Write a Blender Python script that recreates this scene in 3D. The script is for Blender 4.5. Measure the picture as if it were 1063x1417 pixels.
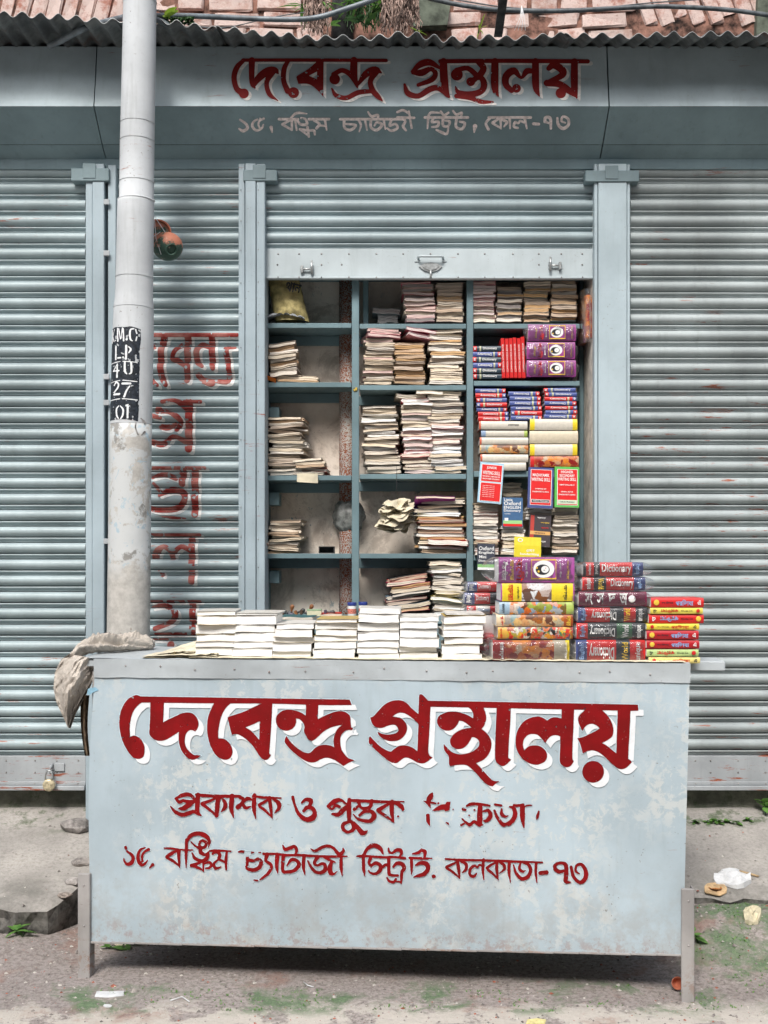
import bpy, bmesh, math, random
import numpy as np
from mathutils import Vector, Matrix, noise as mnoise

for o in list(bpy.data.objects):
    bpy.data.objects.remove(o)
SC = bpy.context.scene
COL = SC.collection
R = math.radians
random.seed(11)
RNG = np.random.default_rng(5)

# ------------------------------------------------------------------ camera
F = 1550.0            # focal length in photo pixels (photo 1063 x 1417)
CH = 1.49             # camera height
HZ = 770.0            # horizon row
CX = 531.5
cam = bpy.data.cameras.new('camera')
camo = bpy.data.objects.new('camera', cam)
COL.objects.link(camo)
camo.location = (0, 0, CH)
camo.rotation_euler = (R(90), 0, 0)
cam.sensor_fit = 'VERTICAL'
cam.sensor_height = 24.0
cam.lens = F / 1417.0 * 24.0
cam.shift_y = (HZ - 708.5) / 1417.0
cam.clip_end = 500
cam.clip_start = 0.05
SC.camera = camo

# ------------------------------------------------------------------ light: bright overcast
SUN_EL, SUN_AZ = 48.0, 194.0      # azimuth measured clockwise from +Y
world = bpy.data.worlds.new('World')
SC.world = world
world.use_nodes = True
wn = world.node_tree
for n in list(wn.nodes):
    wn.nodes.remove(n)
wo = wn.nodes.new('ShaderNodeOutputWorld')
bg = wn.nodes.new('ShaderNodeBackground')
sky = wn.nodes.new('ShaderNodeTexSky')
sky.sky_type = 'NISHITA'
sky.sun_disc = False
sky.sun_elevation = R(SUN_EL)
sky.sun_rotation = R(SUN_AZ)
sky.air_density = 1.0
sky.dust_density = 4.0
sky.ozone_density = 1.0
hsv = wn.nodes.new('ShaderNodeHueSaturation')   # an overcast sky is nearly grey
hsv.inputs['Saturation'].default_value = 0.55
bg.inputs['Strength'].default_value = 0.12
wn.links.new(sky.outputs[0], hsv.inputs['Color'])
wn.links.new(hsv.outputs[0], bg.inputs['Color'])
wn.links.new(bg.outputs[0], wo.inputs['Surface'])
sun = bpy.data.lights.new('sun', 'SUN')
sun.energy = 1.5
sun.angle = R(14)
sun.color = (1.0, 0.97, 0.93)
suno = bpy.data.objects.new('sun', sun)
COL.objects.link(suno)
sd = Vector((math.sin(R(SUN_AZ)) * math.cos(R(SUN_EL)), math.cos(R(SUN_AZ)) * math.cos(R(SUN_EL)), math.sin(R(SUN_EL))))
suno.rotation_euler = sd.to_track_quat('Z', 'Y').to_euler()
suno.location = (0, -3, 9)
SC.view_settings.view_transform = 'Standard'
SC.view_settings.look = 'None'
SC.view_settings.gamma = 1.0
SC.view_settings.use_curve_mapping = False
SC.view_settings.exposure = 0.93
SC.render.engine = 'CYCLES'
SC.cycles.max_bounces = 6
SC.cycles.transparent_max_bounces = 16
SC.cycles.caustics_reflective = False
SC.cycles.caustics_refractive = False

# ------------------------------------------------------------------ helpers
def P(px, py, Y):
    return Vector(((px - CX) * Y / F, Y, CH - (py - HZ) * Y / F))
def PX(px, Y): return (px - CX) * Y / F
def PZ(py, Y): return CH - (py - HZ) * Y / F

def plane_hit(px, py, p0, n):
    d = Vector(((px - CX) / F, 1.0, -(py - HZ) / F))
    o = Vector((0, 0, CH))
    t = (p0 - o).dot(n) / d.dot(n)
    return o + d * t

def tag(o, label=None, cat=None, group=None, kind=None):
    if label: o['label'] = label
    if cat: o['category'] = cat
    if group: o['group'] = group
    if kind: o['kind'] = kind
    return o

def thing(name, label, cat, loc=(0, 0, 0), rz=0, group=None):
    o = bpy.data.objects.new(name, None)
    o.empty_display_size = 0.1
    COL.objects.link(o)
    o.location = loc
    o.rotation_euler = (0, 0, rz)
    return tag(o, label, cat, group)

class MB:
    """collects faces of one mesh"""
    def __init__(s):
        s.v = []; s.f = []; s.m = []; s.sm = []
    def add(s, vs, fs, mi=0, smooth=False, xf=None):
        b = len(s.v)
        if xf is not None:
            vs = [xf @ Vector(v) for v in vs]
        s.v += [tuple(v) for v in vs]
        for f in fs:
            s.f.append(tuple(b + i for i in f)); s.m.append(mi); s.sm.append(smooth)
        return s
    def box(s, x0, x1, y0, y1, z0, z1, c=0.0, mi=0, xf=None):
        if x1 < x0: x0, x1 = x1, x0
        if y1 < y0: y0, y1 = y1, y0
        if z1 < z0: z0, z1 = z1, z0
        c = min(c, (x1 - x0) * .45, (y1 - y0) * .45, (z1 - z0) * .45)
        if c <= 0:
            vs = [(x0,y0,z0),(x1,y0,z0),(x1,y1,z0),(x0,y1,z0),(x0,y0,z1),(x1,y0,z1),(x1,y1,z1),(x0,y1,z1)]
            fs = [(0,3,2,1),(4,5,6,7),(0,1,5,4),(1,2,6,5),(2,3,7,6),(3,0,4,7)]
            return s.add(vs, fs, mi, False, xf)
        bm = bmesh.new()
        bmesh.ops.create_cube(bm, size=1)
        for v in bm.verts:
            v.co = Vector(((x0 + x1) / 2 + v.co.x * (x1 - x0), (y0 + y1) / 2 + v.co.y * (y1 - y0), (z0 + z1) / 2 + v.co.z * (z1 - z0)))
        bmesh.ops.bevel(bm, geom=list(bm.edges), offset=c, segments=1, affect='EDGES', profile=.5)
        vs = [v.co.copy() for v in bm.verts]
        for i, v in enumerate(bm.verts): v.index = i
        fs = [tuple(v.index for v in f.verts) for f in bm.faces]
        bm.free()
        return s.add(vs, fs, mi, False, xf)
    def tube(s, pts, rad, seg=8, mi=0, caps=True, smooth=True):
        pts = [Vector(p) for p in pts]
        n = len(pts)
        rads = rad if isinstance(rad, (list, tuple)) else [rad] * n
        vs = []; fs = []
        up = Vector((0.13, 0.31, 0.94))
        for i, p in enumerate(pts):
            t = (pts[min(i + 1, n - 1)] - pts[max(i - 1, 0)])
            if t.length < 1e-9: t = Vector((0, 0, 1))
            t.normalize()
            a = t.cross(up)
            if a.length < .05: a = t.cross(Vector((1, 0, 0)))
            a.normalize(); b = t.cross(a)
            for k in range(seg):
                an = 2 * math.pi * k / seg
                vs.append(p + (a * math.cos(an) + b * math.sin(an)) * rads[i])
        for i in range(n - 1):
            for k in range(seg):
                k2 = (k + 1) % seg
                fs.append((i * seg + k, i * seg + k2, (i + 1) * seg + k2, (i + 1) * seg + k))
        if caps:
            fs.append(tuple(range(seg))[::-1]); fs.append(tuple((n - 1) * seg + k for k in range(seg)))
        return s.add(vs, fs, mi, smooth)
    def lathe(s, prof, seg=24, mi=0, xf=None, smooth=True):
        vs = []; fs = []
        for (r, z) in prof:
            for k in range(seg):
                a = 2 * math.pi * k / seg
                vs.append((r * math.cos(a), r * math.sin(a), z))
        for i in range(len(prof) - 1):
            for k in range(seg):
                k2 = (k + 1) % seg
                fs.append((i * seg + k, i * seg + k2, (i + 1) * seg + k2, (i + 1) * seg + k))
        return s.add(vs, fs, mi, smooth, xf)
    def quad(s, a, b, c, d, mi=0):
        return s.add([a, b, c, d], [(0, 1, 2, 3)], mi)
    def grid(s, fn, nu, nv, mi=0, smooth=True):
        vs = [fn(i / nu, j / nv) for j in range(nv + 1) for i in range(nu + 1)]
        fs = [(j * (nu + 1) + i, j * (nu + 1) + i + 1, (j + 1) * (nu + 1) + i + 1, (j + 1) * (nu + 1) + i) for j in range(nv) for i in range(nu)]
        return s.add(vs, fs, mi, smooth)
    def prism(s, poly, y0, y1, mi=0, xf=None):
        """polygon in x,z extruded along y"""
        n = len(poly)
        vs = [(x, y0, z) for x, z in poly] + [(x, y1, z) for x, z in poly]
        fs = [tuple(range(n)), tuple(range(2 * n - 1, n - 1, -1))] + [(i, i + n, (i + 1) % n + n, (i + 1) % n) for i in range(n)]
        return s.add(vs, fs, mi, False, xf)
    def mesh(s, name, mats):
        me = bpy.data.meshes.new(name)
        me.from_pydata(s.v, [], s.f)
        mats = mats if isinstance(mats, (list, tuple)) else [mats]
        for m in mats: me.materials.append(m)
        me.polygons.foreach_set('material_index', s.m)
        me.polygons.foreach_set('use_smooth', s.sm)
        me.update()
        return me
    def build(s, name, mats, parent=None, loc=None):
        return link(name, s.mesh(name, mats), parent, loc)

def link(name, me, parent=None, loc=None, rot=None, scale=None):
    o = bpy.data.objects.new(name, me)
    COL.objects.link(o)
    if parent is not None: o.parent = parent
    if loc is not None: o.location = loc
    if rot is not None: o.rotation_euler = rot
    if scale is not None: o.scale = scale
    return o

def nz(x, y=0.0, z=0.0):
    return mnoise.noise(Vector((x, y, z)))

# ------------------------------------------------------------------ materials
class NT:
    def __init__(s, name):
        s.m = bpy.data.materials.new(name); s.m.use_nodes = True
        s.t = s.m.node_tree
        s.bsdf = s.t.nodes['Principled BSDF']
        s.out = s.t.nodes['Material Output']
        s._pos = None
    def n(s, typ, **kw):
        nd = s.t.nodes.new(typ)
        for k, v in kw.items():
            setattr(nd, k, v)
        return nd
    def l(s, a, b): s.t.links.new(a, b)
    def coord(s, world=True):
        if world:
            g = s.n('ShaderNodeNewGeometry'); return g.outputs['Position']
        g = s.n('ShaderNodeTexCoord'); return g.outputs['Object']
    def mapped(s, co, scale):
        mp = s.n('ShaderNodeMapping'); s.l(co, mp.inputs[0])
        mp.inputs['Scale'].default_value = scale if hasattr(scale, '__len__') else (scale,) * 3
        return mp.outputs[0]
    def noise(s, co, scale=5, detail=4, rough=.6, sc=None, dist=0.0):
        if sc is not None: co = s.mapped(co, sc)
        nn = s.n('ShaderNodeTexNoise'); s.l(co, nn.inputs['Vector'])
        nn.inputs['Scale'].default_value = scale; nn.inputs['Detail'].default_value = detail
        nn.inputs['Roughness'].default_value = rough; nn.inputs['Distortion'].default_value = dist
        return nn.outputs['Fac']
    def ramp(s, fac, a, b, lo=0.0, hi=1.0):
        r = s.n('ShaderNodeMapRange'); r.interpolation_type = 'SMOOTHSTEP'
        s.l(fac, r.inputs[0])
        r.inputs[1].default_value = a; r.inputs[2].default_value = b
        r.inputs[3].default_value = lo; r.inputs[4].default_value = hi
        return r.outputs[0]
    def mix(s, fac, a, b, blend='MIX'):
        m = s.n('ShaderNodeMix', data_type='RGBA', blend_type=blend)
        for sock, v in ((m.inputs[0], fac), (m.inputs[6], a), (m.inputs[7], b)):
            if hasattr(v, 'is_output'): s.l(v, sock)
            elif hasattr(v, '__len__'): sock.default_value = (v[0], v[1], v[2], 1)
            else: sock.default_value = v
        return m.outputs[2]
    def math(s, op, a, b=0.0):
        m = s.n('ShaderNodeMath', operation=op)
        for sock, v in ((m.inputs[0], a), (m.inputs[1], b)):
            if hasattr(v, 'is_output'): s.l(v, sock)
            else: sock.default_value = v
        return m.outputs[0]
    def bump(s, h, strength=.3, dist=.002):
        b = s.n('ShaderNodeBump'); s.l(h, b.inputs['Height'])
        b.inputs['Strength'].default_value = strength; b.inputs['Distance'].default_value = dist
        s.l(b.outputs[0], s.bsdf.inputs['Normal'])
    def set(s, color=None, rough=None, metal=None, spec=None):
        for k, v in (('Base Color', color), ('Roughness', rough), ('Metallic', metal), ('Specular IOR Level', spec)):
            if v is None: continue
            if hasattr(v, 'is_output'): s.l(v, s.bsdf.inputs[k])
            elif hasattr(v, '__len__'): s.bsdf.inputs[k].default_value = (v[0], v[1], v[2], 1)
            else: s.bsdf.inputs[k].default_value = v
        return s.m

def plain(name, c, rough=.6, vary=.12, sc=30, bump=.0, spec=.35, metal=0.0, world=True, rnd=0.0):
    t = NT(name); co = t.coord(world)
    f = t.noise(co, sc, 5, .65)
    d = tuple(max(0, x * (1 - vary * 1.6)) for x in c); h = tuple(min(1, x * (1 + vary)) for x in c)
    col = t.mix(t.ramp(f, .3, .7), d, h)
    if rnd > 0:
        oi = t.n('ShaderNodeObjectInfo')
        hs = t.n('ShaderNodeHueSaturation')
        t.l(t.ramp(oi.outputs['Random'], 0, 1, 1 - rnd, 1 + rnd * .5), hs.inputs['Value'])
        r2 = t.math('FRACT', t.math('MULTIPLY', oi.outputs['Random'], 17.3))
        t.l(t.ramp(r2, 0, 1, 1 - rnd * 1.5, 1 + rnd), hs.inputs['Saturation'])
        t.l(col, hs.inputs['Color']); col = hs.outputs[0]
    t.set(col, rough, metal, spec)
    if bump: t.bump(f, bump)
    return t.m

def paint_metal(name, base, rust=.25, dirt=.35, streak=.3, chips=.0, chipcol=(.6, .6, .56), rough=.5, world=True, pale=.0, mossy=0.0, splash=0.0):
    """weathered oil paint on sheet metal: mottling, vertical run marks, rust spots, chips"""
    t = NT(name); co = t.coord(world)
    a = t.noise(co, 2.3, 5, .6)
    b = t.noise(co, 1.0, 5, .65, sc=(26, 26, 2.2))
    c3 = t.noise(co, 60, 4, .7)
    dk = tuple(x * .72 for x in base); lt = tuple(min(1, x * 1.13 + .01) for x in base)
    col = t.mix(t.ramp(a, .3, .72), dk if dirt > .5 else tuple(x * (1 - .45 * dirt) for x in base), lt)
    col = t.mix(t.ramp(b, .52, .78, 0, streak), col, (base[0] * .55, base[1] * .55, base[2] * .52))
    col = t.mix(t.ramp(c3, .55, .8, 0, .35 * dirt), col, (.16, .15, .13))
    if pale > 0:
        g = t.noise(co, 24.0, 10, .78, dist=.5)
        g2 = t.noise(co, 2.2, 4, .6)
        g3 = t.noise(co, 1.0, 3, .6, sc=(18, 18, 3))
        pm = t.math('MULTIPLY', t.ramp(t.math('ADD', g, t.math('MULTIPLY', t.math('SUBTRACT', g3, .5), .35)), .50, .54), t.ramp(g2, .44, .60))
        col = t.mix(t.math('MULTIPLY', pm, pale), col, chipcol)
    if chips > 0:
        v = t.noise(co, 90, 3, .6)
        v2 = t.noise(co, 4, 3, .6)
        cm = t.math('MULTIPLY', t.ramp(v, .66, .70), t.ramp(v2, .45, .6))
        col = t.mix(t.math('MULTIPLY', cm, chips), col, (.19, .17, .15))
    if rust > 0:
        r1 = t.noise(co, 5.0, 8, .75, sc=(1.0, 1, 11))
        r2 = t.noise(co, 1.9, 3, .6)
        rm = t.math('MULTIPLY', t.ramp(r1, .645 - .13 * rust, .685 - .13 * rust), t.ramp(r2, .50, .60))
        rc = t.mix(t.noise(co, 45, 3, .6), (.36, .075, .022), (.16, .05, .025))
        col = t.mix(t.math('MULTIPLY', rm, min(1, .45 + rust)), col, rc)
    if mossy > 0:
        sp = t.n('ShaderNodeSeparateXYZ'); t.l(co, sp.inputs[0])
        mm = t.math('MULTIPLY', t.ramp(t.noise(co, 6, 6, .7), .45, .65), mossy)
        col = t.mix(mm, col, (.09, .12, .075))
    if splash > 0:
        sz = t.n('ShaderNodeSeparateXYZ'); t.l(co, sz.inputs[0])
        sp_ = t.math('MULTIPLY', t.ramp(sz.outputs[2], .55, .14), t.ramp(t.noise(co, 9, 8, .75), .42, .62))
        col = t.mix(t.math('MULTIPLY', sp_, splash), col, (.30, .26, .22))
        rr = t.math('MULTIPLY', t.ramp(sz.outputs[2], .24, .15), t.ramp(t.noise(co, 30, 6, .8), .50, .58))
        col = t.mix(t.math('MULTIPLY', rr, splash), col, (.27, .12, .07))
    t.set(col, t.ramp(c3, .3, .7, rough - .08, rough + .12), 0.0, .4)
    t.bump(t.noise(co, 35, 4, .6), .12, .002)
    return t.m

GB = (.395, .455, .485)       # the blue-grey oil paint of the stall and shutters
M = {}
M['counter'] = paint_metal('counter_paint', (.375, .455, .50), rust=.05, dirt=.25, streak=.22, chips=.8, pale=.5, rough=.5, splash=.38)
M['counter_top'] = paint_metal('counter_top_tin', (.42, .46, .48), rust=.1, dirt=.5, streak=.1, chips=.6, rough=.45)
M['slat'] = paint_metal('shutter_slat_paint', (.325, .40, .418), rust=.45, dirt=.5, streak=.2, chips=.2, rough=.42)
M['slat_clean'] = paint_metal('open_shutter_slat_paint', (.32, .395, .418), rust=.2, dirt=.45, streak=.2, chips=.35, rough=.42)
M['slat_worn'] = paint_metal('right_shutter_slat_paint', (.36, .405, .41), rust=.5, dirt=.6, streak=.45, chips=.4, rough=.45)
M['post'] = paint_metal('door_post_paint', (.325, .40, .44), rust=.35, dirt=.3, streak=.35, chips=.55, rough=.5)
M['post2'] = paint_metal('wide_post_paint', (.37, .45, .485), rust=.12, dirt=.35, streak=.3, chips=.6, rough=.5)
M['rail'] = paint_metal('shutter_rail_paint', (.42, .48, .50), rust=.3, dirt=.3, streak=.2, chips=.4, rough=.45)
M['railrust'] = paint_metal('low_rail_paint', (.36, .385, .40), rust=.62, dirt=.6, streak=.4, chips=.8, rough=.6)
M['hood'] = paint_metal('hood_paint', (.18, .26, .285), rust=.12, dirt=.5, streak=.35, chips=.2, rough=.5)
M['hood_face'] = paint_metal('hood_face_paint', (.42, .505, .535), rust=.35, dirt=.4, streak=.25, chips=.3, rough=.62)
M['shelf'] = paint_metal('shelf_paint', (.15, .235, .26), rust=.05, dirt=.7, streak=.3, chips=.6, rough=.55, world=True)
M['leg'] = paint_metal('counter_leg_paint', (.34, .325, .315), rust=.4, dirt=.8, streak=.3, chips=.9, rough=.7, pale=.85, chipcol=(.24, .15, .115))
M['pole'] = paint_metal('pole_silver_paint', (.50, .525, .54), rust=.2, dirt=.35, streak=.4, chips=.9, rough=.7)
M['cable'] = plain('cable_rubber', (.10, .115, .125), .45, .3, 30)
M['cable_grey'] = plain('grey_conduit', (.17, .20, .22), .42, .3, 12)
M['cap'] = paint_metal('shaded_cap_paint', (.17, .235, .255), rust=.2, dirt=.6, streak=.3, chips=.6)  # post paint darkened, puts the shade under the shutter box into the colour
M['iron'] = plain('dark_iron', (.06, .06, .06), .6, .4, 25)
M['steel'] = plain('worn_steel', (.42, .44, .44), .35, .25, 40, metal=.5)
M['brass'] = plain('worn_brass', (.55, .48, .32), .38, .3, 60, metal=.35)
M['rivet'] = plain('rivet_metal', (.27, .26, .25), .5, .4, 50)
def mk_pole_lower():
    t = NT('pole_bill_remnants'); co = t.coord(True)
    a = t.noise(co, 9, 8, .7, dist=.5)
    b = t.noise(co, 3.2, 4, .6)
    sp = t.n('ShaderNodeSeparateXYZ'); t.l(co, sp.inputs[0])
    col = t.mix(t.ramp(t.noise(co, 30, 6, .7), .3, .7), (.36, .345, .32), (.50, .485, .45))
    # torn bill paper: pale flakes between 1.4 and 2.1 m
    hgt = t.math('MULTIPLY', t.ramp(sp.outputs[2], 1.38, 1.5), t.ramp(sp.outputs[2], 2.12, 2.02))
    fl = t.math('MULTIPLY', t.ramp(a, .44, .47), hgt)
    col = t.mix(fl, col, t.mix(t.ramp(b, .4, .6), (.60, .62, .62), (.50, .52, .52)))
    bl = t.math('MULTIPLY', t.ramp(t.noise(co, 20, 5, .65, dist=1.0), .60, .63), hgt)
    col = t.mix(bl, col, (.36, .46, .52))
    gr = t.math('MULTIPLY', t.ramp(t.noise(co, 5.5, 6, .7), .56, .62), hgt)
    col = t.mix(gr, col, (.24, .235, .22))
    col = t.mix(t.ramp(t.noise(co, 16, 6, .75), .63, .7, 0, .8), col, (.17, .13, .10))
    t.set(col, .65, 0, .3); t.bump(a, .4, .003)
    return t.m
M['pole_low'] = mk_pole_lower()

def mk_red(name, c, c2, chip=.5):
    t = NT(name); co = t.coord(True)
    col = t.mix(t.ramp(t.noise(co, 14, 5, .6), .3, .75), c, c2)
    col = t.mix(t.ramp(t.noise(co, 130, 3, .6), .70, .73, 0, chip), col, (.45, .45, .45))
    t.set(col, .6, 0, .22)
    return t.m
M['red'] = mk_red('red_sign_paint', (.16, .0008, .0015), (.23, .001, .003), .5)
M['red_hood'] = mk_red('hood_red_paint', (.17, .008, .008), (.25, .014, .012), .35)
M['red_slat'] = mk_red('slat_red_paint', (.24, .02, .016), (.42, .20, .17), .6)
M['white'] = plain('white_sign_paint', (.74, .76, .78), .45, .05, 30)
M['white_slat'] = plain('slat_white_paint', (.66, .66, .64), .5, .12, 40)
M['pinkish'] = plain('pinkish_white_paint', (.80, .70, .68), .5, .18, 60)
M['cream_white'] = plain('hood_white_paint', (.80, .78, .75), .5, .12, 50)
M['black_paint'] = plain('black_stencil_paint', (.020, .026, .036), .5, .5, 70)
M['stencil_white'] = plain('white_stencil_paint', (.74, .76, .77), .5, .08, 60)

def mk_ground():
    t = NT('street_ground'); co = t.coord(True)
    big = t.noise(co, 1.3, 5, .6)
    mid = t.noise(co, 5, 7, .7)
    fine = t.noise(co, 55, 6, .75)
    col = t.mix(t.ramp(big, .35, .65), (.30, .265, .25), (.38, .34, .32))
    col = t.mix(t.ramp(fine, .42, .62, 0, .8), col, (.165, .14, .125))
    col = t.mix(t.ramp(t.noise(co, 85, 4, .7), .56, .66, 0, .7), col, (.36, .33, .30))
    # pale cement wash
    sp = t.n('ShaderNodeSeparateXYZ'); t.l(co, sp.inputs[0])
    near = t.ramp(sp.outputs[1], 3.84, 3.62)
    lim = t.math('MULTIPLY', t.ramp(t.math('ADD', mid, t.math('MULTIPLY', near, .12)), .53, .60), near)
    col = t.mix(t.math('MULTIPLY', lim, .75), col, (.56, .52, .46))
    # reddish brick dust
    col = t.mix(t.ramp(t.noise(co, 3.1, 5, .65), .56, .68, 0, .55), col, (.27, .15, .115))
    col = t.mix(t.ramp(t.noise(co, 100, 2, .5), .70, .74, 0, .8), col, (.34, .10, .07))
    # moss on the damp parts beside and under the stall
    mo = t.noise(co, 3.6, 8, .75, dist=.4)
    damp = t.math('MAXIMUM', t.math('MULTIPLY', t.ramp(sp.outputs[1], 3.60, 3.70), t.ramp(sp.outputs[1], 4.0, 3.85)), t.ramp(sp.outputs[0], .95, 1.2))
    mf = t.math('MULTIPLY', t.ramp(mo, .49, .62), damp)
    grn = t.mix(t.ramp(fine, .4, .6), (.07, .12, .06), (.16, .23, .13))
    col = t.mix(t.math('MULTIPLY', mf, t.ramp(fine, .25, .5, .35, .95)), col, grn)
    t.set(col, .9, 0, .2)
    h = t.math('ADD', t.math('MULTIPLY', fine, .7), mid)
    t.bump(h, .7, .012)
    return t.m
M['ground'] = mk_ground()

def mk_pave():
    t = NT('cement_pavement'); co = t.coord(True)
    col = t.mix(t.ramp(t.noise(co, 2.4, 6, .65), .3, .7), (.28, .265, .245), (.42, .395, .365))
    fine = t.noise(co, 70, 5, .7)
    col = t.mix(t.ramp(fine, .4, .75, 0, .55), col, (.15, .14, .125))
    st = t.noise(co, 1.2, 6, .7, sc=(1.5, 22, 1))
    col = t.mix(t.ramp(st, .5, .72, 0, .4), col, (.41, .385, .35))
    sp = t.n('ShaderNodeSeparateXYZ'); t.l(co, sp.inputs[0])
    edge = t.ramp(sp.outputs[1], 4.62, 4.42)
    dk = t.math('MULTIPLY', edge, t.ramp(t.noise(co, 5, 6, .7), .35, .6))
    col = t.mix(t.math('MULTIPLY', dk, .6), col, (.12, .118, .105))
    mossm = t.math('MULTIPLY', t.ramp(t.noise(co, 9, 6, .7), .50, .62), t.ramp(sp.outputs[1], 4.80, 4.93))
    col = t.mix(t.math('MULTIPLY', mossm, .8), col, (.07, .10, .05))
    t.set(col, .88, 0, .25); t.bump(t.math('ADD', fine, t.noise(co, 14, 5, .7)), .55, .006)
    return t.m
M['pave'] = mk_pave()

def mk_plinth():
    t = NT('mossy_plinth'); co = t.coord(True)
    col = t.mix(t.ramp(t.noise(co, 8, 6, .7), .35, .65), (.10, .105, .085), (.20, .20, .165))
    col = t.mix(t.ramp(t.noise(co, 14, 6, .75), .5, .65, 0, .7), col, (.055, .08, .045))
    t.set(col, .9, 0, .2); t.bump(t.noise(co, 40, 5, .7), .5, .006)
    return t.m
M['plinth'] = mk_plinth()

def mk_plaster():
    t = NT('old_lime_plaster'); co = t.coord(True)
    col = t.mix(t.ramp(t.noise(co, 3, 6, .65), .3, .7), (.62, .53, .45), (.86, .78, .69))
    col = t.mix(t.ramp(t.noise(co, 5, 8, .78, dist=.6), .48, .62, 0, .6), col, (.34, .27, .22))
    col = t.mix(t.ramp(t.noise(co, 1, 5, .6, sc=(20, 20, 2)), .55, .75, 0, .3), col, (.30, .22, .17))
    col = t.mix(t.ramp(t.noise(co, 90, 3, .6), .68, .74, 0, .8), col, (.12, .10, .09))
    bl = t.math('MULTIPLY', t.ramp(t.noise(co, 13, 5, .7, sc=(2, 2, 1)), .62, .65), t.ramp(t.noise(co, 2.1, 2, .5), .45, .6))
    col = t.mix(t.math('MULTIPLY', bl, .8), col, (.12, .22, .26))
    t.set(col, .9, 0, .2); t.bump(t.noise(co, 22, 6, .7), .4, .004)
    return t.m
M['plaster'] = mk_plaster()
def mk_rustpipe():
    t = NT('rusty_pipe'); co = t.coord(True)
    a = t.noise(co, 190, 3, .6)
    b = t.noise(co, 3, 4, .6)
    col = t.mix(t.ramp(b, .35, .65), (.46, .43, .39), (.33, .33, .32))
    rm = t.ramp(t.math('ADD', a, t.math('MULTIPLY', b, .35)), .66, .71)
    col = t.mix(rm, col, t.mix(t.noise(co, 30, 2), (.30, .085, .03), (.17, .05, .025)))
    t.set(col, .75, 0, .25); t.bump(a, .4, .003)
    return t.m
M['rustpipe'] = mk_rustpipe()

def mk_pages(name, c, c2, line=.35, sc=520):
    """page edges: fine horizontal lines, a little uneven"""
    t = NT(name); co = t.coord(False)
    ln = t.noise(co, 1.0, 3, .6, sc=(3, 3, sc))
    mo = t.noise(co, 9, 4, .6, sc=(2, 2, 3))
    col = t.mix(t.ramp(ln, .3, .7), tuple(x * (1 - line) for x in c), c)
    col = t.mix(t.ramp(mo, .4, .75, 0, .55), col, c2)
    oi = t.n('ShaderNodeObjectInfo'); hs = t.n('ShaderNodeHueSaturation')
    t.l(t.ramp(oi.outputs['Random'], 0, 1, .88 if line > .2 else .95, 1.05), hs.inputs['Value'])
    r2 = t.math('FRACT', t.math('MULTIPLY', oi.outputs['Random'], 23.7))
    t.l(t.ramp(r2, 0, 1, .6, 1.35), hs.inputs['Saturation'])
    t.l(col, hs.inputs['Color'])
    t.set(hs.outputs[0], .85, 0, .15); t.bump(ln, .10 if line > .2 else .03, .001)
    return t.m
M['pg_white'] = mk_pages('white_pages', (.88, .88, .86), (.84, .80, .72), .07, 300)
M['pg_cream'] = mk_pages('cream_pages', (.88, .80, .68), (.74, .60, .44), .26)
M['pg_tan'] = mk_pages('browned_pages', (.68, .50, .34), (.54, .37, .23), .30)
M['pg_pink'] = mk_pages('pinkish_pages', (.82, .66, .62), (.70, .48, .44), .28)
M['pg_grey'] = mk_pages('dusty_pages', (.36, .33, .32), (.27, .25, .25), .35)

CV = {}
def cover(c, rough=.4):
    k = tuple(round(x, 3) for x in c)
    if k not in CV:
        nm = 'book_cover'
        CV[k] = plain(nm, c, rough, .10, 40, world=False, rnd=.12)
    return CV[k]

def mk_art(name, cols, scale=22):
    """busy printed picture: soft blots of several colours"""
    t = NT(name); co = t.coord(False)
    w = t.n('ShaderNodeTexNoise'); t.l(co, w.inputs['Vector']); w.inputs['Scale'].default_value = scale * .9; w.inputs['Detail'].default_value = 3
    mm = t.n('ShaderNodeMix', data_type='RGBA'); mm.inputs[0].default_value = .035
    t.l(co, mm.inputs[6]); t.l(w.outputs['Color'], mm.inputs[7])
    v = t.n('ShaderNodeTexVoronoi'); v.feature = 'SMOOTH_F1'; v.inputs['Smoothness'].default_value = .12
    t.l(mm.outputs[2], v.inputs['Vector']); v.inputs['Scale'].default_value = scale
    s1 = t.n('ShaderNodeSeparateColor'); t.l(v.outputs['Color'], s1.inputs[0])
    cr = t.n('ShaderNodeValToRGB'); t.l(s1.outputs[0], cr.inputs[0])
    el = cr.color_ramp.elements
    n = len(cols)
    el[0].position = 0.12; el[0].color = (*cols[0], 1); el[1].position = .88; el[1].color = (*cols[-1], 1)
    for i in range(1, n - 1):
        e = el.new(.12 + .76 * i / (n - 1)); e.color = (*cols[i], 1)
    f = t.noise(co, 160, 3, .6)
    col = t.mix(t.ramp(f, .5, .75, 0, .5), cr.outputs[0], (.12, .06, .04))
    t.set(col, .3, 0, .5)
    return t.m
M['art1'] = mk_art('orange_blue_print', [(.16, .28, .40), (.62, .55, .45), (.50, .05, .015), (.72, .24, .02), (.12, .04, .02), (.28, .34, .05)], 55)
M['art2'] = mk_art('saffron_print', [(.66, .42, .16), (.20, .34, .36), (.66, .22, .03), (.5, .42, .26), (.50, .16, .02), (.12, .05, .03)], 50)
M['art3'] = mk_art('multicolour_print', [(.55, .03, .02), (.75, .45, .03), (.03, .18, .07), (.66, .62, .52), (.08, .06, .16), (.65, .15, .02), (.02, .02, .02)], 75)
M['art4'] = mk_art('red_temple_print', [(.20, .006, .008), (.32, .015, .012), (.60, .20, .03), (.26, .008, .01), (.45, .34, .24), (.62, .2, .02)], 48)
M['art5'] = mk_art('peacock_print', [(.68, .70, .70), (.6, .63, .66), (.10, .035, .015), (.28, .10, .03), (.66, .66, .66)], 38)

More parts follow.
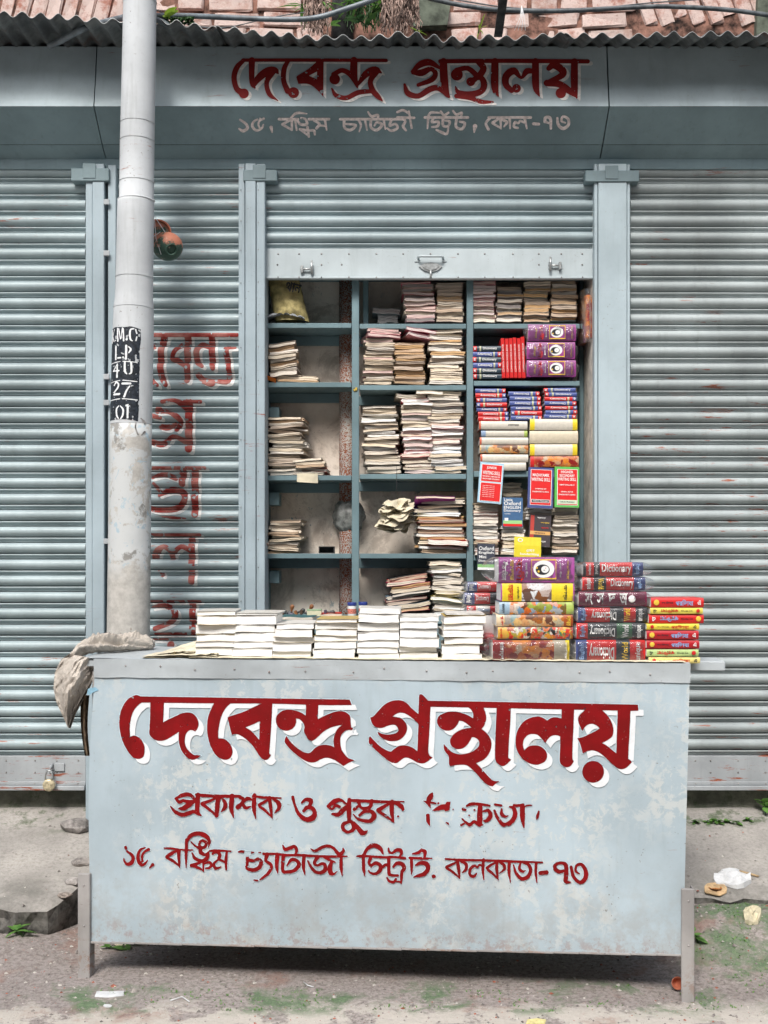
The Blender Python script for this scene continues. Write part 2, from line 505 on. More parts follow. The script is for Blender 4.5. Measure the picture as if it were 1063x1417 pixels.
def mk_film():
    t = NT('clear_plastic_film'); co = t.coord(False)
    tr = t.n('ShaderNodeBsdfTransparent'); tr.inputs[0].default_value = (.97, .97, .98, 1)
    gl = t.n('ShaderNodeBsdfGlossy'); gl.inputs['Roughness'].default_value = .10
    gl.inputs[0].default_value = (.95, .95, .97, 1)
    df = t.n('ShaderNodeBsdfDiffuse'); df.inputs[0].default_value = (.8, .8, .82, 1)
    wr = t.noise(co, 45, 4, .6, sc=(1, 1, 1.4), dist=1.2)
    bp = t.n('ShaderNodeBump'); t.l(wr, bp.inputs['Height']); bp.inputs['Strength'].default_value = .55; bp.inputs['Distance'].default_value = .006
    t.l(bp.outputs[0], gl.inputs['Normal'])
    m1 = t.n('ShaderNodeMixShader'); t.l(t.ramp(wr, .66, .72, .02, .55), m1.inputs[0]); t.l(tr.outputs[0], m1.inputs[1]); t.l(df.outputs[0], m1.inputs[2])  # white diffuse streaks along the wrinkles, glints painted into the film
    m2 = t.n('ShaderNodeMixShader')
    fr = t.n('ShaderNodeFresnel'); fr.inputs[0].default_value = 1.38; t.l(bp.outputs[0], fr.inputs['Normal'])
    t.l(t.math('MINIMUM', t.math('MULTIPLY', fr.outputs[0], 2.4), .7), m2.inputs[0]); t.l(m1.outputs[0], m2.inputs[1]); t.l(gl.outputs[0], m2.inputs[2])
    t.l(m2.outputs[0], t.out.inputs[0])
    return t.m
M['film'] = mk_film()

def mk_brick(name, a, b, wash):
    t = NT(name); co = t.coord(True)
    oi = t.n('ShaderNodeObjectInfo')
    col = t.mix(oi.outputs['Random'], a, b)
    n1 = t.noise(co, 12, 6, .75)
    col = t.mix(t.ramp(n1, .36, .54, 0, wash), col, (.60, .49, .45))
    col = t.mix(t.ramp(t.noise(co, 50, 4, .7), .55, .75, 0, .6), col, (.16, .05, .035))
    t.set(col, .9, 0, .2); t.bump(t.noise(co, 30, 6, .75), .7, .008)
    return t.m
M['brick'] = mk_brick('lime_washed_brick', (.36, .16, .12), (.50, .34, .29), .85)
M['mortar'] = plain('crumbling_mortar', (.19, .10, .075), .95, .75, 14, bump=.9)
M['concrete_dark'] = plain('mossy_concrete', (.095, .11, .085), .95, .5, 9, bump=.6)
def mk_tin():
    t = NT('corrugated_tin'); co = t.coord(True)
    col = t.mix(t.ramp(t.noise(co, 7, 6, .7), .35, .7), (.075, .085, .09), (.20, .22, .22))
    col = t.mix(t.ramp(t.noise(co, 4, 6, .75), .55, .66, 0, .5), col, (.12, .055, .035))
    t.set(col, .6, .2, .4); t.bump(t.noise(co, 40, 4), .2, .003)
    return t.m
M['tin'] = mk_tin()
def mk_leafm(name, a, b):
    t = NT(name); co = t.coord(True)
    col = t.mix(t.ramp(t.noise(co, 40, 3, .6), .3, .7), a, b)
    t.set(col, .45, 0, .4)
    t.bsdf.inputs['Subsurface Weight'].default_value = 0.0
    tl = t.n('ShaderNodeBsdfTranslucent'); t.l(col, tl.inputs[0])
    ms = t.n('ShaderNodeMixShader'); ms.inputs[0].default_value = .35
    t.l(t.bsdf.outputs[0], ms.inputs[1]); t.l(tl.outputs[0], ms.inputs[2]); t.l(ms.outputs[0], t.out.inputs[0])
    return t.m
M['leaf'] = mk_leafm('green_leaf', (.07, .18, .035), (.17, .34, .08))
M['leaf_bright'] = mk_leafm('young_leaf', (.22, .38, .03), (.38, .52, .08))
M['leaf_dark'] = mk_leafm('dark_leaf', (.02, .06, .02), (.06, .13, .04))
M['root'] = plain('dry_roots', (.36, .26, .22), .9, .4, 60)
M['cloth'] = None
def mk_cloth():
    t = NT('dusty_cotton_cloth'); co = t.coord(True)
    col = t.mix(t.ramp(t.noise(co, 9, 5, .65), .3, .7), (.40, .36, .315), (.56, .51, .45))
    st = t.noise(co, 30, 2, .5)
    vo = t.n('ShaderNodeTexVoronoi'); t.l(co, vo.inputs['Vector']); vo.inputs['Scale'].default_value = 7
    col = t.mix(t.ramp(vo.outputs['Distance'], .075, .05, 0, .8), col, (.42, .17, .04))
    t.set(col, .95, 0, .1); t.bump(t.math('ADD', t.noise(co, 26, 5, .7, dist=.8), t.noise(co, 300, 2)), .55, .008)
    return t.m
M['cloth'] = mk_cloth()
M['cloth_dark'] = plain('brown_sacking', (.17, .12, .075), .95, .4, 30, bump=.5)
M['newsprint'] = plain('yellowed_newspaper', (.62, .56, .42), .9, .15, 12)
def mk_pot():
    t = NT('painted_clay'); co = t.coord(False)
    a = t.noise(co, 14, 7, .75)
    sp = t.n('ShaderNodeSeparateXYZ'); t.l(t.n('ShaderNodeTexCoord').outputs['Object'], sp.inputs[0])
    m = t.ramp(t.math('ADD', a, t.math('MULTIPLY', sp.outputs[2], 2.2)), .48, .56)
    col = t.mix(m, (.035, .075, .055), (.42, .16, .10))
    col = t.mix(t.ramp(t.noise(co, 60, 4, .7), .6, .7, 0, .6), col, (.45, .38, .30))
    t.set(col, .6, 0, .35); t.bump(a, .3, .004)
    return t.m
M['pot'] = mk_pot()
M['terracotta'] = plain('terracotta', (.42, .13, .07), .75, .2, 20)
M['sack'] = plain('yellow_woven_sack', (.36, .30, .13), .75, .3, 30, bump=.4)
M['litter_white'] = plain('thin_white_plastic', (.62, .63, .64), .35, .12, 20)
M['wood'] = plain('raw_wood', (.46, .33, .19), .8, .25, 30)
M['slab_edge'] = plain('dark_broken_concrete', (.12, .115, .105), .95, .5, 18, bump=.9)
M['stone'] = plain('loose_stone', (.34, .30, .27), .9, .35, 30, world=True, rnd=.3)
# ------------------------------------------------------------------ painted lettering: strokes -> distance field -> flat mesh
def smooth_poly(pts, n=4, corner=52):
    pts = [np.array(p[:2], float) for p in pts]
    N = len(pts); out = []
    cor = []
    for i in range(N):
        a = pts[i] - pts[i - 1]; b = pts[(i + 1) % N] - pts[i]
        ang = math.degrees(math.acos(max(-1, min(1, a.dot(b) / (np.linalg.norm(a) * np.linalg.norm(b) + 1e-9)))))
        cor.append(ang > corner)
    for i in range(N):
        p1, p2 = pts[i], pts[(i + 1) % N]
        p0 = pts[i - 1] if not cor[i] else p1 + (p1 - p2) * .3
        p3 = pts[(i + 2) % N] if not cor[(i + 1) % N] else p2 + (p2 - p1) * .3
        for k in range(n):
            t = k / n
            out.append(.5 * ((2 * p1) + (-p0 + p2) * t + (2 * p0 - 5 * p1 + 4 * p2 - p3) * t * t + (-p0 + 3 * p1 - 3 * p2 + p3) * t ** 3))
    return np.array(out)

def smooth_stroke(pts, n=4):
    p = [np.array(q, float) for q in pts]
    if len(p) < 3: return np.array(p)
    out = []
    for i in range(len(p) - 1):
        p1, p2 = p[i], p[i + 1]
        p0 = p[i - 1] if i > 0 else 2 * p1 - p2
        p3 = p[i + 2] if i + 2 < len(p) else 2 * p2 - p1
        for k in range(n):
            t = k / n
            out.append(.5 * ((2 * p1) + (-p0 + p2) * t + (2 * p0 - 5 * p1 + 4 * p2 - p3) * t * t + (-p0 + 3 * p1 - 3 * p2 + p3) * t ** 3))
    out.append(p[-1])
    return np.array(out)

class Field:
    def __init__(s, x0, y0, x1, y1, h):
        s.h = h; s.x0 = x0; s.y0 = y0
        s.nx = int((x1 - x0) / h) + 1; s.ny = int((y1 - y0) / h) + 1
        s.X, s.Y = np.meshgrid(x0 + np.arange(s.nx) * h, y0 + np.arange(s.ny) * h)
        s.D = np.full(s.X.shape, 50.0)
    def _win(s, lo, hi, pad=3.0):
        i0 = max(0, int((lo[0] - pad - s.x0) / s.h)); i1 = min(s.nx, int((hi[0] + pad - s.x0) / s.h) + 2)
        j0 = max(0, int((lo[1] - pad - s.y0) / s.h)); j1 = min(s.ny, int((hi[1] + pad - s.y0) / s.h) + 2)
        return slice(j0, j1), slice(i0, i1)
    def stroke(s, pts):
        q = smooth_stroke(pts)
        q[:, 2] = np.maximum(q[:, 2], .6)
        for a, b in zip(q[:-1], q[1:]):
            r = max(a[2], b[2]) / 2
            w = s._win(np.minimum(a, b)[:2] - r, np.maximum(a, b)[:2] + r)
            X, Y = s.X[w], s.Y[w]
            if X.size == 0: continue
            d = b[:2] - a[:2]; L2 = d.dot(d) + 1e-9
            t = np.clip(((X - a[0]) * d[0] + (Y - a[1]) * d[1]) / L2, 0, 1)
            dist = np.hypot(X - a[0] - t * d[0], Y - a[1] - t * d[1]) - (a[2] + (b[2] - a[2]) * t) / 2
            s.D[w] = np.minimum(s.D[w], dist)
    def poly(s, pts, hole=False, smooth=True):
        q = smooth_poly(pts) if smooth else np.array([p[:2] for p in pts], float)
        w = s._win(q.min(0), q.max(0))
        X, Y = s.X[w], s.Y[w]
        inside = np.zeros(X.shape, bool); dm = np.full(X.shape, 1e9)
        for a, b in zip(q, np.roll(q, -1, 0)):
            d = b - a; L2 = d.dot(d)
            if L2 < 1e-12: continue
            t = np.clip(((X - a[0]) * d[0] + (Y - a[1]) * d[1]) / L2, 0, 1)
            dm = np.minimum(dm, np.hypot(X - a[0] - t * d[0], Y - a[1] - t * d[1]))
            c = ((a[1] > Y) != (b[1] > Y))
            if abs(d[1]) > 1e-12:
                inside ^= c & (X < d[0] * (Y - a[1]) / d[1] + a[0])
        sd_ = np.where(inside, -dm, dm)
        if hole: s.D[w] = np.maximum(s.D[w], -sd_)
        else: s.D[w] = np.minimum(s.D[w], sd_)
    def shifted(s, dx, dy):
        ix, iy = int(round(dx / s.h)), int(round(dy / s.h))
        D = np.full_like(s.D, 50.0)
        D[iy:, ix:] = s.D[:s.ny - iy, :s.nx - ix]
        return D
    def noise(s, size, seed=0, octv=3):
        rg = np.random.default_rng(seed); out = np.zeros_like(s.D); amp = 1; tot = 0
        for o in range(octv):
            sz = size / 2 ** o
            gx, gy = (s.X - s.x0) / sz, (s.Y - s.y0) / sz
            g = rg.random((int(gy.max()) + 3, int(gx.max()) + 3))
            ix, iy = gx.astype(int), gy.astype(int); fx, fy = gx - ix, gy - iy
            fx = fx * fx * (3 - 2 * fx); fy = fy * fy * (3 - 2 * fy)
            out += amp * (g[iy, ix] * (1 - fx) * (1 - fy) + g[iy, ix + 1] * fx * (1 - fy) + g[iy + 1, ix] * (1 - fx) * fy + g[iy + 1, ix + 1] * fx * fy)
            tot += amp; amp *= .5
        return out / tot

def field_mesh(name, fld, D, mapfn, mat, parent, maxrun=16):
    """marching squares of D<0; mapfn(px,py) -> 3D point"""
    h, x0, y0 = fld.h, fld.x0, fld.y0
    ins = D < 0
    ny, nx = D.shape
    a, b, c, d = ins[:-1, :-1], ins[:-1, 1:], ins[1:, 1:], ins[1:, :-1]
    full = a & b & c & d; anyc = (a | b | c | d) & ~full
    verts = {}; V = []; Fc = []
    def vid(x, y):
        k = (round(x * 64), round(y * 64))
        i = verts.get(k)
        if i is None:
            i = len(V); verts[k] = i; V.append(tuple(mapfn(x0 + x * h, y0 + y * h)))
        return i
    for j in range(ny - 1):
        row = full[j]
        idx = np.flatnonzero(row)
        if len(idx):
            start = prev = idx[0]
            for i in list(idx[1:]) + [None]:
                if i is None or i != prev + 1 or prev - start + 1 >= maxrun:
                    Fc.append((vid(start, j), vid(prev + 1, j), vid(prev + 1, j + 1), vid(start, j + 1)))
                    start = i
                prev = i
    js, is_ = np.nonzero(anyc)
    for j, i in zip(js.tolist(), is_.tolist()):
        cs = [(i, j), (i + 1, j), (i + 1, j + 1), (i, j + 1)]
        ds = [D[j, i], D[j, i + 1], D[j + 1, i + 1], D[j + 1, i]]
        poly = []
        for k in range(4):
            k2 = (k + 1) % 4
            if ds[k] < 0: poly.append(vid(*cs[k]))
            if (ds[k] < 0) != (ds[k2] < 0):
                t = ds[k] / (ds[k] - ds[k2])
                t = min(.97, max(.03, t))
                poly.append(vid(cs[k][0] + (cs[k2][0] - cs[k][0]) * t, cs[k][1] + (cs[k2][1] - cs[k][1]) * t))
        pp = []
        for q in poly:
            if q not in pp: pp.append(q)
        if len(pp) >= 3: Fc.append(tuple(pp))
    Fc = [f[::-1] for f in Fc]
    me = bpy.data.meshes.new(name)
    me.from_pydata(V, [], Fc); me.materials.append(mat); me.update()
    return link(name, me, parent)

def put(fld, crop, items):
    """items in crop pixels (crop = x0, y0, width, returned width); ('s', pts) stroke, ('p', pts) polygon, ('h', pts) hole, ('d', x, y, dia) dot"""
    x0, y0, w = crop[:3]; rw = crop[3] if len(crop) > 3 else 1063.0
    sc = w / rw
    for it in items:
        if it[0] == 's':
            fld.stroke([(x0 + p[0] * sc, y0 + p[1] * sc, p[2] * sc) for p in it[1]])
        elif it[0] == 'd':
            fld.stroke([(x0 + it[1] * sc, y0 + it[2] * sc, it[3] * sc), (x0 + it[1] * sc + .05, y0 + it[2] * sc, it[3] * sc)])
        else:
            fld.poly([(x0 + p[0] * sc, y0 + p[1] * sc) for p in it[1]], hole=it[0] == 'h')
S = lambda *p: ('s', p)
Pg = lambda *p: ('p', p)
Hl = lambda *p: ('h', p)
Dt = lambda x, y, d: ('d', x, y, d)

BIG = [
 ((0, 0, 1063), [Pg((190,962),(195.5,963.5),(290,964.9),(385,966.1),(484.5,967.7),(487.3,975.1),(441,975),(377,973.2),(280,972.8),(192,971.8))]),
 ((0, 0, 1063), [Pg((580,966),(591.9,968.8),(595,969.4),(715,971.6),(805,973.2),(882.8,974.8),(883.1,982.2),(874,983.2),(794,981.5),(707,979.8),(596,977.6),(586,978))]),
 ((160, 950, 130), [
  Pg((240,95),(190,112),(135,150),(90,215),(60,290),(48,370),(48,450),(60,530),(80,600),(115,680),(160,750),(205,800),(260,815),(300,805),(325,775),(333,710),(325,660),(300,605),(260,570),(215,555),(170,568),(165,500),(165,440),(175,370),(195,300),(230,240),(270,200),(310,172),(300,130),(285,110)),
  Pg((398,150),(395,300),(388,450),(385,530),(405,565),(440,595),(500,612),(560,605),(610,580),(720,510),(718,560),(722,640),(740,700),(775,760),(820,805),(875,825),(930,808),(970,778),(930,775),(890,772),(850,745),(810,700),(788,640),(790,570),(805,525),(835,495),(870,490),(905,505),(925,480),(940,440),(938,390),(915,340),(870,302),(810,292),(750,303),(690,330),(610,368),(540,408),(545,300),(550,150))]),
 ((280, 950, 105), [
  Pg((190,200),(130,310),(90,410),(72,520),(75,640),(100,770),(140,870),(190,950),(250,1000),(330,1022),(390,1000),(425,940),(425,880),(400,810),(350,755),(300,730),(228,725),(228,640),(238,560),(255,470),(290,370),(340,290),(420,215)),
  Pg((850,200),(830,235),(700,300),(560,360),(400,412),(362,435),(390,560),(418,672),(480,662),(540,680),(610,725),(690,800),(760,890),(805,965),(850,1010),(890,1022),(930,1010),(970,955),(945,925),(955,800),(968,600),(980,400),(988,200)),
  Hl((812,480),(720,525),(605,567),(690,620),(760,690),(803,745),(808,620))]),
 ((375, 950, 130), [
  Pg((398,325),(350,293),(290,270),(220,258),(150,265),(95,300),(65,350),(70,420),(105,470),(165,493),(225,485),(270,450),(290,400),(288,355),(330,365),(365,400),(385,450),(378,500),(400,545),(425,590),(460,607),(495,598),(540,560),(600,505),(680,460),(760,438),(815,430),(765,470),(730,530),(712,600),(720,685),(680,665),(620,655),(560,662),(505,690),(460,735),(430,748),(380,738),(310,695),(240,635),(180,555),(165,590),(165,630),(220,700),(300,770),(380,825),(450,852),(510,848),(560,822),(620,800),(680,808),(740,835),(790,870),(825,892),(880,860),(950,830),(905,815),(870,800),(820,740),(795,680),(788,600),(800,545),(840,500),(880,487),(920,490),(935,465),(912,460),(905,400),(900,335),(870,300),(830,280),(780,275),(720,285),(640,315),(535,368),(540,170),(405,170))]),
 ((505, 950, 105), [
  Pg((80,430),(125,410),(190,340),(260,265),(340,215),(430,190),(520,195),(590,230),(640,285),(700,340),(752,385),(757,250),(762,125),(785,105),(815,118),(880,188),(925,240),(920,285),(910,500),(900,700),(890,860),(895,930),(915,970),(950,990),(900,1030),(840,1065),(780,1070),(720,1050),(650,1010),(590,990),(545,998),(500,1030),(455,1062),(410,1065),(350,1045),(270,985),(180,910),(100,830),(60,785),(62,720),(75,690),(130,750),(200,820),(270,870),(330,900),(370,908),(420,865),(480,832),(550,822),(620,832),(690,865),(737,905),(742,780),(748,600),(750,520),(690,460),(630,410),(560,370),(490,362),(430,385),(385,420),(450,428),(520,450),(575,510),(592,570),(580,640),(540,700),(480,745),(400,760),(320,752),(240,715),(195,670),(180,625),(240,655),(320,670),(400,660),(450,640),(475,610),(460,570),(430,535),(380,530),(320,545),(250,572),(190,572),(130,545),(95,490))]),
 ((595, 955, 120), [
  Pg((440,180),(470,208),(510,240),(530,290),(530,345),(470,308),(400,282),(320,265),(230,265),(150,290),(100,330),(90,390),(110,440),(160,480),(230,492),(290,470),(335,420),(358,370),(400,378),(450,405),(512,458),(430,470),(350,500),(290,545),(250,600),(255,660),(295,705),(355,718),(420,700),(470,650),(500,600),(515,573),(560,580),(600,620),(600,680),(560,725),(490,765),(410,783),(340,780),(270,755),(220,710),(170,655),(175,720),(205,770),(232,810),(235,900),(250,928),(340,912),(445,915),(510,960),(580,1030),(650,1110),(710,1160),(770,1175),(810,1140),(855,1112),(790,1110),(740,1080),(650,980),(565,892),(640,860),(700,810),(740,740),(755,660),(740,590),(700,530),(632,475),(665,430),(688,360),(685,290),(650,200),(640,170)),
  Pg((822,180),(805,500),(798,800),(805,860),(840,905),(890,928),(940,905),(995,850),(960,830),(970,600),(985,400),(992,180))]),
 ((705, 960, 100), [
  Pg((772,180),(765,360),(700,345),(650,345),(600,360),(555,393),(500,355),(440,335),(380,335),(300,355),(220,400),(150,480),(105,580),(90,700),(105,810),(150,900),(220,975),(300,1020),(390,1038),(470,1020),(530,980),(553,920),(545,860),(500,800),(440,765),(370,757),(300,765),(250,800),(222,833),(200,760),(205,690),(240,630),(290,595),(350,588),(410,597),(460,640),(527,720),(545,690),(590,635),(640,608),(700,605),(748,622),(745,800),(740,990),(780,1050),(840,1075),(900,1055),(945,990),(925,935),(930,700),(940,500),(952,180))]),
 ((790, 960, 105), [
  Pg((240,200),(170,250),(120,300),(100,350),(115,420),(160,520),(190,465),(240,425),(300,415),(360,440),(405,482),(350,515),(270,555),(180,598),(92,622),(130,700),(165,832),(230,800),(300,787),(370,805),(440,850),(520,925),(600,1000),(660,1040),(720,1050),(780,1025),(855,950),(800,905),(810,700),(822,500),(835,200),(656,200),(645,500),(635,832),(560,770),(500,725),(432,687),(500,650),(570,600),(590,550),(590,470),(560,380),(510,300),(450,245),(410,200)),
  Dt(310,1088,302)]),
]
L2 = [
 ((230, 1090, 170), [
  S((262,58,20),(330,66,24),(450,72,24),(620,72,22),(650,75,16)), S((755,70,16),(860,82,18),(995,85,9)),
  S((85,92,14),(150,62,34),(210,62,28),(262,112,12)), S((85,92,18),(115,122,26),(150,108,22)), S((150,110,20),(200,120,26),(260,115,22)),
  S((115,178,12),(150,178,36),(195,150,42),(235,125,24)), S((278,60,36),(272,140,38),(272,210,34),(300,240,8)),
  S((40,160,8),(78,205,26),(140,233,32),(200,218,32),(240,205,26),(275,222,26),(305,240,8)),
  S((450,75,30),(445,160,38),(438,240,30)), S((440,85,12),(380,112,22),(315,135,26)), S((315,140,28),(380,192,20),(440,242,14)), S((470,92,16),(508,120,28),(512,165,34),(480,206,8)),
  S((572,70,38),(566,180,36),(586,255,6)),
  S((640,82,24),(668,92,24),(660,130,26),(625,165,38)), S((660,130,24),(690,172,28),(732,160,8)), S((665,128,16),(705,92,30),(748,102,14)),
  S((768,62,30),(762,172,34),(778,262,6)),
  S((897,85,28),(908,170,28),(920,264,6)), S((890,95,12),(850,122,22),(808,145,22)), S((812,160,20),(860,195,22),(918,252,10)), S((930,98,14),(972,125,34),(980,170,30),(945,215,8))]),
 ((400, 1090, 170), [
  S((36,78,24),(52,140,18),(85,220,28),(150,270,36),(208,255,48),(226,215,34),(205,175,32),(160,168,32),(130,198,22)), S((115,125,16),(150,98,26),(192,108,36),(185,145,26),(160,170,22)),
  S((342,155,26),(400,112,36),(450,102,24),(498,135,10)), S((345,160,22),(378,180,14),(405,150,24),(440,160,20)), S((378,222,16),(430,228,34),(475,185,38),(515,152,26)),
  S((525,100,30),(522,200,38),(522,280,28)), S((522,290,20),(475,310,30),(472,352,28),(515,380,22),(562,350,32),(552,300,30),(522,285,24)), S((560,300,28),(600,345,36),(640,388,40),(680,370,6)),
  S((520,105,22),(640,110,24),(800,118,22),(995,117,8)), S((598,115,26),(612,142,16),(570,182,28)), S((608,118,22),(622,165,20),(665,175,26),(705,160,26),(718,110,28)),
  S((612,235,18),(655,202,26),(715,202,28),(738,240,42),(705,283,30),(640,280,26),(590,260,16),(562,228,8)),
  S((895,120,36),(890,200,34),(908,296,8)), S((880,130,14),(830,158,26),(775,190,34)), S((782,205,24),(840,242,22),(905,292,10)), S((930,132,24),(970,155,36),(988,185,22)), Dt(945,245,16)]),
 ((580, 1090, 170), [
  Pg((120,38),(122,80),(100,120),(100,175),(80,150),(40,110),(65,115),(72,80),(95,50)), S((100,125,14),(145,132,10)), Dt(168,132,15),
  Pg((115,195),(180,150),(230,140),(240,120),(270,122),(262,190),(230,200),(220,185),(150,195)), Dt(295,184,8), S((77,238,30),(80,285,28),(92,322,6)), Pg((232,295),(255,300),(262,325)),
  Dt(383,183,24), Dt(400,190,18), Dt(480,190,12), Dt(433,237,12), S((415,155,16),(450,140,24),(520,140,22),(610,152,14)), S((530,150,34),(525,230,44),(525,312,44)),
  S((375,268,8),(400,292,14),(440,318,26),(475,290,22),(510,312,24),(552,320,10)), S((366,320,18),(392,306,10)), S((560,200,14),(600,195,26),(618,240,34),(590,280,30),(562,285,12)),
  S((652,195,16),(680,260,24),(730,318,30),(790,300,36),(830,240,36),(820,180,30),(785,162,12)), S((715,182,12),(715,225,28),(745,248,18),(770,240,6)), S((655,142,14),(712,152,16)),
  S((820,150,18),(900,152,20),(975,150,8)), S((895,155,40),(895,260,38),(908,345,6)), S((1036,205,14),(1025,245,22),(1018,270,8))]),
]
L3 = [
 ((165, 1145, 160), [
  S((60,180,22),(72,215,14),(115,250,24),(130,290,28),(108,330,34),(72,335,24),(48,305,12),(46,285,6)),
  S((240,185,8),(195,205,18),(173,260,26),(185,320,30),(215,345,24),(245,325,16),(262,300,6)), S((272,202,24),(235,222,18),(212,260,18),(215,310,18)), S((308,342,26),(280,372,6)),
  S((415,190,10),(480,192,16),(560,203,12),(682,206,8)), S((550,212,34),(550,290,24),(558,368,6)), S((535,210,14),(480,240,30),(435,268,20)), S((435,275,20),(490,305,22),(555,352,12)),
  S((622,112,26),(617,250,24),(617,368,6)), S((622,135,16),(650,82,30),(700,56,34),(760,58,38),(812,88,36),(832,130,22),(824,178,6)),
  S((662,128,8),(700,168,14),(745,190,24)), S((770,118,20),(800,138,26),(795,172,24),(762,185,24),(740,160,20),(748,128,18),(772,116,18)),
  S((752,190,26),(752,225,34),(790,248,22),(825,225,14)), S((672,232,8),(700,282,26),(760,305,26),(805,285,34),(822,240,22)),
  S((665,348,26),(720,330,22),(775,308,14)), S((680,352,20),(740,372,20),(782,400,6)), S((775,310,16),(778,398,10)), S((790,330,12),(832,315,20),(850,345,24),(830,368,18),(800,372,12)),
  S((835,213,14),(900,210,20),(1028,215,10)), S((862,240,18),(900,222,22),(928,250,28),(920,285,24),(945,300,16),(985,318,16)), S((910,296,16),(875,330,20),(890,372,26),(938,358,6)), S((992,215,18),(985,300,24),(988,382,14))]),
 ((325, 1160, 160), [
  S((38,122,12),(70,118,20),(130,130,22),(178,125,8)), Dt(225,126,9), Dt(238,126,9), S((118,135,30),(118,240,22)), S((122,192,26),(180,202,24),(218,185,26),(245,212,32),(232,260,34),(180,286,30),(125,278,26),(105,255,12)),
  S((268,138,18),(400,140,18),(480,150,20),(620,150,20),(750,160,20),(900,162,18),(1034,160,10)), S((300,145,38),(290,200,24),(330,230,26),(342,262,24),(310,318,26),(236,376,10)), S((182,380,12),(214,383,12)),
  S((395,145,36),(390,250,30),(400,315,6)), S((450,150,28),(445,288,26),(485,303,26),(550,290,30),(594,240,34),(572,200,28),(525,192,28),(484,245,8)), S((445,60,10),(465,95,26),(510,85,30),(550,70,28),(572,100,26),(560,145,12)),
  S((640,155,30),(635,260,28),(648,325,6)), S((765,165,34),(735,220,26),(762,245,18),(800,228,24),(832,240,30),(830,290,34),(780,312,28),(730,290,24),(695,240,18),(675,203,12)),
  S((830,165,28),(872,192,20),(924,214,10)), S((893,215,26),(878,260,38),(885,312,38),(915,322,14),(944,298,4)), S((982,165,24),(980,260,28),(990,335,6)), S((702,92,6),(740,112,20),(800,80,26),(860,65,24),(910,85,22),(962,140,30),(1002,112,24),(998,85,8))]),
 ((490, 1160, 120), [
  S((120,200,34),(120,350,36),(135,452,6)), S((125,200,36),(160,130,36),(220,85,48),(280,88,50),(330,128,42),(356,182,18)), S((38,215,14),(70,210,26),(200,215,24),(380,228,26),(460,222,24),(630,238,24)),
  S((205,235,38),(185,290,30),(212,325,28),(270,298,40),(325,325,38),(322,385,46),(270,428,30),(210,420,22),(178,385,8)), Dt(212,350,14), S((345,352,26),(390,320,34),(420,330,30)),
  S((428,240,38),(430,415,36),(455,445,32),(538,450,22)), S((485,342,26),(530,300,38),(590,312,48),(618,360,44),(590,405,34),(584,470,34),(580,548,10)), S((406,478,16),(435,520,28),(490,530,30),(515,495,24)), S((520,522,12),(580,530,16)),
  S((425,115,12),(435,160,26),(470,175,26),(520,140,36),(570,140,42),(582,180,30),(560,215,12)),
  S((685,235,26),(820,240,26),(955,240,10)), S((705,240,34),(708,350,30),(708,432,8)), S((760,325,20),(820,295,40),(890,312,56),(908,370,48),(860,430,46),(790,452,34),(738,468,10)), S((720,185,14),(790,170,34),(830,135,26)), S((830,140,26),(870,160,42),(868,215,26)), Dt(978,460,44)]),
 ((610, 1175, 210), [
  S((33,65,10),(140,72,14),(300,76,14),(430,80,14),(540,86,14),(712,90,8)),
  S((118,80,18),(125,130,22),(135,204,4)), S((115,85,8),(75,105,16),(40,120,16)), S((45,130,16),(90,160,14),(132,198,8)), S((145,85,12),(176,100,20),(178,135,18),(152,162,5)),
  S((300,70,16),(295,140,18),(303,212,4)), S((292,118,10),(272,108,14),(256,125,10),(235,113,16),(206,140,18),(205,175,16),(230,187,20),(250,168,10)),
  S((395,85,18),(392,140,20),(403,214,4)), S((385,90,8),(350,110,16),(322,130,14)), S((330,140,16),(365,170,14),(402,207,6)), S((415,90,12),(442,110,20),(446,138,16),(412,166,5)),
  S((480,88,20),(478,160,18),(488,230,4)), S((510,110,7),(525,160,16),(565,205,22),(610,190,24),(630,145,22),(612,105,20),(580,93,12)), S((560,95,10),(550,135,18),(575,155,14),(593,147,4)),
  S((668,95,18),(665,160,16),(674,230,4)), S((698,165,26),(742,160,26)),
  S((800,135,24),(802,108,20),(840,94,18),(876,110,26),(878,180,28),(875,222,26),(908,228,6)), S((800,135,24),(830,155,24),(870,145,12)),
  S((912,122,18),(930,190,20),(975,230,22),(1012,200,28),(1015,150,26),(985,105,20),(952,112,16),(945,150,14),(972,170,6))]),
]
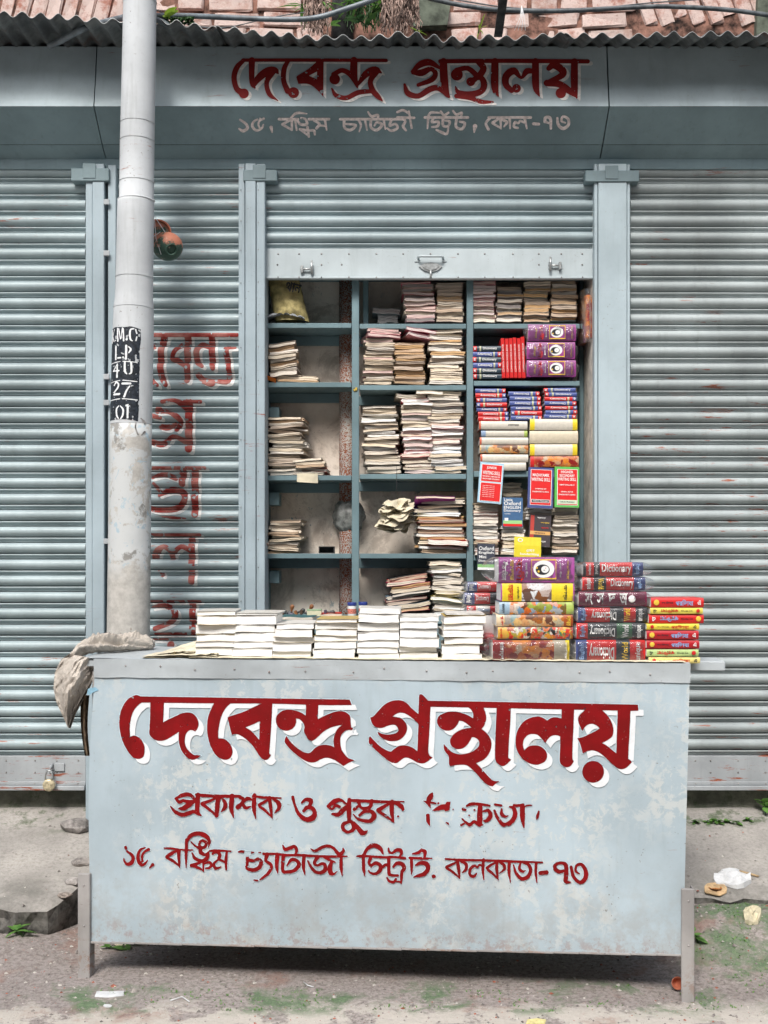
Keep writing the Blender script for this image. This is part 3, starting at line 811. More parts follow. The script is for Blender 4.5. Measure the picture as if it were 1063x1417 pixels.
HOOD1 = [
 ((310, 70, 250), [S((112,58,20),(400,58,20),(700,58,20),(955,60,20)),
  S((118,58,22),(78,100,32),(60,160,32),(75,225,32),(108,250,40)), Dt(118,255,58),
  S((165,60,38),(165,190,28),(183,222,10)), S((178,215,12),(200,170,40),(255,125,46),(300,118,36),(320,138,8)), S((285,128,40),(252,190,28),(268,258,28),(318,297,6)),
  S((380,60,22),(355,110,30),(352,180,30),(375,240,34)), Dt(410,250,64),
  Pg((560,55),(500,108),(425,155),(438,198),(500,200),(550,235),(585,275),(587,55)), Hl((548,125),(548,172),(500,150)),
  Dt(652,170,62), S((645,142,28),(695,118,28),(745,145,30),(785,218,10)), S((765,60,42),(765,150,42),(785,210,14)), S((790,200,16),(835,140,40),(890,112,36),(925,132,10)),
  S((895,125,40),(862,180,30),(875,235,34),(905,270,30),(932,298,8)), S((635,225,10),(660,265,26),(720,280,28),(790,248,30),(870,240,24))]),
 ((550, 70, 280), [S((225,58,22),(500,56,22),(1000,58,22)),
  S((78,112,16),(120,75,34),(170,64,34),(225,95,14)), S((82,118,20),(128,118,36),(175,98,24),(200,122,26),(180,155,28),(110,182,20)), S((242,60,38),(245,150,42),(255,220,34),(275,250,8)),
  S((38,180,14),(55,225,30),(110,240,28),(170,205,32),(215,200,28),(265,240,16)),
  Dt(312,128,62), S((310,105,26),(370,95,26),(425,140,30)), S((425,60,30),(452,95,34),(428,140,34)), Dt(385,165,46), S((395,160,30),(432,138,26),(455,175,34),(440,215,32),(380,232,34),(320,220,24),(305,190,6)), S((310,240,24),(380,250,24),(440,270,24),(500,272,12)),
  S((512,60,38),(512,195,38),(530,240,8)), S((725,60,36),(727,190,36),(745,240,8)), S((720,112,20),(680,110,32),(650,145,14),(612,108,36),(572,135,38),(570,180,34),(600,212,26)), Dt(625,200,46),
  S((930,60,36),(930,200,36),(942,250,8)), S((795,95,26),(820,78,36),(862,100,40),(865,130,34),(790,168,22)), S((785,172,34),(850,178,36),(905,215,34),(940,245,10)), Dt(858,225,54)]),
]
HOOD2 = [
 ((310, 70, 250), [
  S((95,405,8),(130,430,12),(138,455,14),(112,472,14),(90,458,7)), S((212,398,6),(178,414,9),(167,442,12),(190,468,11),(222,456,9),(232,434,5)), S((234,399,10),(210,412,8),(203,434,8),(210,452,7)), S((278,450,16),(284,480,4)),
  S((325,402,12),(435,402,12)), S((400,405,12),(400,466,8)), S((395,405,9),(345,432,13)), S((345,434,11),(400,465,9)),
  S((418,400,9),(428,466,7)), S((395,392,7),(430,366,12),(488,370,3)), S((432,408,9),(450,432,12),(488,432,13),(480,402,9),(455,395,8)),
  S((448,462,12),(490,468,12)), S((492,450,12),(500,505,9)), S((455,468,8),(500,500,9)), S((500,468,8),(530,470,12),(535,492,8)),
  S((500,402,12),(618,402,12)), S((530,410,9),(562,430,12),(545,455,13),(560,440,8),(600,442,9)), S((594,405,12),(605,466,5)),
  S((685,402,12),(1063,402,12)), S((707,405,13),(710,452,11),(745,466,13),(775,437,11),(712,430,8)), S((790,405,10),(806,435,10),(796,476,4)), S((830,405,11),(842,466,5)),
  S((865,405,12),(865,450,12),(900,466,13),(930,435,13),(900,420,9),(886,440,7)), S((848,360,6),(868,385,11),(905,378,12),(905,400,8)), S((940,405,11),(950,461,5)),
  S((985,408,12),(975,440,10),(1010,430,10),(1020,455,12),(985,470,11),(960,455,7))]),
 ((550, 70, 280), [
  S((0,350,11),(88,352,10)), S((0,322,9),(30,312,9),(62,330,9)), S((60,318,7),(75,405,8)), S((22,355,10),(42,370,9),(30,395,12),(45,418,8)),
  S((145,350,11),(370,350,11)), S((162,350,11),(158,408,5)), S((160,345,8),(178,324,10),(225,326,6)), S((188,355,11),(182,375,9),(215,372,10),(212,395,11),(182,400,7)), S((240,350,11),(240,392,10),(265,396,9),(275,372,10),(250,366,7)), S((205,415,7),(232,428,12),(260,436,9),(268,400,6)), S((228,318,7),(245,338,10),(268,325,9)),
  S((312,350,11),(308,398,11),(340,410,11),(354,380,11),(328,372,8)), S((292,315,7),(310,335,10),(338,325,9),(335,345,6)), S((408,396,20),(403,428,4)),
  S((480,350,10),(700,350,11)), S((490,350,11),(465,380,10),(478,412,12)), S((540,352,12),(545,410,4)), S((530,358,9),(500,378,12)), S((502,382,9),(543,405,8)), S((552,362,10),(575,375,11),(560,398,5)),
  S((590,352,12),(592,408,5)), S((668,352,12),(680,408,5)), S((665,376,8),(645,368,9),(635,380,8),(618,375,10),(612,398,10),(632,405,9)), S((715,383,12),(742,385,12)),
  S((775,372,13),(778,350,11),(803,355,13),(806,408,9)), S((775,372,11),(797,380,7)), S((840,353,8),(845,388,12),(870,408,14),(898,390,12),(897,358,11),(870,345,9),(862,368,9),(882,378,5))]),
]
SHUT = [
 ((200, 450, 140, 1044), [S((0,108,42),(960,108,42)), S((215,130,70),(180,260,66),(175,500,66),(225,620,50)), S((60,200,60),(110,240,40)), S((60,560,60),(140,625,36)),
  S((455,120,72),(448,380,68),(445,575,60)), S((440,190,66),(340,250,50),(285,345,40),(350,370,60),(440,440,40)), S((700,130,64),(705,380,66),(710,450,50)),
  S((690,240,50),(600,210,60),(545,270,60),(550,380,60),(600,430,40)), S((560,520,60),(620,570,56),(740,580,50),(870,580,56),(865,400,60),(850,250,56),(940,240,30)), S((610,600,20),(690,625,34),(750,600,20)),
  S((420,795,36),(585,795,36)), S((190,795,40),(300,780,40),(380,810,60),(460,880,60)), S((465,800,78),(462,1280,76)), S((150,880,80),(250,900,40),(330,940,60),(380,1000,50),(340,1080,50)), S((180,1050,60),(250,1060,64),(320,1020,40)), S((80,1210,60),(200,1230,64),(300,1150,36),(420,1200,60)), S((90,940,50),(170,960,40))]),
 ((200, 620, 140, 708), [S((0,142,24),(425,142,24)), S((55,210,22),(140,185,36),(225,215,34)), S((272,170,52),(268,250,46)), S((357,165,50),(357,465,48)),
  S((70,250,20),(110,300,30)), S((110,330,26),(190,295,44),(270,310,44),(285,365,40),(225,425,44),(100,435,36),(40,420,36)), S((130,482,8),(200,488,20),(290,494,10)),
  S((50,608,22),(390,608,22)), S((335,620,46),(333,935,44)), S((75,790,50),(90,730,50),(140,690,34),(190,725,40),(200,780,34)), S((200,740,30),(262,690,34),(320,715,36)), S((85,800,40),(130,890,26)),
  S((50,1075,22),(390,1075,22)), S((340,1085,46),(340,1290,46)), S((60,1115,20),(140,1100,36),(220,1150,46),(190,1215,36),(80,1262,34)), S((80,1300,18),(200,1300,24),(350,1300,20)), S((60,1340,14),(160,1340,20)), Dt(190,1375,50)]),
]
STEN = [((140, 440, 90, 750), [
  S((156,168,22),(156,312,22)), S((192,165,14),(168,235,12)), S((166,240,12),(186,300,20)), Dt(208,293,20),
  S((236,160,20),(240,305,24)), S((252,165,18),(275,285,16)), S((298,160,18),(282,280,14)), S((308,170,20),(314,305,24)), Dt(348,293,28),
  S((428,170,20),(395,180,24),(386,230,26),(392,290,24),(412,308,16)), S((448,178,20),(460,222,20)), S((460,262,20),(452,304,18)),
  S((215,365,26),(215,508,26)), S((240,498,22),(278,498,22)), Dt(308,495,26), S((345,365,30),(342,510,28)), S((372,375,16),(396,405,26),(374,445,16)),
  S((145,552,14),(272,540,14)), S((306,540,14),(465,550,14)),
  S((228,575,14),(185,636,20)), S((180,642,20),(256,642,20)), S((236,568,20),(232,712,28)), S((328,552,26),(330,650,28),(352,684,18)), S((400,552,26),(402,660,26),(378,684,16)),
  S((140,768,12),(268,756,14)), S((305,755,16),(462,768,14)), S((194,806,20),(222,773,22),(252,795,24),(240,840,24),(195,885,20)), S((192,910,28),(264,908,28)), S((300,792,28),(392,792,28)), S((384,822,18),(350,870,24),(322,940,28)),
  S((135,973,14),(270,964,14)), S((300,963,16),(462,976,14)), S((255,1045,18),(228,1080,24),(232,1150,26),(252,1185,18)), S((276,1045,16),(308,1085,26),(305,1150,26),(280,1190,18)), S((345,1042,26),(368,1030,16)), S((363,1050,28),(360,1178,26))])]
STEN_BG = [((140, 440, 90, 750), [Pg((145,155),(200,140),(260,145),(330,150),(400,145),(500,170),(502,290),(490,400),(488,600),(482,800),(480,1050),(470,1215),(300,1195),(128,1200),(132,1000),(135,800),(140,400))])]
# ================================================================== ground and pavement
XL, XR = -3.4, 3.4
def sstep(a, b, x):
    t = max(0, min(1, (x - a) / (b - a))); return t * t * (3 - 2 * t)
def gz(x, y):
    z = .13 * sstep(3.85, 4.36, y) * sstep(.98, 1.25, x) + .03 * sstep(3.9, 4.3, y) * sstep(-1.0, -1.4, x)
    z += .006 * nz(x * 3, y * 3, 1) + .003 * nz(x * 9, y * 9, 4)
    return z - .02 * sstep(3.7, 3.2, y)
mb = MB()
def axis(fine0, fine1, step, far0, far1):
    a = []; v = fine0
    while v < fine1: a.append(v); v += step
    a.append(fine1)
    return far0 + a + far1
xs = axis(-3.4, 3.4, .07, [-200, -40, -12, -6, -4.2], [4.2, 6, 12, 40, 200])
ys = axis(3.0, 5.0, .05, [-200, -40, -10, -3, 0, 1.2, 2.2], [5.4, 8, 40, 200])
vs = [(x, y, gz(x, y) if (-3.5 < x < 3.5 and 2.9 < y < 5.1) else -.02) for y in ys for x in xs]
nx_ = len(xs)
mb.add(vs, [(j * nx_ + i, j * nx_ + i + 1, (j + 1) * nx_ + i + 1, (j + 1) * nx_ + i) for j in range(len(ys) - 1) for i in range(nx_ - 1)], 0, True)
tag(mb.build('ground', M['ground']), kind='structure')

def pz(y): return .335 - (4.97 - y) * .315
def edgeY(x):
    if x < -1.29: e = 4.33
    elif x < -1.12: e = 4.33 + (x + 1.29) / .17 * .36
    elif x < 1.0: e = 4.60
    else: e = 4.40
    return e + .03 * nz(x * 4, 2.2) + .022 * nz(x * 13, 5) + .008 * nz(x * 40, 5)
def pavement(x0, x1, nm):
    mb = MB(); n = int((x1 - x0) / .03)
    rows = 14
    def pt(i, j):
        x = x0 + (x1 - x0) * i / n; e = edgeY(x)
        y = e + (5.12 - e) * j / rows
        return (x, y, pz(y) + .004 * nz(x * 5, y * 5) + (-.012 if j == 0 else 0) - .02 * max(0, nz(x * 7, y * 7, 3) - .4))
    mb.grid(lambda u, v: pt(round(u * n), round(v * rows)), n, rows)
    # broken front face
    def fr(u, v):
        x = x0 + (x1 - x0) * u; e = edgeY(x)
        t = pt(round(u * n), 0)
        return (x, e + .035 * (1 - v) * (1 + 1.6 * nz(x * 11, v * 3)) + .03 * nz(x * 23, v * 5, 2) * (1 if v < .95 else 0), t[2] - (1 - v) * .16)
    mb.grid(fr, n, 4, 1, False)
    return tag(mb.build(nm, [M['pave'], M['slab_edge']]), kind='structure')
pavement(XL, -1.12, 'pavement')
pavement(-1.117, XR, 'pavement')


# ================================================================== unseen terrace added behind the camera to block the low sky
ob_ = thing('sky_block_terrace', 'plain unseen terrace added behind the viewer to block the low sky', 'building', (0, -6.5, 0))
mb = MB()
for x0_, x1_, h_ in ((-26, -9, 8.6), (-8.98, 5, 9.0), (5.02, 24, 8.4)):
    mb.box(x0_, x1_, -8, 0, -.05, h_, .05); mb.box(x0_ + .1, x1_ - .1, 0.002, .25, h_ - .35, h_ - .1, .03)
mb.build('wall', plain('grey_render', (.42, .41, .38), .9, .25, 2), ob_)  # pale render, so the added terrace bounces soft fill
for i in range(14):
    for k in range(2):
        mb = MB(); x = -24 + 3.4 * i
        mb.box(x, x + 1.0, 0.003, .06, 1.2 + 3.2 * k, 2.9 + 3.2 * k, .01)
        w__ = mb.build('window', M['cable'], ob_)

# ================================================================== wall behind, plinth
mb = MB(); mb.box(XL, XR, 5.47, 5.7, -.1, 5.0)
tag(mb.build('sky_block_wall', M['concrete_dark']), kind='structure')  # dark unseen wall added behind everything to keep sky light out
YW = 5.0
zrail = PZ(1093, 4.98)
mb = MB()
def plg(u, v):
    x = XL + (XR - XL) * u
    return (x, 5.055 - .05 * (1 - v) ** 2 + .006 * nz(x * 6, v * 4), .22 + (zrail - .015 - .22) * v)
mb.grid(plg, 160, 5)
mb.box(XL, XR, 5.055, 5.3, .2, zrail - .02)
tag(mb.build('plinth', M['plinth']), kind='structure')

# ================================================================== rolling shutters
PITCH = 22.58 * YW / F
PROF = [(0, 0), (.012, .0100), (.05, .0170), (.15, .0235), (.28, .0265), (.42, .0240), (.55, .0150), (.625, .0040), (.637, -.014), (.675, -.014), (.685, .0110), (.735, .0140), (.78, .0110), (.825, .0020), (.915, .0005), (.952, .0005), (.958, -.012), (.99, -.012), (1, .004)]
def out_at(t):
    t = max(0, min(1, t))
    for (a, b), (c, d) in zip(PROF[:-1], PROF[1:]):
        if t <= c: return b + (d - b) * (t - a) / (c - a + 1e-9)
    return 0
def slat_mesh(w, mat, var=0):
    mb = MB(); n = max(8, int(w / .07))
    m = len(PROF)
    vs = []
    for i in range(n + 1):
        x = w * i / n
        for t, o in PROF:
            d = .0022 * nz(x * 2.1, t * .6, w + var * 7) + .0016 * max(0, nz(x * 5, t, var * 3 + w) - .25) * 4
            vs.append((x, -o + d, -t * PITCH))
    groups = [(0, 1), (1, 7), (7, 8), (8, 9), (9, 10), (10, 14), (14, 15), (15, 16), (16, 17), (17, 18)]
    for a, b in groups:
        sub = []
        base = [vs[i * m + k] for i in range(n + 1) for k in range(a, b + 1)]
        k_ = b - a + 1
        fs = [(i * k_ + k, i * k_ + k + 1, (i + 1) * k_ + k + 1, (i + 1) * k_ + k) for i in range(n) for k in range(k_ - 1)]
        mb.add(base, fs, 0, True)
    return mb.mesh('slat', mat)

def rivet(mb, x, y, z, r=.0042, mi=0):
    mb.lathe([(r, 0), (r * .85, r * .45), (r * .45, r * .75), (0.0005, r * .8)], 8, mi, Matrix.Translation((x, y, z)) @ Matrix.Rotation(R(90), 4, 'X'))

SHUTTERS = {}
def shutter(label, pxa, pxb, ytop, n, mat, rail=True):
    x0, x1 = PX(pxa, YW), PX(pxb, YW)
    zt = PZ(ytop, YW)
    t = thing('rolling_shutter', label, 'shutter', (x0, YW, zt))
    mes = [slat_mesh(x1 - x0, mat, q) for q in range(6)]
    for i in range(n):
        o = link('slat', mes[(i * 5 + i // 3) % 6], t, (0, random.uniform(-.0012, .0012), -i * PITCH))
        o.rotation_euler = (0, random.uniform(-.0010, .0010), 0)
    return t, x0, x1, zt, zt - n * PITCH

YT = 232
tA, ax0, ax1, azt, azb = shutter('closed grey corrugated steel shutter left of the lamp post, padlocked at its foot', -330, 120, YT, 36, M['slat'])
tB, bx0, bx1, bzt, bzb = shutter('closed narrow steel shutter behind the lamp post, painted with red letters', 158, 332, YT, 36, M['slat'])
tC, cx0, cx1, czt, czb = shutter('raised steel shutter rolled up over the open bookshelves', 364, 824, YT, 5, M['slat_clean'])
tD, dx0, dx1, dzt, dzb = shutter('closed rust stained steel shutter right of the open bookshelves', 871, 1400, YT, 36, M['slat_worn'])

def low_rail(t, x0, x1, zt, zb, mat, ox, oz, riv_px, padlock=False):
    """bottom rail with an angle lip and rivets; parts are children (local coords)"""
    mb = MB()
    X0, X1 = x0 - ox, x1 - ox
    T, B = zt - oz, zb - oz
    mb.box(X0, X1, -.014, 0, T - .001, B + .02, .002)
    mb.box(X0, X1, -.020, .0, B + .036, B + .020, .002)
    mb.box(X0, X1, -.038, .004, B, B + .0195, .0025)
    rl = mb.build('bottom_rail', mat, t)
    mb = MB()
    for px in riv_px:
        x = PX(px, 4.98) - ox
        rivet(mb, x, -.0140, T - .022); rivet(mb, x, -.0200, B + .028, .0035)
        if int(px) % 2 == 0: rivet(mb, x, -.0140, T - .075)
    o = mb.build('rivets', M['rivet'], rl); o['kind'] = 'stuff'
low_rail(tA, ax0, ax1, azb, zrail, M['railrust'], ax0, azt, [-220, -150, -90, -50, 8, 48, 78, 108])
low_rail(tB, bx0, bx1, bzb, zrail, M['railrust'], bx0, bzt, [190, 240, 290])
low_rail(tD, dx0, dx1, dzb, zrail, M['railrust'], dx0, dzt, [885, 925, 963, 984, 1022, 1060, 1100, 1150, 1210, 1280])
# raised bottom rail of the open shutter
zr0, zr1 = PZ(346, 4.98), PZ(386, 4.98)
mb = MB()
mb.box(0.002, cx1 - cx0 - .002, -.016, 0, czb - czt - .001, zr1 + .012 - czt, .002)
mb.box(0.002, cx1 - cx0 - .002, -.026, .006, zr1 - czt, zr1 + .0115 - czt, .002)
rlC = mb.build('bottom_rail', M['rail'], tC)
mb = MB()
for px in (385, 414, 445, 483, 521, 558, 596, 634, 671, 710, 746, 777, 806):
    rivet(mb, PX(px, 4.98) - cx0, -.016, PZ(351, 4.98) - czt)
    rivet(mb, PX(px, 4.98) - cx0, -.026, PZ(384, 4.98) - czt, .0035)
for px in (384, 445, 473, 746, 806): rivet(mb, PX(px, 4.98) - cx0, -.016, PZ(366, 4.98) - czt)
o = mb.build('rivets', M['rivet'], rlC); o['kind'] = 'stuff'
def staple(px, py, flip, parent, ox, oz):
    x, z = PX(px, 4.98) - ox, PZ(py, 4.98) - oz
    mb = MB()
    mb.box(x - .028, x - .016, -.034, -.016, z - .018, z + .016, .002)
    mb.box(x + .016, x + .028, -.034, -.016, z - .018, z + .016, .002)
    mb.tube([(x - .03, -.028, z), (x + .03, -.028, z)], .0045, 8)
    mb.tube([(x + .022 * flip, -.034, z - .024), (x + .022 * flip, -.036, z + .036)], .005, 8)
    mb.build('bolt_staple', M['steel'], parent)
staple(425, 373, 1, rlC, cx0, czt); staple(768, 368, -1, rlC, cx0, czt)
# central handle with a fan shaped plate
x, z = PX(596, 4.98) - cx0, PZ(358, 4.98) - czt
mb = MB()
mb.tube([(x - .055, -.016, z + .002), (x - .054, -.038, z + .004), (x - .045, -.042, z + .005), (x + .045, -.042, z + .005), (x + .054, -.038, z + .004), (x + .055, -.016, z + .002)], .0055, 8)
mb.box(x - .072, x - .05, -.020, -.0165, z - .014, z + .002, .001); mb.box(x + .05, x + .072, -.020, -.0165, z - .014, z + .002, .001)
mb.build('handle', M['rail'], rlC)
mb = MB()
fan = [(x - .052, z - .035), (x - .03, z - .022), (x, z - .016), (x + .03, z - .022), (x + .052, z - .035), (x + .03, z - .053), (x, z - .060), (x - .03, z - .053)]
mb.prism(fan, -.023, -.0165)
mb.prism([(x + (a - x) * .7, z - .037 + (b - z + .037) * .7) for a, b in fan], -.026, -.0232)
mb.build('lock_plate', M['steel'], rlC)
mb = MB(); mb.tube([(x, -.026, z - .05), (x, -.028, z - .085)], .005, 8); mb.build('lock_tongue', M['steel'], rlC)

# padlock and hasp on the left shutter
x, z = PX(75, 4.96), PZ(1063, 4.96)
mb = MB()
mb.box(x - .004 - ax0, x + .04 - ax0, -.022, -.0145, z - .018 - azt, z + .018 - azt, .002)
mb.box(x - .045 - ax0, x - .004 - ax0, -.018, -.0145, z - .014 - azt, z + .01 - azt, .001)
mb.tube([(x - .014 - ax0, -.016, z - azt + .012), (x - .014 - ax0, -.04, z - azt + .004), (x - .014 - ax0, -.042, z - azt - .02), (x - .014 - ax0, -.016, z - azt - .028)], .006, 8)
mb.build('hasp', M['railrust'], tA)
pl = thing('padlock', 'round brass padlock hanging from the hasp of the left shutter', 'padlock', (PX(67, 4.93), 4.94, PZ(1087, 4.93)), 0)
mb = MB()
prof = [(0.0005, -.010), (.022, -.010), (.027, -.006), (.028, 0), (.027, .006), (.022, .010), (.0005, .010)]
mb.lathe(prof, 20, 0, Matrix.Rotation(R(90), 4, 'X'))
mb.lathe([(.019, -.0112), (.017, -.0122), (.0005, -.0122)], 20, 0, Matrix.Rotation(R(-90), 4, 'X') @ Matrix.Scale(-1, 4, (0, 0, 1)))
mb.build('lock_body', M['brass'], pl)
mb = MB(); mb.tube([(-.015, 0, .015), (-.016, 0, .045), (-.008, -.002, .062), (.006, -.002, .064), (.015, 0, .048), (.015, 0, .015)], .004, 8)
mb.build('shackle', M['steel'], pl)

# painted letters on the narrow shutter: mesh that follows the slats
fld = Field(204, 455, 334, 905, .5)
for crop, it in SHUT: put(fld, crop, it)
fld.D[:, fld.X[0] > 331] = 9
fld.D[:, fld.X[0] < 202] = 9
def on_slat(px, py, off):
    p = P(px, py, YW - .008)
    t = ((bzt - p.z) / PITCH) % 1.0
    return Vector((p.x - bx0, -out_at(t) - off, p.z - bzt))
nzf = fld.noise(6, 3)
field_mesh('red_lettering', fld, np.maximum(fld.D, (.30 + .16 * (fld.noise(30, 5) - .5) - nzf) * 8), lambda x, y: on_slat(x, y, .0022), M['red_slat'], tB)
wh = np.maximum(fld.shifted(4.0, 3.0), -(fld.D - .2)); wh[:, fld.X[0] > 331] = 9
field_mesh('white_lettering', fld, wh, lambda x, y: on_slat(x, y, .0019), M['white_slat'], tB)

# ================================================================== posts between the shutters
zfoot, zhead = .30, PZ(226, 4.93)
def post(label, strips, mat, cap=None, extra=None, dep=.16):
    """strips: (px0, px1, front depth offset)"""
    a, b = strips[0][0], strips[-1][1]
    t = thing('door_post', label, 'post', (PX((a + b) / 2, 4.93), 4.93, zfoot))
    ox, oz = t.location.x, zfoot
    for i, (p0, p1, dy) in enumerate(strips):
        mb = MB(); mb.box(PX(p0, 4.93) - ox, PX(p1, 4.93) - ox - .001, dy, dep, 0.0, zhead - oz - .001 * i, .003)
        mb.build('upright', mat, t)
    if cap:
        mb = MB(); z1, z0 = PZ(cap[2], 4.91), PZ(cap[3], 4.91)
        mb.box(PX(cap[0], 4.91) - ox, PX(cap[1], 4.91) - ox, -.006, .05, z0 - oz, z1 - oz, .003)
        m2 = (cap[0] + cap[1]) / 2
        mb.box(PX(m2 - 10, 4.91) - ox, PX(m2 + 8, 4.91) - ox, -.009, -.0065, z0 - oz + .012, z1 - oz + .02, .003)
        mb.build('bracket_cap', M['cap'], t)
    if extra: extra(t, ox, oz)
    return t
def hinges(t, ox, oz):
    for py in (279, 350, 521, 557, 749):
        mb = MB(); z = PZ(py, 4.92) - oz
        mb.box(PX(143, 4.92) - ox, PX(151, 4.92) - ox, -.008, .0, z - .012, z + .012, .002)
        mb.build('hinge_lug', M['railrust'], t)
post('grey steel door post left of the lamp post with small hinge lugs', [(118, 128, .006), (128, 144.5, 0), (148.5, 160, .012)], M['post'], (97, 150, 231, 249), hinges)
def riv(t, ox, oz):
    mb = MB()
    for py in range(260, 860, 44):
        for px in (333.5, 357.5): rivet(mb, PX(px, 4.93) - ox, 0, PZ(py + random.uniform(-4, 4), 4.93) - oz, .0028)
    o = mb.build('rivets', M['rivet'], t); o['kind'] = 'stuff'
post('grey steel door post at the left side of the open bookshelves, rusty near the counter', [(330, 339, .004), (339.6, 354.5, -.004), (355, 367, .0)], M['post'], (336, 383, 233, 249), riv)
post('wide plain blue-grey steel post right of the open bookshelves', [(823, 828, .006), (828.3, 868, 0), (868.3, 873, .006)], M['post2'], (811, 886, 234, 250), None, .052)
mb = MB(); mb.box(XL, XR, 4.965, 5.3, PZ(234, 4.965), PZ(223, 4.965) + .05, .002)
tag(mb.build('lintel', M['hood']), 'long grey steel lintel running above all the shutters under the shutter box', 'lintel')

# ================================================================== shutter box with the name
YHF, YHM = 4.76, 4.90      # front edge and knuckle of the shutter box
Za, Zb, Zc = PZ(147, YHF), PZ(200, YHM), PZ(226, 4.985)
HP = [(YHF + .05, 3.68), (YHF + .04, 3.62), (YHF + .03, 3.55), (YHF, Za)]
def hood(label, x0, x1):
    t = thing('shutter_box', label, 'shutter box', ((x0 + x1) / 2, 4.985, Zc))
    L = lambda x, y, z: (x - t.location.x, y - 4.985, z - Zc)
    n = max(4, int((x1 - x0) / .1))
    mb = MB()
    def fc(u, v):
        x = x0 + (x1 - x0) * u; f = v * (len(HP) - 1); i = min(int(f), len(HP) - 2); w = f - i
        y = HP[i][0] + (HP[i + 1][0] - HP[i][0]) * w; z = HP[i][1] + (HP[i + 1][1] - HP[i][1]) * w
        return L(x, y + .004 * nz(x * 2.1, z * 3), z)
    mb.grid(fc, n, 9); t['_f'] = mb.build('fascia', M['hood_face'], t).name
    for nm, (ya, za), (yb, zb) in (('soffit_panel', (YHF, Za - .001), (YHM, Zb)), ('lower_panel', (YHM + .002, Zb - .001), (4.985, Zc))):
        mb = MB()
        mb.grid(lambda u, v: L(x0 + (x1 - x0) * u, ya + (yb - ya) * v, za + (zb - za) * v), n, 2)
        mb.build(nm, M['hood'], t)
    mb = MB()
    for xx, s in ((x0, 1), (x1, -1)):
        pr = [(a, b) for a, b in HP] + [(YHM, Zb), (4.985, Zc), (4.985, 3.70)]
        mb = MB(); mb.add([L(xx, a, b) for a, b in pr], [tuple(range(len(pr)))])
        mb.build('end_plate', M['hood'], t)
    return t
xs1, xs2 = PX(130, YHF), PX(843, YHF)
hood('left length of grey shutter box ending at a seam left of the lamp post', XL, xs1 - .002)
hC = hood('middle length of grey shutter box carrying the red and white shop name', xs1 + .002, xs2 - .002)
hood('right length of grey shutter box beyond the seam, blank and stained', xs2 + .003, XR)
fasC = bpy.data.objects[hC['_f']]
for o_ in bpy.data.objects:
    if '_f' in o_: del o_['_f']
fld = Field(315, 76, 822, 146, .45)
for crop, it in HOOD1: put(fld, crop, it)
nA, nB = Vector((0, -1, 0)), None
def on_fascia(px, py, off):
    p = P(px, py, YHF + .02)
    for _ in range(2):
        z = p.z
        y = YHF
        for (ya, za), (yb, zb) in zip(HP[:-1], HP[1:]):
            if zb <= z <= za: y = ya + (yb - ya) * (za - z) / (za - zb)
        p = P(px, py, y)
    y = y + .004 * nz(p.x * 2.1, p.z * 3)
    return Vector((p.x, y - off, p.z)) - hC.location
nzf = fld.noise(5, 9); big = fld.noise(60, 4)
Dr = np.maximum(fld.D, (.17 + .06 * (big > .62) - nzf) * 8)
field_mesh('red_lettering', fld, Dr, lambda x, y: on_fascia(x, y, .0032), M['red_hood'], fasC)
wh = np.maximum(fld.shifted(4.0, 2.8), -(fld.D - .1)); wh = np.maximum(wh, (.16 - fld.noise(5, 10)) * 8)
field_mesh('white_lettering', fld, wh, lambda x, y: on_fascia(x, y, .0026), M['cream_white'], fasC)
fld = Field(326, 148, 800, 196, .35)
for crop, it in HOOD2: put(fld, crop, it)
n2 = Vector((0, -(Za - Zb), -(YHM - YHF))).normalized()
p2 = Vector((0, YHF, Za))
fld.D = np.maximum(fld.D - .5, (.12 - fld.noise(4, 12)) * 6)
field_mesh('address_lettering', fld, fld.D, lambda x, y: plane_hit(x, y, p2, n2) + n2 * .002 - hC.location, M['pinkish'], hC)

# ================================================================== corrugated eave
ZR = PZ(60, 4.80)
def roof(label, pxa, pxb, Yf, ypts, seed, ragged=.4):
    xa, xb = PX(pxa, Yf), PX(pxb, Yf)
    rg = random.Random(seed)
    t_ = None
    mb = MB(); n = int((xb - xa) / .0075); rows = 6
    ph = rg.random()
    def edge(px):
        for (a, b), (c, d) in zip(ypts[:-1], ypts[1:]):
            if px <= c: return b + (d - b) * max(0, (px - a)) / (c - a)
        return ypts[-1][1]
    def fn(u, v):
        x = xa + (xb - xa) * u
        yf = Yf - .035 * ragged * nz(x * 6, seed) - .02 * ragged * max(0, nz(x * 15, seed + 3))
        zf = PZ(edge(CX + x * F / Yf), Yf)
        if v < .5:
            w = v / .5; y = yf + (4.83 - yf) * w; z = zf + (ZR - zf) * w
        else:
            w = (v - .5) / .5; y = 4.83 + .41 * w; z = ZR + .41 * w * .24
        am = .012 * (1 + .35 * nz(x * 2.5, seed))
        z += am * math.cos(2 * math.pi * (x / .0735 + ph)) + (.008 * nz(x * 5, seed + 7) * (1 - v))
        return (x, y, z)
    mb.grid(fn, n, rows)
    b = len(mb.v)
    # thickness
    mb.v += [(a, b_, c + .0016) for a, b_, c in mb.v]
    fs = list(mb.f)
    for f in fs:
        mb.f.append(tuple(i + b for i in f[::-1])); mb.m.append(0); mb.sm.append(True)
    for i in range(n):
        mb.f.append((i, i + b, i + 1 + b, i + 1)); mb.m.append(1); mb.sm.append(False)
    o = mb.build('roof_sheet', [M['tin'], M['steel']])
    return tag(o, label, 'roof sheet')
roof('corrugated tin eave sheet at the left end, above the blank part of the shutter box', -420, 160, 4.54, [(-400, 22), (0, 20), (60, 21), (96, 25), (160, 30)], 2, .4)
roof('corrugated tin eave sheet running behind the top of the lamp post', 152, 230, 4.652, [(90, 25), (140, 30), (220, 30), (265, 34), (300, 40)], 7, .6)
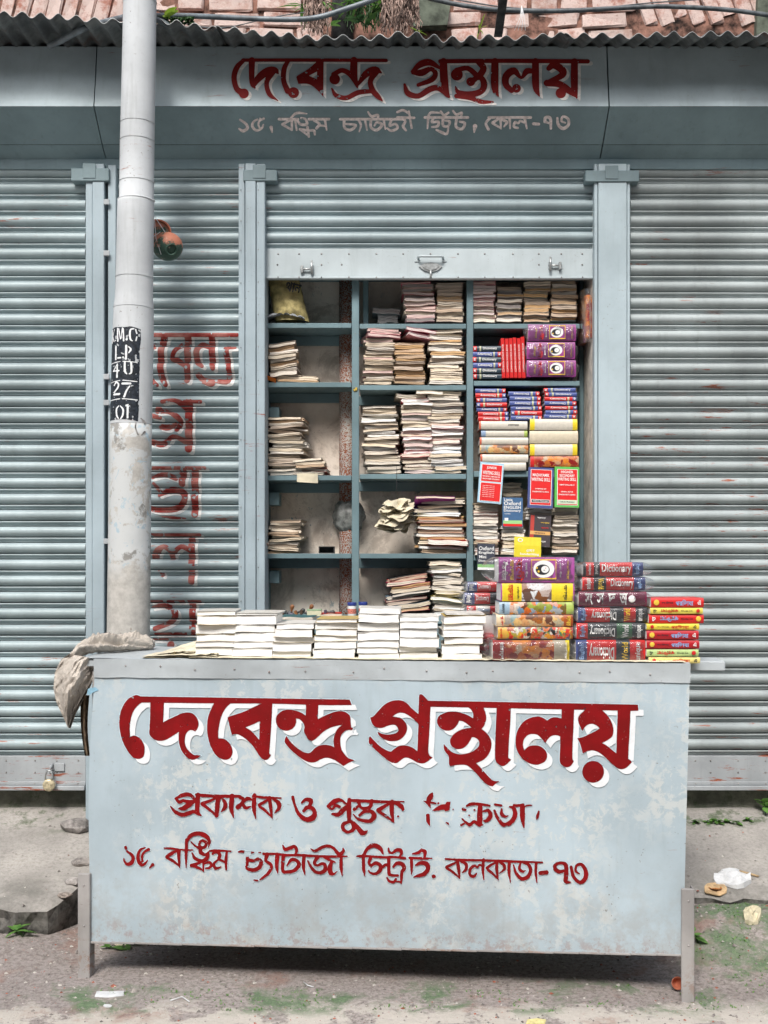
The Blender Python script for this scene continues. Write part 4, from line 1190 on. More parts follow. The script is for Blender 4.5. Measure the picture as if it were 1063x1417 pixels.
roof('ragged corrugated tin eave sheet just right of the lamp post', 222, 300, 4.56, [(222, 30), (265, 34), (300, 41)], 9, 1.0)
roof('corrugated tin eave sheet above the first word of the painted shop name', 292, 552, 4.57, [(292, 38), (350, 46), (440, 52), (552, 50)], 13, .7)
roof('corrugated tin eave sheet above the last word of the painted shop name', 545, 790, 4.58, [(545, 50), (640, 52), (700, 53), (790, 49)], 18, .5)
roof('corrugated tin eave sheet at the right end above the rust stained shutter', 782, 1420, 4.56, [(782, 49), (860, 51), (995, 45), (1063, 50), (1420, 48)], 23, .6)

# ================================================================== brick wall above the eave
YB = 5.25
bw = thing('brick_wall', 'old pinkish brick wall with crumbling mortar above the tin eave', 'wall', (0, YB, 3.6))
mb = MB()
mb.grid(lambda u, v: (XL + (XR - XL) * u, -.013 + .012 * nz(u * 60, v * 12), .0 + 1.1 * v), 120, 16)
mb.box(XL, XR, .055, .2, 0, 1.1)
mb.build('mortar', M['mortar'], bw)
def brick_mesh(seed, w, h):
    rg = random.Random(seed); bm = bmesh.new()
    bmesh.ops.create_cube(bm, size=1)
    for v in bm.verts:
        v.co = Vector((v.co.x * w * rg.uniform(.93, 1.05), v.co.y * .05, v.co.z * h * rg.uniform(.92, 1.12)))
    bmesh.ops.bevel(bm, geom=list(bm.edges), offset=.006, segments=1, affect='EDGES')
    for v in bm.verts: v.co += Vector((rg.uniform(-1, 1), rg.uniform(-1, 1), rg.uniform(-1, 1))) * .005
    me = bpy.data.meshes.new('brick'); bm.to_mesh(me); bm.free(); me.materials.append(M['brick']); return me
BM_H = [brick_mesh(i, .205, .062) for i in range(8)]
BM_S = [brick_mesh(i + 20, .12, .062) for i in range(6)]
rg = random.Random(4)
def brick_row(px0, px1, py, angle, pitch_px=66, vert=False):
    px = px0 + rg.uniform(-8, 8)
    while px < px1:
        short = rg.random() < .25
        me = rg.choice(BM_S if short else BM_H)
        w = (40 if short else 66)
        if vert: w = 21.5
        cx_ = px + w / 2
        yy = py + rg.uniform(-1.2, 1.2)
        o = link('brick', me, bw, (PX(cx_, YB), rg.uniform(-.006, .010), PZ(yy, YB) - 3.6))
        o.rotation_euler = (rg.uniform(-.05, .05), R(angle + rg.uniform(-2, 2)), rg.uniform(-.05, .05))
        px += w + rg.uniform(0, 1.5)
for k in range(3): pass
for r_, py in enumerate((-62, 12)):
    brick_row(-420, 172, py, -76, vert=True)
for r_ in range(6):
    brick_row(206 - 20 * (r_ % 2), 425, 52 - 22 * r_, rg.uniform(-1, 1))
    brick_row(622 - 26 * (r_ % 2), 865, 52 - 22 * r_, rg.uniform(-2, 2))
for py in (-66, 8):
    brick_row(880, 1420, py, 70, vert=True)
# dark concrete pieces
mb = MB()
cpoly = [(PX(572, YB), PZ(46, YB) - 3.6), (PX(618, YB), PZ(44, YB) - 3.6), (PX(622, YB), PZ(18, YB) - 3.6), (PX(612, YB), PZ(-30, YB) - 3.6), (PX(565, YB), PZ(-40, YB) - 3.6)]
mb.prism(cpoly, -.07, .02); mb.build('concrete_lump', M['concrete_dark'], bw)
mb = MB(); mb.tube([(PX(474, YB), -.03, PZ(60, YB) - 3.6), (PX(478, YB), -.03, PZ(-80, YB) - 3.6)], .052, 14)
mb.build('drain_pipe', M['iron'], bw)
mb = MB(); mb.box(PX(428, YB), PX(566, YB), -.004, .02, PZ(62, YB) - 3.6, PZ(-70, YB) - 3.6); mb.build('recess_panel', M['concrete_dark'], bw)
mb = MB(); mb.prism([(PX(1040, YB), .2), (PX(1110, YB), .2), (PX(1110, YB), .62), (PX(1046, YB), .6)], -.05, .02); mb.build('concrete_lump', M['concrete_dark'], bw)

# bracket bar and cables
mb = MB()
a, b = P(690, 47, 4.85), P(702, -40, 4.6)
for dx in (0,):
    mb.add([a + Vector((-.018, 0, 0)), a + Vector((.018, 0, 0)), b + Vector((.018, 0, 0)), b + Vector((-.018, 0, 0)),
            a + Vector((-.018, .03, 0)), a + Vector((.018, .03, 0)), b + Vector((.018, .03, 0)), b + Vector((-.018, .03, 0))],
           [(0, 1, 2, 3), (7, 6, 5, 4), (0, 4, 5, 1), (1, 5, 6, 2), (2, 6, 7, 3), (3, 7, 4, 0)])
tag(mb.build('iron_bracket', M['iron']), 'dark flat iron bar standing above the eave in front of the bricks', 'bracket')
def cable(label, pts, r, mat, nm='cable'):
    q = smooth_stroke([(p[0], p[1], p[2]) for p in pts], 6)
    mb = MB(); mb.tube([P(a, b, c) for a, b, c in q], r, 8)
    return tag(mb.build(nm, mat), label, 'cable')
cable('grey conduit dipping under the left eave and passing behind the lamp post', [(68, 64, 4.72), (85, 56, 4.68), (120, 38, 4.62), (172, 24, 4.85)], .013, M['cable_grey'])
cable('thick grey cable running right from the lamp post up past the drain pipe', [(206, 22, 4.66), (260, 22, 4.72), (330, 25, 4.8), (400, 27, 4.8), (440, 24, 4.8), (480, 12, 4.8), (520, -2, 4.8), (560, -22, 4.8)], .011, M['cable_grey'])
cable('dark thick cable sagging across the bricks at the top right', [(560, -14, 4.85), (600, -1, 4.85), (650, 9, 4.85), (700, 14, 4.85), (780, 15, 4.85), (860, 11, 4.85), (920, 9, 4.85), (1000, 13, 4.85), (1063, 21, 4.85), (1180, 40, 4.85)], .0095, M['cable'])
cable('thin black wire above the thick cable at the top right', [(600, -6, 4.9), (700, 10, 4.9), (800, 13, 4.9), (900, 4, 4.9), (980, -2, 4.9), (1100, -14, 4.9)], .0028, M['cable'])
cable('thin drooping wire between the lamp post and the drain pipe', [(214, 12, 4.85), (260, 34, 4.9), (310, 38, 4.9), (360, 28, 4.9), (400, 20, 4.9), (450, 14, 4.9)], .0022, M['cable'])
cable('short grey pipe end beside the lamp post under the eave', [(214, 26, 4.62), (226, 31, 4.62), (238, 38, 4.63)], .011, M['cable_grey'])

# ================================================================== lamp post
YP = 4.555
lp = thing('lamp_post', 'tall silver painted lamp post with a black stencilled number patch', 'lamp post', (PX(177, YP), YP, pz(YP)))
CTR = [(900, 177.5, 29.3), (840, 178.3, 29.3), (610, 180.8, 28.6), (470, 184.3, 28.0), (425, 185.2, 27.2), (412, 185.6, 25.8), (405, 185.8, 25.6), (283, 188.0, 25.0), (279, 188.2, 25.0), (277, 189.0, 23.6), (200, 190.0, 23.5), (100, 192.0, 23.0), (0, 193.8, 22.6), (-200, 197.0, 22.0)]
def pole_at(py):
    for (a, b, c), (d, e, f) in zip(CTR[:-1], CTR[1:]):
        if py <= a and py >= d:
            w = (a - py) / (a - d + 1e-9); return b + (e - b) * w, c + (f - c) * w
    return CTR[0][1:] if py > 900 else CTR[-1][1:]
def pole_seg(nm, ylo, yhi, mat):
    ys_ = sorted({ylo, yhi, *[c[0] for c in CTR if yhi < c[0] < ylo], *[ylo + (yhi - ylo) * k / 12 for k in range(13)]}, reverse=True)
    mb = MB(); seg = 36; vs = []
    for y in ys_:
        cx_, r = pole_at(y); X, Z, rr = PX(cx_, YP), PZ(y, YP), r * YP / F
        for k in range(seg):
            an = 2 * math.pi * k / seg
            vs.append((X + rr * math.cos(an) - lp.location.x, rr * math.sin(an), Z - lp.location.z))
    fs = [(i * seg + k, i * seg + (k + 1) % seg, (i + 1) * seg + (k + 1) % seg, (i + 1) * seg + k) for i in range(len(ys_) - 1) for k in range(seg)]
    fs.append(tuple(range((len(ys_) - 1) * seg, len(ys_) * seg)))
    mb.add(vs, fs, 0, True); return mb.build(nm, mat, lp)
pole_seg('lower_shaft', 1150, 588, M['pole_low'])
pole_seg('middle_shaft', 587.6, 278, M['pole'])
pole_seg('upper_shaft', 277.6, -200, M['pole'])
for py in (196, 172, 253, 4, 278, 385, 427):
    cx_, r = pole_at(py); mb = MB()
    rr = (r + .35) * YP / F
    pts = [(PX(cx_, YP) + rr * math.cos(a_) - lp.location.x, rr * math.sin(a_), PZ(py + .04 * (a_ * 10 - 40), YP) - lp.location.z) for a_ in [2 * math.pi * k / 30 for k in range(31)]]
    mb.tube(pts, .0008 if py != 278 else .003, 5); mb.build('weld_ring', M['pole'] if py in (278, 427) else M['steel'], lp)
def on_pole(px, py, off):
    cx_, r = pole_at(py); X0 = PX(cx_, YP); rr = r * YP / F + off
    dx = max(-.995 * rr, min(.995 * rr, PX(px, YP) - X0))
    return Vector((X0 + dx - lp.location.x, -math.sqrt(rr * rr - dx * dx), PZ(py, YP) - lp.location.z))
fld = Field(150, 450, 206, 592, .35)
for crop, it in STEN_BG: put(fld, crop, it)
fld.D = np.maximum(fld.D, (.26 - fld.noise(4, 2)) * 5) + .9 * (fld.noise(3, 6) - .5)
npat = field_mesh('number_patch', fld, fld.D, lambda x, y: on_pole(x, y, .0008), M['black_paint'], lp, 5)
fld = Field(150, 450, 206, 592, .3)
for crop, it in STEN: put(fld, crop, it)
fld.D += .28 + .5 * (fld.noise(2.5, 8) - .5)
field_mesh('number_lettering', fld, fld.D, lambda x, y: on_pole(x, y, .0018), M['stencil_white'], npat, 5)
fld = Field(190, 575, 210, 610, .3)
put(fld, (140, 440, 90, 750), [S((500,1180,12),(530,1215,22),(535,1240,10)), S((450,1230,10),(445,1290,14),(470,1365,16)), S((505,1370,10),(535,1330,20))])
field_mesh('painted_mark', fld, fld.D, lambda x, y: on_pole(x, y, .0012), M['rivet'], lp, 4)

# clay pots tied behind the post
pot = thing('clay_pot', 'round clay pot with flaking green paint tied behind the lamp post', 'pot', P(232, 341, 4.70))
mb = MB(); pr = []
Rr = .064
for k in range(15):
    a = -math.pi / 2 + math.pi * k / 14
    pr.append((max(.0005, Rr * math.cos(a)), Rr * .92 * math.sin(a)))
mb.lathe(pr, 26, 0); mb.build('pot_body', M['pot'], pot)
mb = MB(); rx = Matrix.Rotation(R(155), 4, 'X') @ Matrix.Rotation(R(-18), 4, 'Y')
mb.lathe([(.022, .058), (.026, .066), (.024, .070), (.018, .066), (.017, .05)], 20, 0, Matrix.Rotation(R(118), 4, 'X') @ Matrix.Rotation(R(24), 4, 'Y')); mb.build('pot_neck', M['pot'], pot)
sau = thing('clay_saucer', 'orange rimmed clay dish hanging above the round pot behind the lamp post', 'dish', P(219, 322, 4.74))
xf = Matrix.Rotation(R(78), 4, 'X') @ Matrix.Rotation(R(14), 4, 'Y')
mb = MB(); mb.lathe([(.048, .012), (.054, .016), (.052, .004), (.044, -.004), (.0005, -.012)], 28, 0, xf)
mb.build('dish_rim', M['terracotta'], sau)
mb = MB(); mb.lathe([(.043, .009), (.036, .002), (.0005, -.004)], 24, 0, xf); mb.build('dish_inside', M['pot'], sau)
mb = MB()
for a, b in (((213, 298, 4.69), (229, 322, 4.66)), ((214, 305, 4.69), (216, 330, 4.65)), ((216, 330, 4.65), (223, 352, 4.64)), ((213, 327, 4.66), (222, 321, 4.65))):
    mb.tube([P(*a), P(*b)], .0014, 5)
tag(mb.build('pot_string', M['litter_white']), 'thin pale string holding the clay pot to the lamp post', 'string')
# ================================================================== bookshelves inside the opening
YS, YK = 5.05, 5.265      # shelf fronts, back wall
xl, xr = PX(368, YS), PX(822, 5.0)
mb = MB()
mb.grid(lambda u, v: (xl - .1 + (xr - xl + .2) * u, YK + .004 * nz(u * 6, v * 6), .9 + 2.3 * v), 20, 20)
tag(mb.build('shop_back_wall', M['plaster']), kind='structure')
bs = thing('bookshelves', 'built-in grey-blue painted shelves with compartments full of paper bundles', 'shelves', (xl, YS, 1.0))
def part(nm, x0, x1, y0, y1, z0, z1, mat, c=.002):
    mb = MB(); mb.box(x0 - xl, x1 - xl, y0 - YS, y1 - YS, z0 - 1.0, z1 - 1.0, c); return mb.build(nm, mat, bs)
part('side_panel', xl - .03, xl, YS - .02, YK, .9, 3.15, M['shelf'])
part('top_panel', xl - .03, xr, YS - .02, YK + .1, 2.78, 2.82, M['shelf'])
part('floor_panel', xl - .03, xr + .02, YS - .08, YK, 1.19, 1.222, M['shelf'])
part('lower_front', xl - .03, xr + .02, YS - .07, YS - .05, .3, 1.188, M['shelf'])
dv1, dv2 = (487, 497), (646, 655)
for a, b in (dv1, dv2):
    part('divider', PX(a, YS), PX(b, YS), YS - .004, YS + .035, 1.224, 2.778, M['shelf'])
def shelf(pxa, pxb, py, th=9, dy=0):
    th -= 1
    z1 = PZ(py, YS)
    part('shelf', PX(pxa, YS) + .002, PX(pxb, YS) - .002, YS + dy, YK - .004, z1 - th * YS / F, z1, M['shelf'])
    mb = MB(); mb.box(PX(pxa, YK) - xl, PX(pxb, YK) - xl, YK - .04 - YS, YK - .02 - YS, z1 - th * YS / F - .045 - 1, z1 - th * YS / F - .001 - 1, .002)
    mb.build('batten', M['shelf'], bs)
for py in (447, 529, 658, 766): shelf(368, 487, py, 8)
for py in (448, 533, 656, 766): shelf(497, 646, py, 8)
for py in (448, 527): shelf(655, 803, py, 8)
shelf(655, 803, 652, 9); shelf(655, 803, 768, 9)
part('divider', PX(503, YK - .05), PX(510, YK - .05), YS + .1, YK - .01, PZ(447, YS), 2.77, M['shelf'])
for py in (470, 560, 680, 790):
    part('cleat', PX(370, YS), PX(384, YS), YS + .08, YS + .20, PZ(py + 18, YS), PZ(py, YS), M['shelf'])
# cream painted reveal on the right
mb = MB(); mb.box(xr - .008, xr + .03, 4.985, YK, .9, 3.1, .003)
tag(mb.build('door_reveal', plain('cream_reveal_paint', (.74, .69, .62), .75, .2, 14)), 'cream painted wooden reveal at the right side of the open bookshelves', 'reveal')
mb = MB(); mb.box(PX(800, 5.24), PX(806, 5.24), 5.2, 5.26, 1.22, 2.77, .003)
tag(mb.build('corner_batten', M['shelf']), 'thin dark batten in the corner beside the cream reveal', 'batten')
# rusty pipe against the back wall
mb = MB(); pts = [(PX(481, 5.225), 5.225, z) for z in (.95, 1.6, 2.2, 2.78)]
pp = thing('rusty_pipe', 'rust speckled drain pipe running up the back wall behind the shelves', 'pipe', (PX(481, 5.225), 5.225, .95))
mb.tube([Vector(p) - pp.location for p in pts], .039, 20); mb.build('pipe_shaft', M['rustpipe'], pp)
mb = MB()
def wrapf(u, v):
    a = 2 * math.pi * u; z = .16 * (v - .5)
    r = .072 * (1 - (abs(v - .5) * 1.7) ** 3) + .012 * nz(math.cos(a) * 2, math.sin(a) * 2, v * 5) + .006 * nz(math.cos(a) * 7, math.sin(a) * 7, v * 12)
    return (r * math.cos(a) + .006, r * .6 * math.sin(a) - .012, z + PZ(714, 5.225) - .95)
mb.grid(wrapf, 40, 16)
mb.build('plastic_wrapping', plain('dusty_grey_polythene', (.20, .21, .20), .35, .4, 30, bump=.5), pp)

# ================================================================== books and paper bundles
def sheaf_mesh(seed, pg, cv, bend=0.0, rough_=1.0, thick=False):
    """unit booklet 1 x 1 x 1 (x width, y depth, z thickness, origin bottom centre front); page block of uneven signatures"""
    rg = random.Random(seed); mb = MB(); L = rg.choice((2, 3, 3, 4)); nx = 6
    sag = rg.uniform(-1, 1) * .35 + bend
    tw = rg.uniform(-.25, .25)
    if thick: L = rg.choice((1, 1, 2)); sag *= .3; tw *= .3
    wv = .03 if thick else .1; ct = .35 if thick else 1.0
    def zz(x, t): return t + sag * (4 * x * x - .35) * .6 + tw * x + wv * math.sin(x * 9 + seed)
    for k in range(L):
        a, b = k / L, (k + 1) / L - .04 * ct
        ox = rg.uniform(-.018, .018) * rough_; oy = rg.uniform(-.012, .016) * rough_
        w0, w1 = -.5 + ox + rg.uniform(0, .02), .5 + ox - rg.uniform(0, .02)
        vs = []
        for i in range(nx + 1):
            x = w0 + (w1 - w0) * i / nx
            j = oy + rg.uniform(-.006, .006)
            vs += [(x, j, zz(x, a)), (x, j + rg.uniform(-.006, .006), zz(x, b)), (x, 1, zz(x, b)), (x, 1, zz(x, a))]
        fs = []
        for i in range(nx):
            p, q = i * 4, i * 4 + 4
            fs += [(p, q, q + 1, p + 1), (p + 1, q + 1, q + 2, p + 2), (p, p + 3, q + 3, q)]
        fs += [(0, 1, 2, 3), (nx * 4 + 3, nx * 4 + 2, nx * 4 + 1, nx * 4)]
        mb.add(vs, fs)
    pages = mb
    cb = MB()
    for t0, t1 in ((-.045 * ct, -.005), (1.0, 1 + .05 * ct)):
        oy = rg.uniform(-.016, .006); vs = []
        for i in range(nx + 1):
            x = -.512 + 1.024 * i / nx
            vs += [(x, oy, zz(x, t0)), (x, oy, zz(x, t1)), (x, 1.01, zz(x, t1)), (x, 1.01, zz(x, t0))]
        fs = []
        for i in range(nx):
            p, q = i * 4, i * 4 + 4
            fs += [(p, q, q + 1, p + 1), (p + 1, q + 1, q + 2, p + 2), (p, p + 3, q + 3, q)]
        fs += [(0, 1, 2, 3), (nx * 4 + 3, nx * 4 + 2, nx * 4 + 1, nx * 4)]
        cb.add(vs, fs)
    return pages, cb
SH = [sheaf_mesh(i, None, None) for i in range(9)]
SHW = [sheaf_mesh(i + 50, None, None, 0, .35, True) for i in range(9)]
_mc = {}
def sheaf(label, cat, group, x, y, z, w, d, t, pgk, cvc, rz=0, tilt=0, roll=0, name='booklet', cov=True):
    i = random.randrange(9)
    SS = SHW if name == 'book' else SH
    key = (i, pgk, name)
    if key not in _mc: _mc[key] = SS[i][0].mesh('booklet', M[pgk])
    o = link(name, _mc[key], None, (x, y, z), (roll, tilt, rz), (w, d, t))
    tag(o, label, cat, group)
    if cov:
        k2 = (i, 'c' + name, tuple(round(c, 3) for c in cvc))
        if k2 not in _mc: _mc[k2] = SS[i][1].mesh('cover', cover(cvc))
        link('cover', _mc[k2], o)
    return o
CREAM = [(.55, .50, .42), (.50, .42, .33), (.62, .58, .50), (.45, .36, .28), (.40, .33, .28)]
PINK = [(.55, .10, .16), (.62, .30, .34), (.50, .42, .36), (.58, .06, .10), (.40, .12, .14)]
MIXC = CREAM + [(.50, .05, .05), (.13, .20, .33), (.60, .45, .10), (.5, .5, .48), (.12, .12, .14)]
ORDS = ['first', 'second', 'third', 'fourth', 'fifth', 'sixth', 'seventh', 'eighth', 'ninth', 'tenth', 'eleventh', 'twelfth', 'thirteenth', 'fourteenth', 'fifteenth', 'sixteenth', 'seventeenth', 'eighteenth', 'nineteenth', 'twentieth'] + ['twenty-' + w for w in ('first', 'second', 'third', 'fourth', 'fifth', 'sixth', 'seventh', 'eighth', 'ninth')] + ['thirtieth'] + ['thirty-' + w for w in ('first', 'second', 'third', 'fourth', 'fifth', 'sixth', 'seventh', 'eighth', 'ninth', 'tenth')]
def stack(label, group, px0, px1, ytop, ybot, tpx, pgs, covs, Y=None, depth=.185, jx=2.4, lean=0.0, rzj=.08, tiltj=.03, tilt=0.0, cat='booklet', d_out=.0, fan=0.0, name='booklet'):
    Y = Y if Y is not None else YS + .01
    zb, zt = PZ(ybot, Y), PZ(ytop, Y)
    z = zb + .001; i = 0
    H = zt - zb
    while z < zt - .003:
        t = tpx * Y / F * random.uniform(.7, 1.35)
        t = min(t, zt - z)
        f = (z - zb) / H
        cxp = (px0 + px1) / 2 + lean * f + jx * (2.0 if name != 'book' else .4) * nz(z * 22, px0) + random.uniform(-jx, jx) * (1.0 if name != 'book' else .6)
        w = (px1 - px0) * Y / F * (random.uniform(.88, .97) if name == 'book' else random.uniform(.92, 1.03))
        sheaf(label + ', ' + ORDS[min(i, 39)] + ' from bottom', cat, group, PX(cxp, Y), Y + random.uniform(-.012, .012) - d_out * f, z, w, depth * random.uniform(.9, 1.05), t * .9,
              random.choice(pgs), random.choice(covs), random.uniform(-rzj, rzj), tilt + fan * f + 1.6 * tiltj * nz(z * 30, px0 + 9) + random.uniform(-tiltj, tiltj), 0, name)
        z += t; i += 1
    return i
CNT = 0
G = 'bundles of paper booklets on the shelves'
def st(label, *a, **k):
    global CNT
    CNT += stack(label, 'paper booklets piled on the shelves', *a, **k)
TAN = ['pg_tan', 'pg_tan', 'pg_cream']; CR = ['pg_cream', 'pg_cream', 'pg_tan']; PK = ['pg_pink', 'pg_cream', 'pg_pink']; DU = ['pg_grey', 'pg_tan', 'pg_grey']
# top row
st('red edged booklet, left of two top shelf stacks before divider', 561, 603, 391, 446, 4.2, PK + ['pg_grey'], PINK + CREAM, jx=1.6, tiltj=.03, lean=-5)
st('dusty booklet, top shelf stack just left of the right divider', 604, 641, 391, 446, 4.2, TAN, CREAM, jx=1.2, tiltj=.03)
st('pink edged booklet, top shelf stack just right of the divider', 650, 685, 389, 446, 4.2, PK, PINK[:3] + CREAM, jx=1.2)
st('brown booklet, second top shelf stack right of divider', 687, 722, 396, 446, 4.6, DU + TAN, CREAM, jx=1.2, tiltj=.04)
st('brown booklet, third top shelf stack right of divider', 725, 761, 389, 445, 4.6, TAN, CREAM + [(.15, .2, .17)], jx=1.5, tiltj=.03)
st('brown booklet, top shelf stack nearest the cream reveal', 763, 798, 388, 443, 4.6, TAN, CREAM, jx=1.2, tiltj=.03)
# second row
st('slanting booklet, small leaning pile at left of second shelf', 373, 412, 474, 520, 5.2, CR, CREAM, jx=1.5, tilt=-.16, lean=-1, tiltj=.05)
st('brown flat booklet under the leaning pile on the second shelf', 380, 437, 519, 529, 4.0, TAN, CREAM, jx=5, rzj=.1, tilt=.06)
st('pale pink booklet, tall second shelf stack right of the pipe', 504, 545, 468, 532, 3.9, PK + CR[:2], CREAM + PINK[1:2], jx=2.0)
st('yellow-brown booklet, middle stack of the second shelf', 545, 588, 474, 532, 4.3, ['pg_tan'], [(.5, .35, .17), (.42, .30, .18)], jx=1.5)
st('dog-eared booklet, second shelf stack beside the right divider', 594, 641, 456, 532, 4.3, CR, CREAM, jx=3.0, rzj=.09, tiltj=.05)
# third row
st('crumpled booklet, tall messy pile at left of third shelf', 371, 420, 577, 657, 3.9, CR + ['pg_cream'], CREAM, jx=3.2, tiltj=.09, rzj=.09)
st('tattered booklet, low third shelf pile beside the pipe', 407, 450, 634, 657, 3.8, CR, CREAM + [(.5, .08, .06)], jx=2.5, tiltj=.05)
st('ragged booklet, left of three big stacks on third shelf', 507, 555, 562, 655, 4.0, ['pg_cream', 'pg_cream', 'pg_white'], CREAM, jx=2.6, lean=-6, tiltj=.06, fan=0)
st('white booklet, middle of three big stacks on third shelf', 558, 600, 545, 655, 4.2, ['pg_cream', 'pg_white', 'pg_pink'], CREAM + [(.6, .06, .08), (.6, .06, .08)], jx=3.0, lean=-4)
st('white booklet, big third shelf stack beside the divider', 595, 641, 541, 655, 4.3, ['pg_cream', 'pg_white', 'pg_cream'], CREAM + [(.6, .10, .1), (.2, .3, .4)], jx=3.2, lean=-2, tiltj=.04)
# fourth row
st('curled booklet, pile at left of fourth shelf', 371, 416, 719, 766, 3.7, CR, CREAM, jx=3.0, tiltj=.08, rzj=.08)
st('assorted booklet, tall untidy fourth shelf pile by the divider', 577, 643, 690, 766, 4.9, ['pg_cream', 'pg_white', 'pg_tan'], MIXC, jx=5, tiltj=.045, rzj=.12)
# fifth row
st('worn notebook, slanting pile on the lowest shelf', 538, 594, 796, 846, 4.6, ['pg_tan', 'pg_cream'], [(.45, .03, .05), (.10, .18, .24), (.5, .04, .12), (.35, .10, .06), (.05, .05, .06)], jx=3, tilt=-.13, tiltj=.03)
st('loose booklet, sagging lowest shelf pile beside the divider', 598, 641, 776, 852, 4.4, ['pg_cream', 'pg_white', 'pg_cream'], CREAM + [(.6, .5, .15)], jx=4.2, tiltj=.10, rzj=.1, Y=5.03)
# right hand column, below the dictionaries
st('cream booklet, stack under the light blue guide book', 656, 690, 696, 768, 4.3, ['pg_cream', 'pg_white', 'pg_cream'], CREAM + [(.5, .08, .06)], jx=1.4, Y=5.02)
st('cream booklet, stack under the dark blue dictionary', 694, 727, 728, 768, 4.3, ['pg_cream', 'pg_white'], CREAM, jx=2, Y=5.0, tiltj=.05)
st('cream booklet at the back, between light and dark blue covers', 696, 722, 668, 690, 4.0, ['pg_cream'], CREAM, jx=1.5, Y=5.12)
st('bent booklet, pile under the navy guide book', 727, 764, 700, 718, 3.6, ['pg_cream', 'pg_white'], CREAM, jx=2, Y=5.03, tiltj=.06)
st('cream booklet, stack under the green edged guide book', 764, 800, 703, 768, 4.6, ['pg_cream', 'pg_cream', 'pg_tan'], CREAM, jx=1.7, Y=5.02)
print('shelf booklets', CNT)

# counter pages stacks (books seen from the lower edge)
CY = 3.99
def ctr_y(px):           # depth of the counter's front edge under a given column
    u = (px - 120) / (951 - 120); return 3.965 - .20 * u
WC = [(.62, .60, .55), (.70, .68, .62), (.55, .50, .42), (.66, .64, .6), (.5, .36, .12)]
ORD = ['leftmost stack', 'second stack from the left', 'third stack from the left', 'fourth stack from the left', 'fifth and tallest stack', 'sixth stack from the left', 'seventh stack']
for k, (a, b, yt, yb, le) in enumerate(((268, 327, 845, 907, 3), (320, 381, 848, 908, 4), (374, 432, 862, 909, 6), (430, 494, 856, 910, 4), (492, 554, 841, 912, 2), (549, 608, 852, 912, 2), (608, 668, 849, 913, 6))):
    Y = ctr_y((a + b) / 2) + .035
    lab = 'white paged book, ' + ORD[k] + ' on the counter'
    stack(lab, 'white paged books stacked along the counter', a, b, yt, yb, 10.0, ['pg_white'], WC, Y=Y, depth=.21, jx=2.2, lean=le, rzj=.05, tiltj=.014, cat='book', name='book')

# special covers: bent booklets on the second shelf
for i, (px, py, w, rz, tl, c) in enumerate(((532, 466, 46, .2, .05, (.62, .30, .36)), (534, 462, 42, .12, .03, (.60, .12, .2)), (530, 458, 44, .05, .02, (.5, .5, .48)), (585, 467, 40, .25, .16, (.6, .28, .34)), (583, 459, 42, .12, .14, (.55, .05, .12)))):
    sheaf(('lowest bent pink covered booklet on the left second shelf stack', 'middle bent pink covered booklet on the left second shelf stack', 'top grey covered booklet on the left second shelf stack', 'lower bent pink booklet sagging over the yellow-brown stack', 'upper bent red booklet sagging over the yellow-brown stack')[i], 'booklet', 'bent pink booklets', PX(px, YS), YS, PZ(py, YS), w * YS / F, .2, .013, 'pg_pink', c, rz, tl)
sheaf('purple covered booklet lying on top of the untidy pile on the fourth shelf', 'booklet', None, PX(602, YS), YS - .03, PZ(690, YS), 54 * YS / F, .19, .010, 'pg_cream', (.35, .05, .30), .05, 0, -.32)
sheaf('thick red book with a yellow label near the foot of the untidy pile', 'book', None, PX(620, YS - .02), YS - .02, PZ(754, YS), 56 * YS / F, .19, .022, 'pg_cream', (.55, .04, .03), -.03, .06, 0)
sheaf('cream booklet lying loose on top of the middle big stack', 'booklet', None, PX(595, YS), YS, PZ(545, YS), 37 * YS / F, .19, .014, 'pg_cream', (.5, .46, .36), .05, .02)
sheaf('small box shaped paper packet alone on the top shelf', 'packet', None, PX(537, 5.16), 5.14, PZ(446, 5.14), 28 * 5.14 / F, .12, .04, 'pg_grey', (.3, .29, .27), .05, .0)
sheaf('grey folded packet lying on the small packet on the top shelf', 'packet', None, PX(535, 5.15), 5.13, PZ(434, 5.13), 38 * 5.14 / F, .12, .022, 'pg_grey', (.24, .26, .27), .02, .02)

# text helper
_tx = {}
def text_mesh(body, mat, bold=.0, squash=1.0):
    k = (body, mat.name, bold, squash)
    if k in _tx: return _tx[k]
    cu = bpy.data.curves.new('text', 'FONT'); cu.body = body; cu.size = 1; cu.align_x = 'CENTER'; cu.align_y = 'CENTER'
    cu.offset = bold; cu.resolution_u = 2; cu.space_line = .95
    ob = bpy.data.objects.new('text', cu); COL.objects.link(ob)
    dg = bpy.context.evaluated_depsgraph_get()
    me = bpy.data.meshes.new_from_object(ob.evaluated_get(dg))
    bpy.data.objects.remove(ob)
    co = np.zeros(len(me.vertices) * 3); me.vertices.foreach_get('co', co); co = co.reshape(-1, 3)
    if len(co):
        lo, hi = co.min(0), co.max(0)
        c = (lo + hi) / 2; s = hi - lo; s[s == 0] = 1
        co = (co - c) / s; co[:, 2] = 0
        new = np.stack([co[:, 0], np.zeros(len(co)), co[:, 1]], 1)      # unit square in x,z facing -y
        me.vertices.foreach_set('co', new.ravel())
    me.materials.clear(); me.materials.append(mat); me.update()
    _tx[k] = me
    return me
def flat_mat(nm, c): return plain(nm, c, .4, .04, 20, world=False)
T_W, T_R, T_Y, T_K, T_B = flat_mat('white_print', (.78, .78, .76)), flat_mat('red_print', (.55, .02, .02)), flat_mat('yellow_print', (.75, .50, .06)), flat_mat('black_print', (.03, .03, .035)), flat_mat('blue_print', (.25, .38, .62))
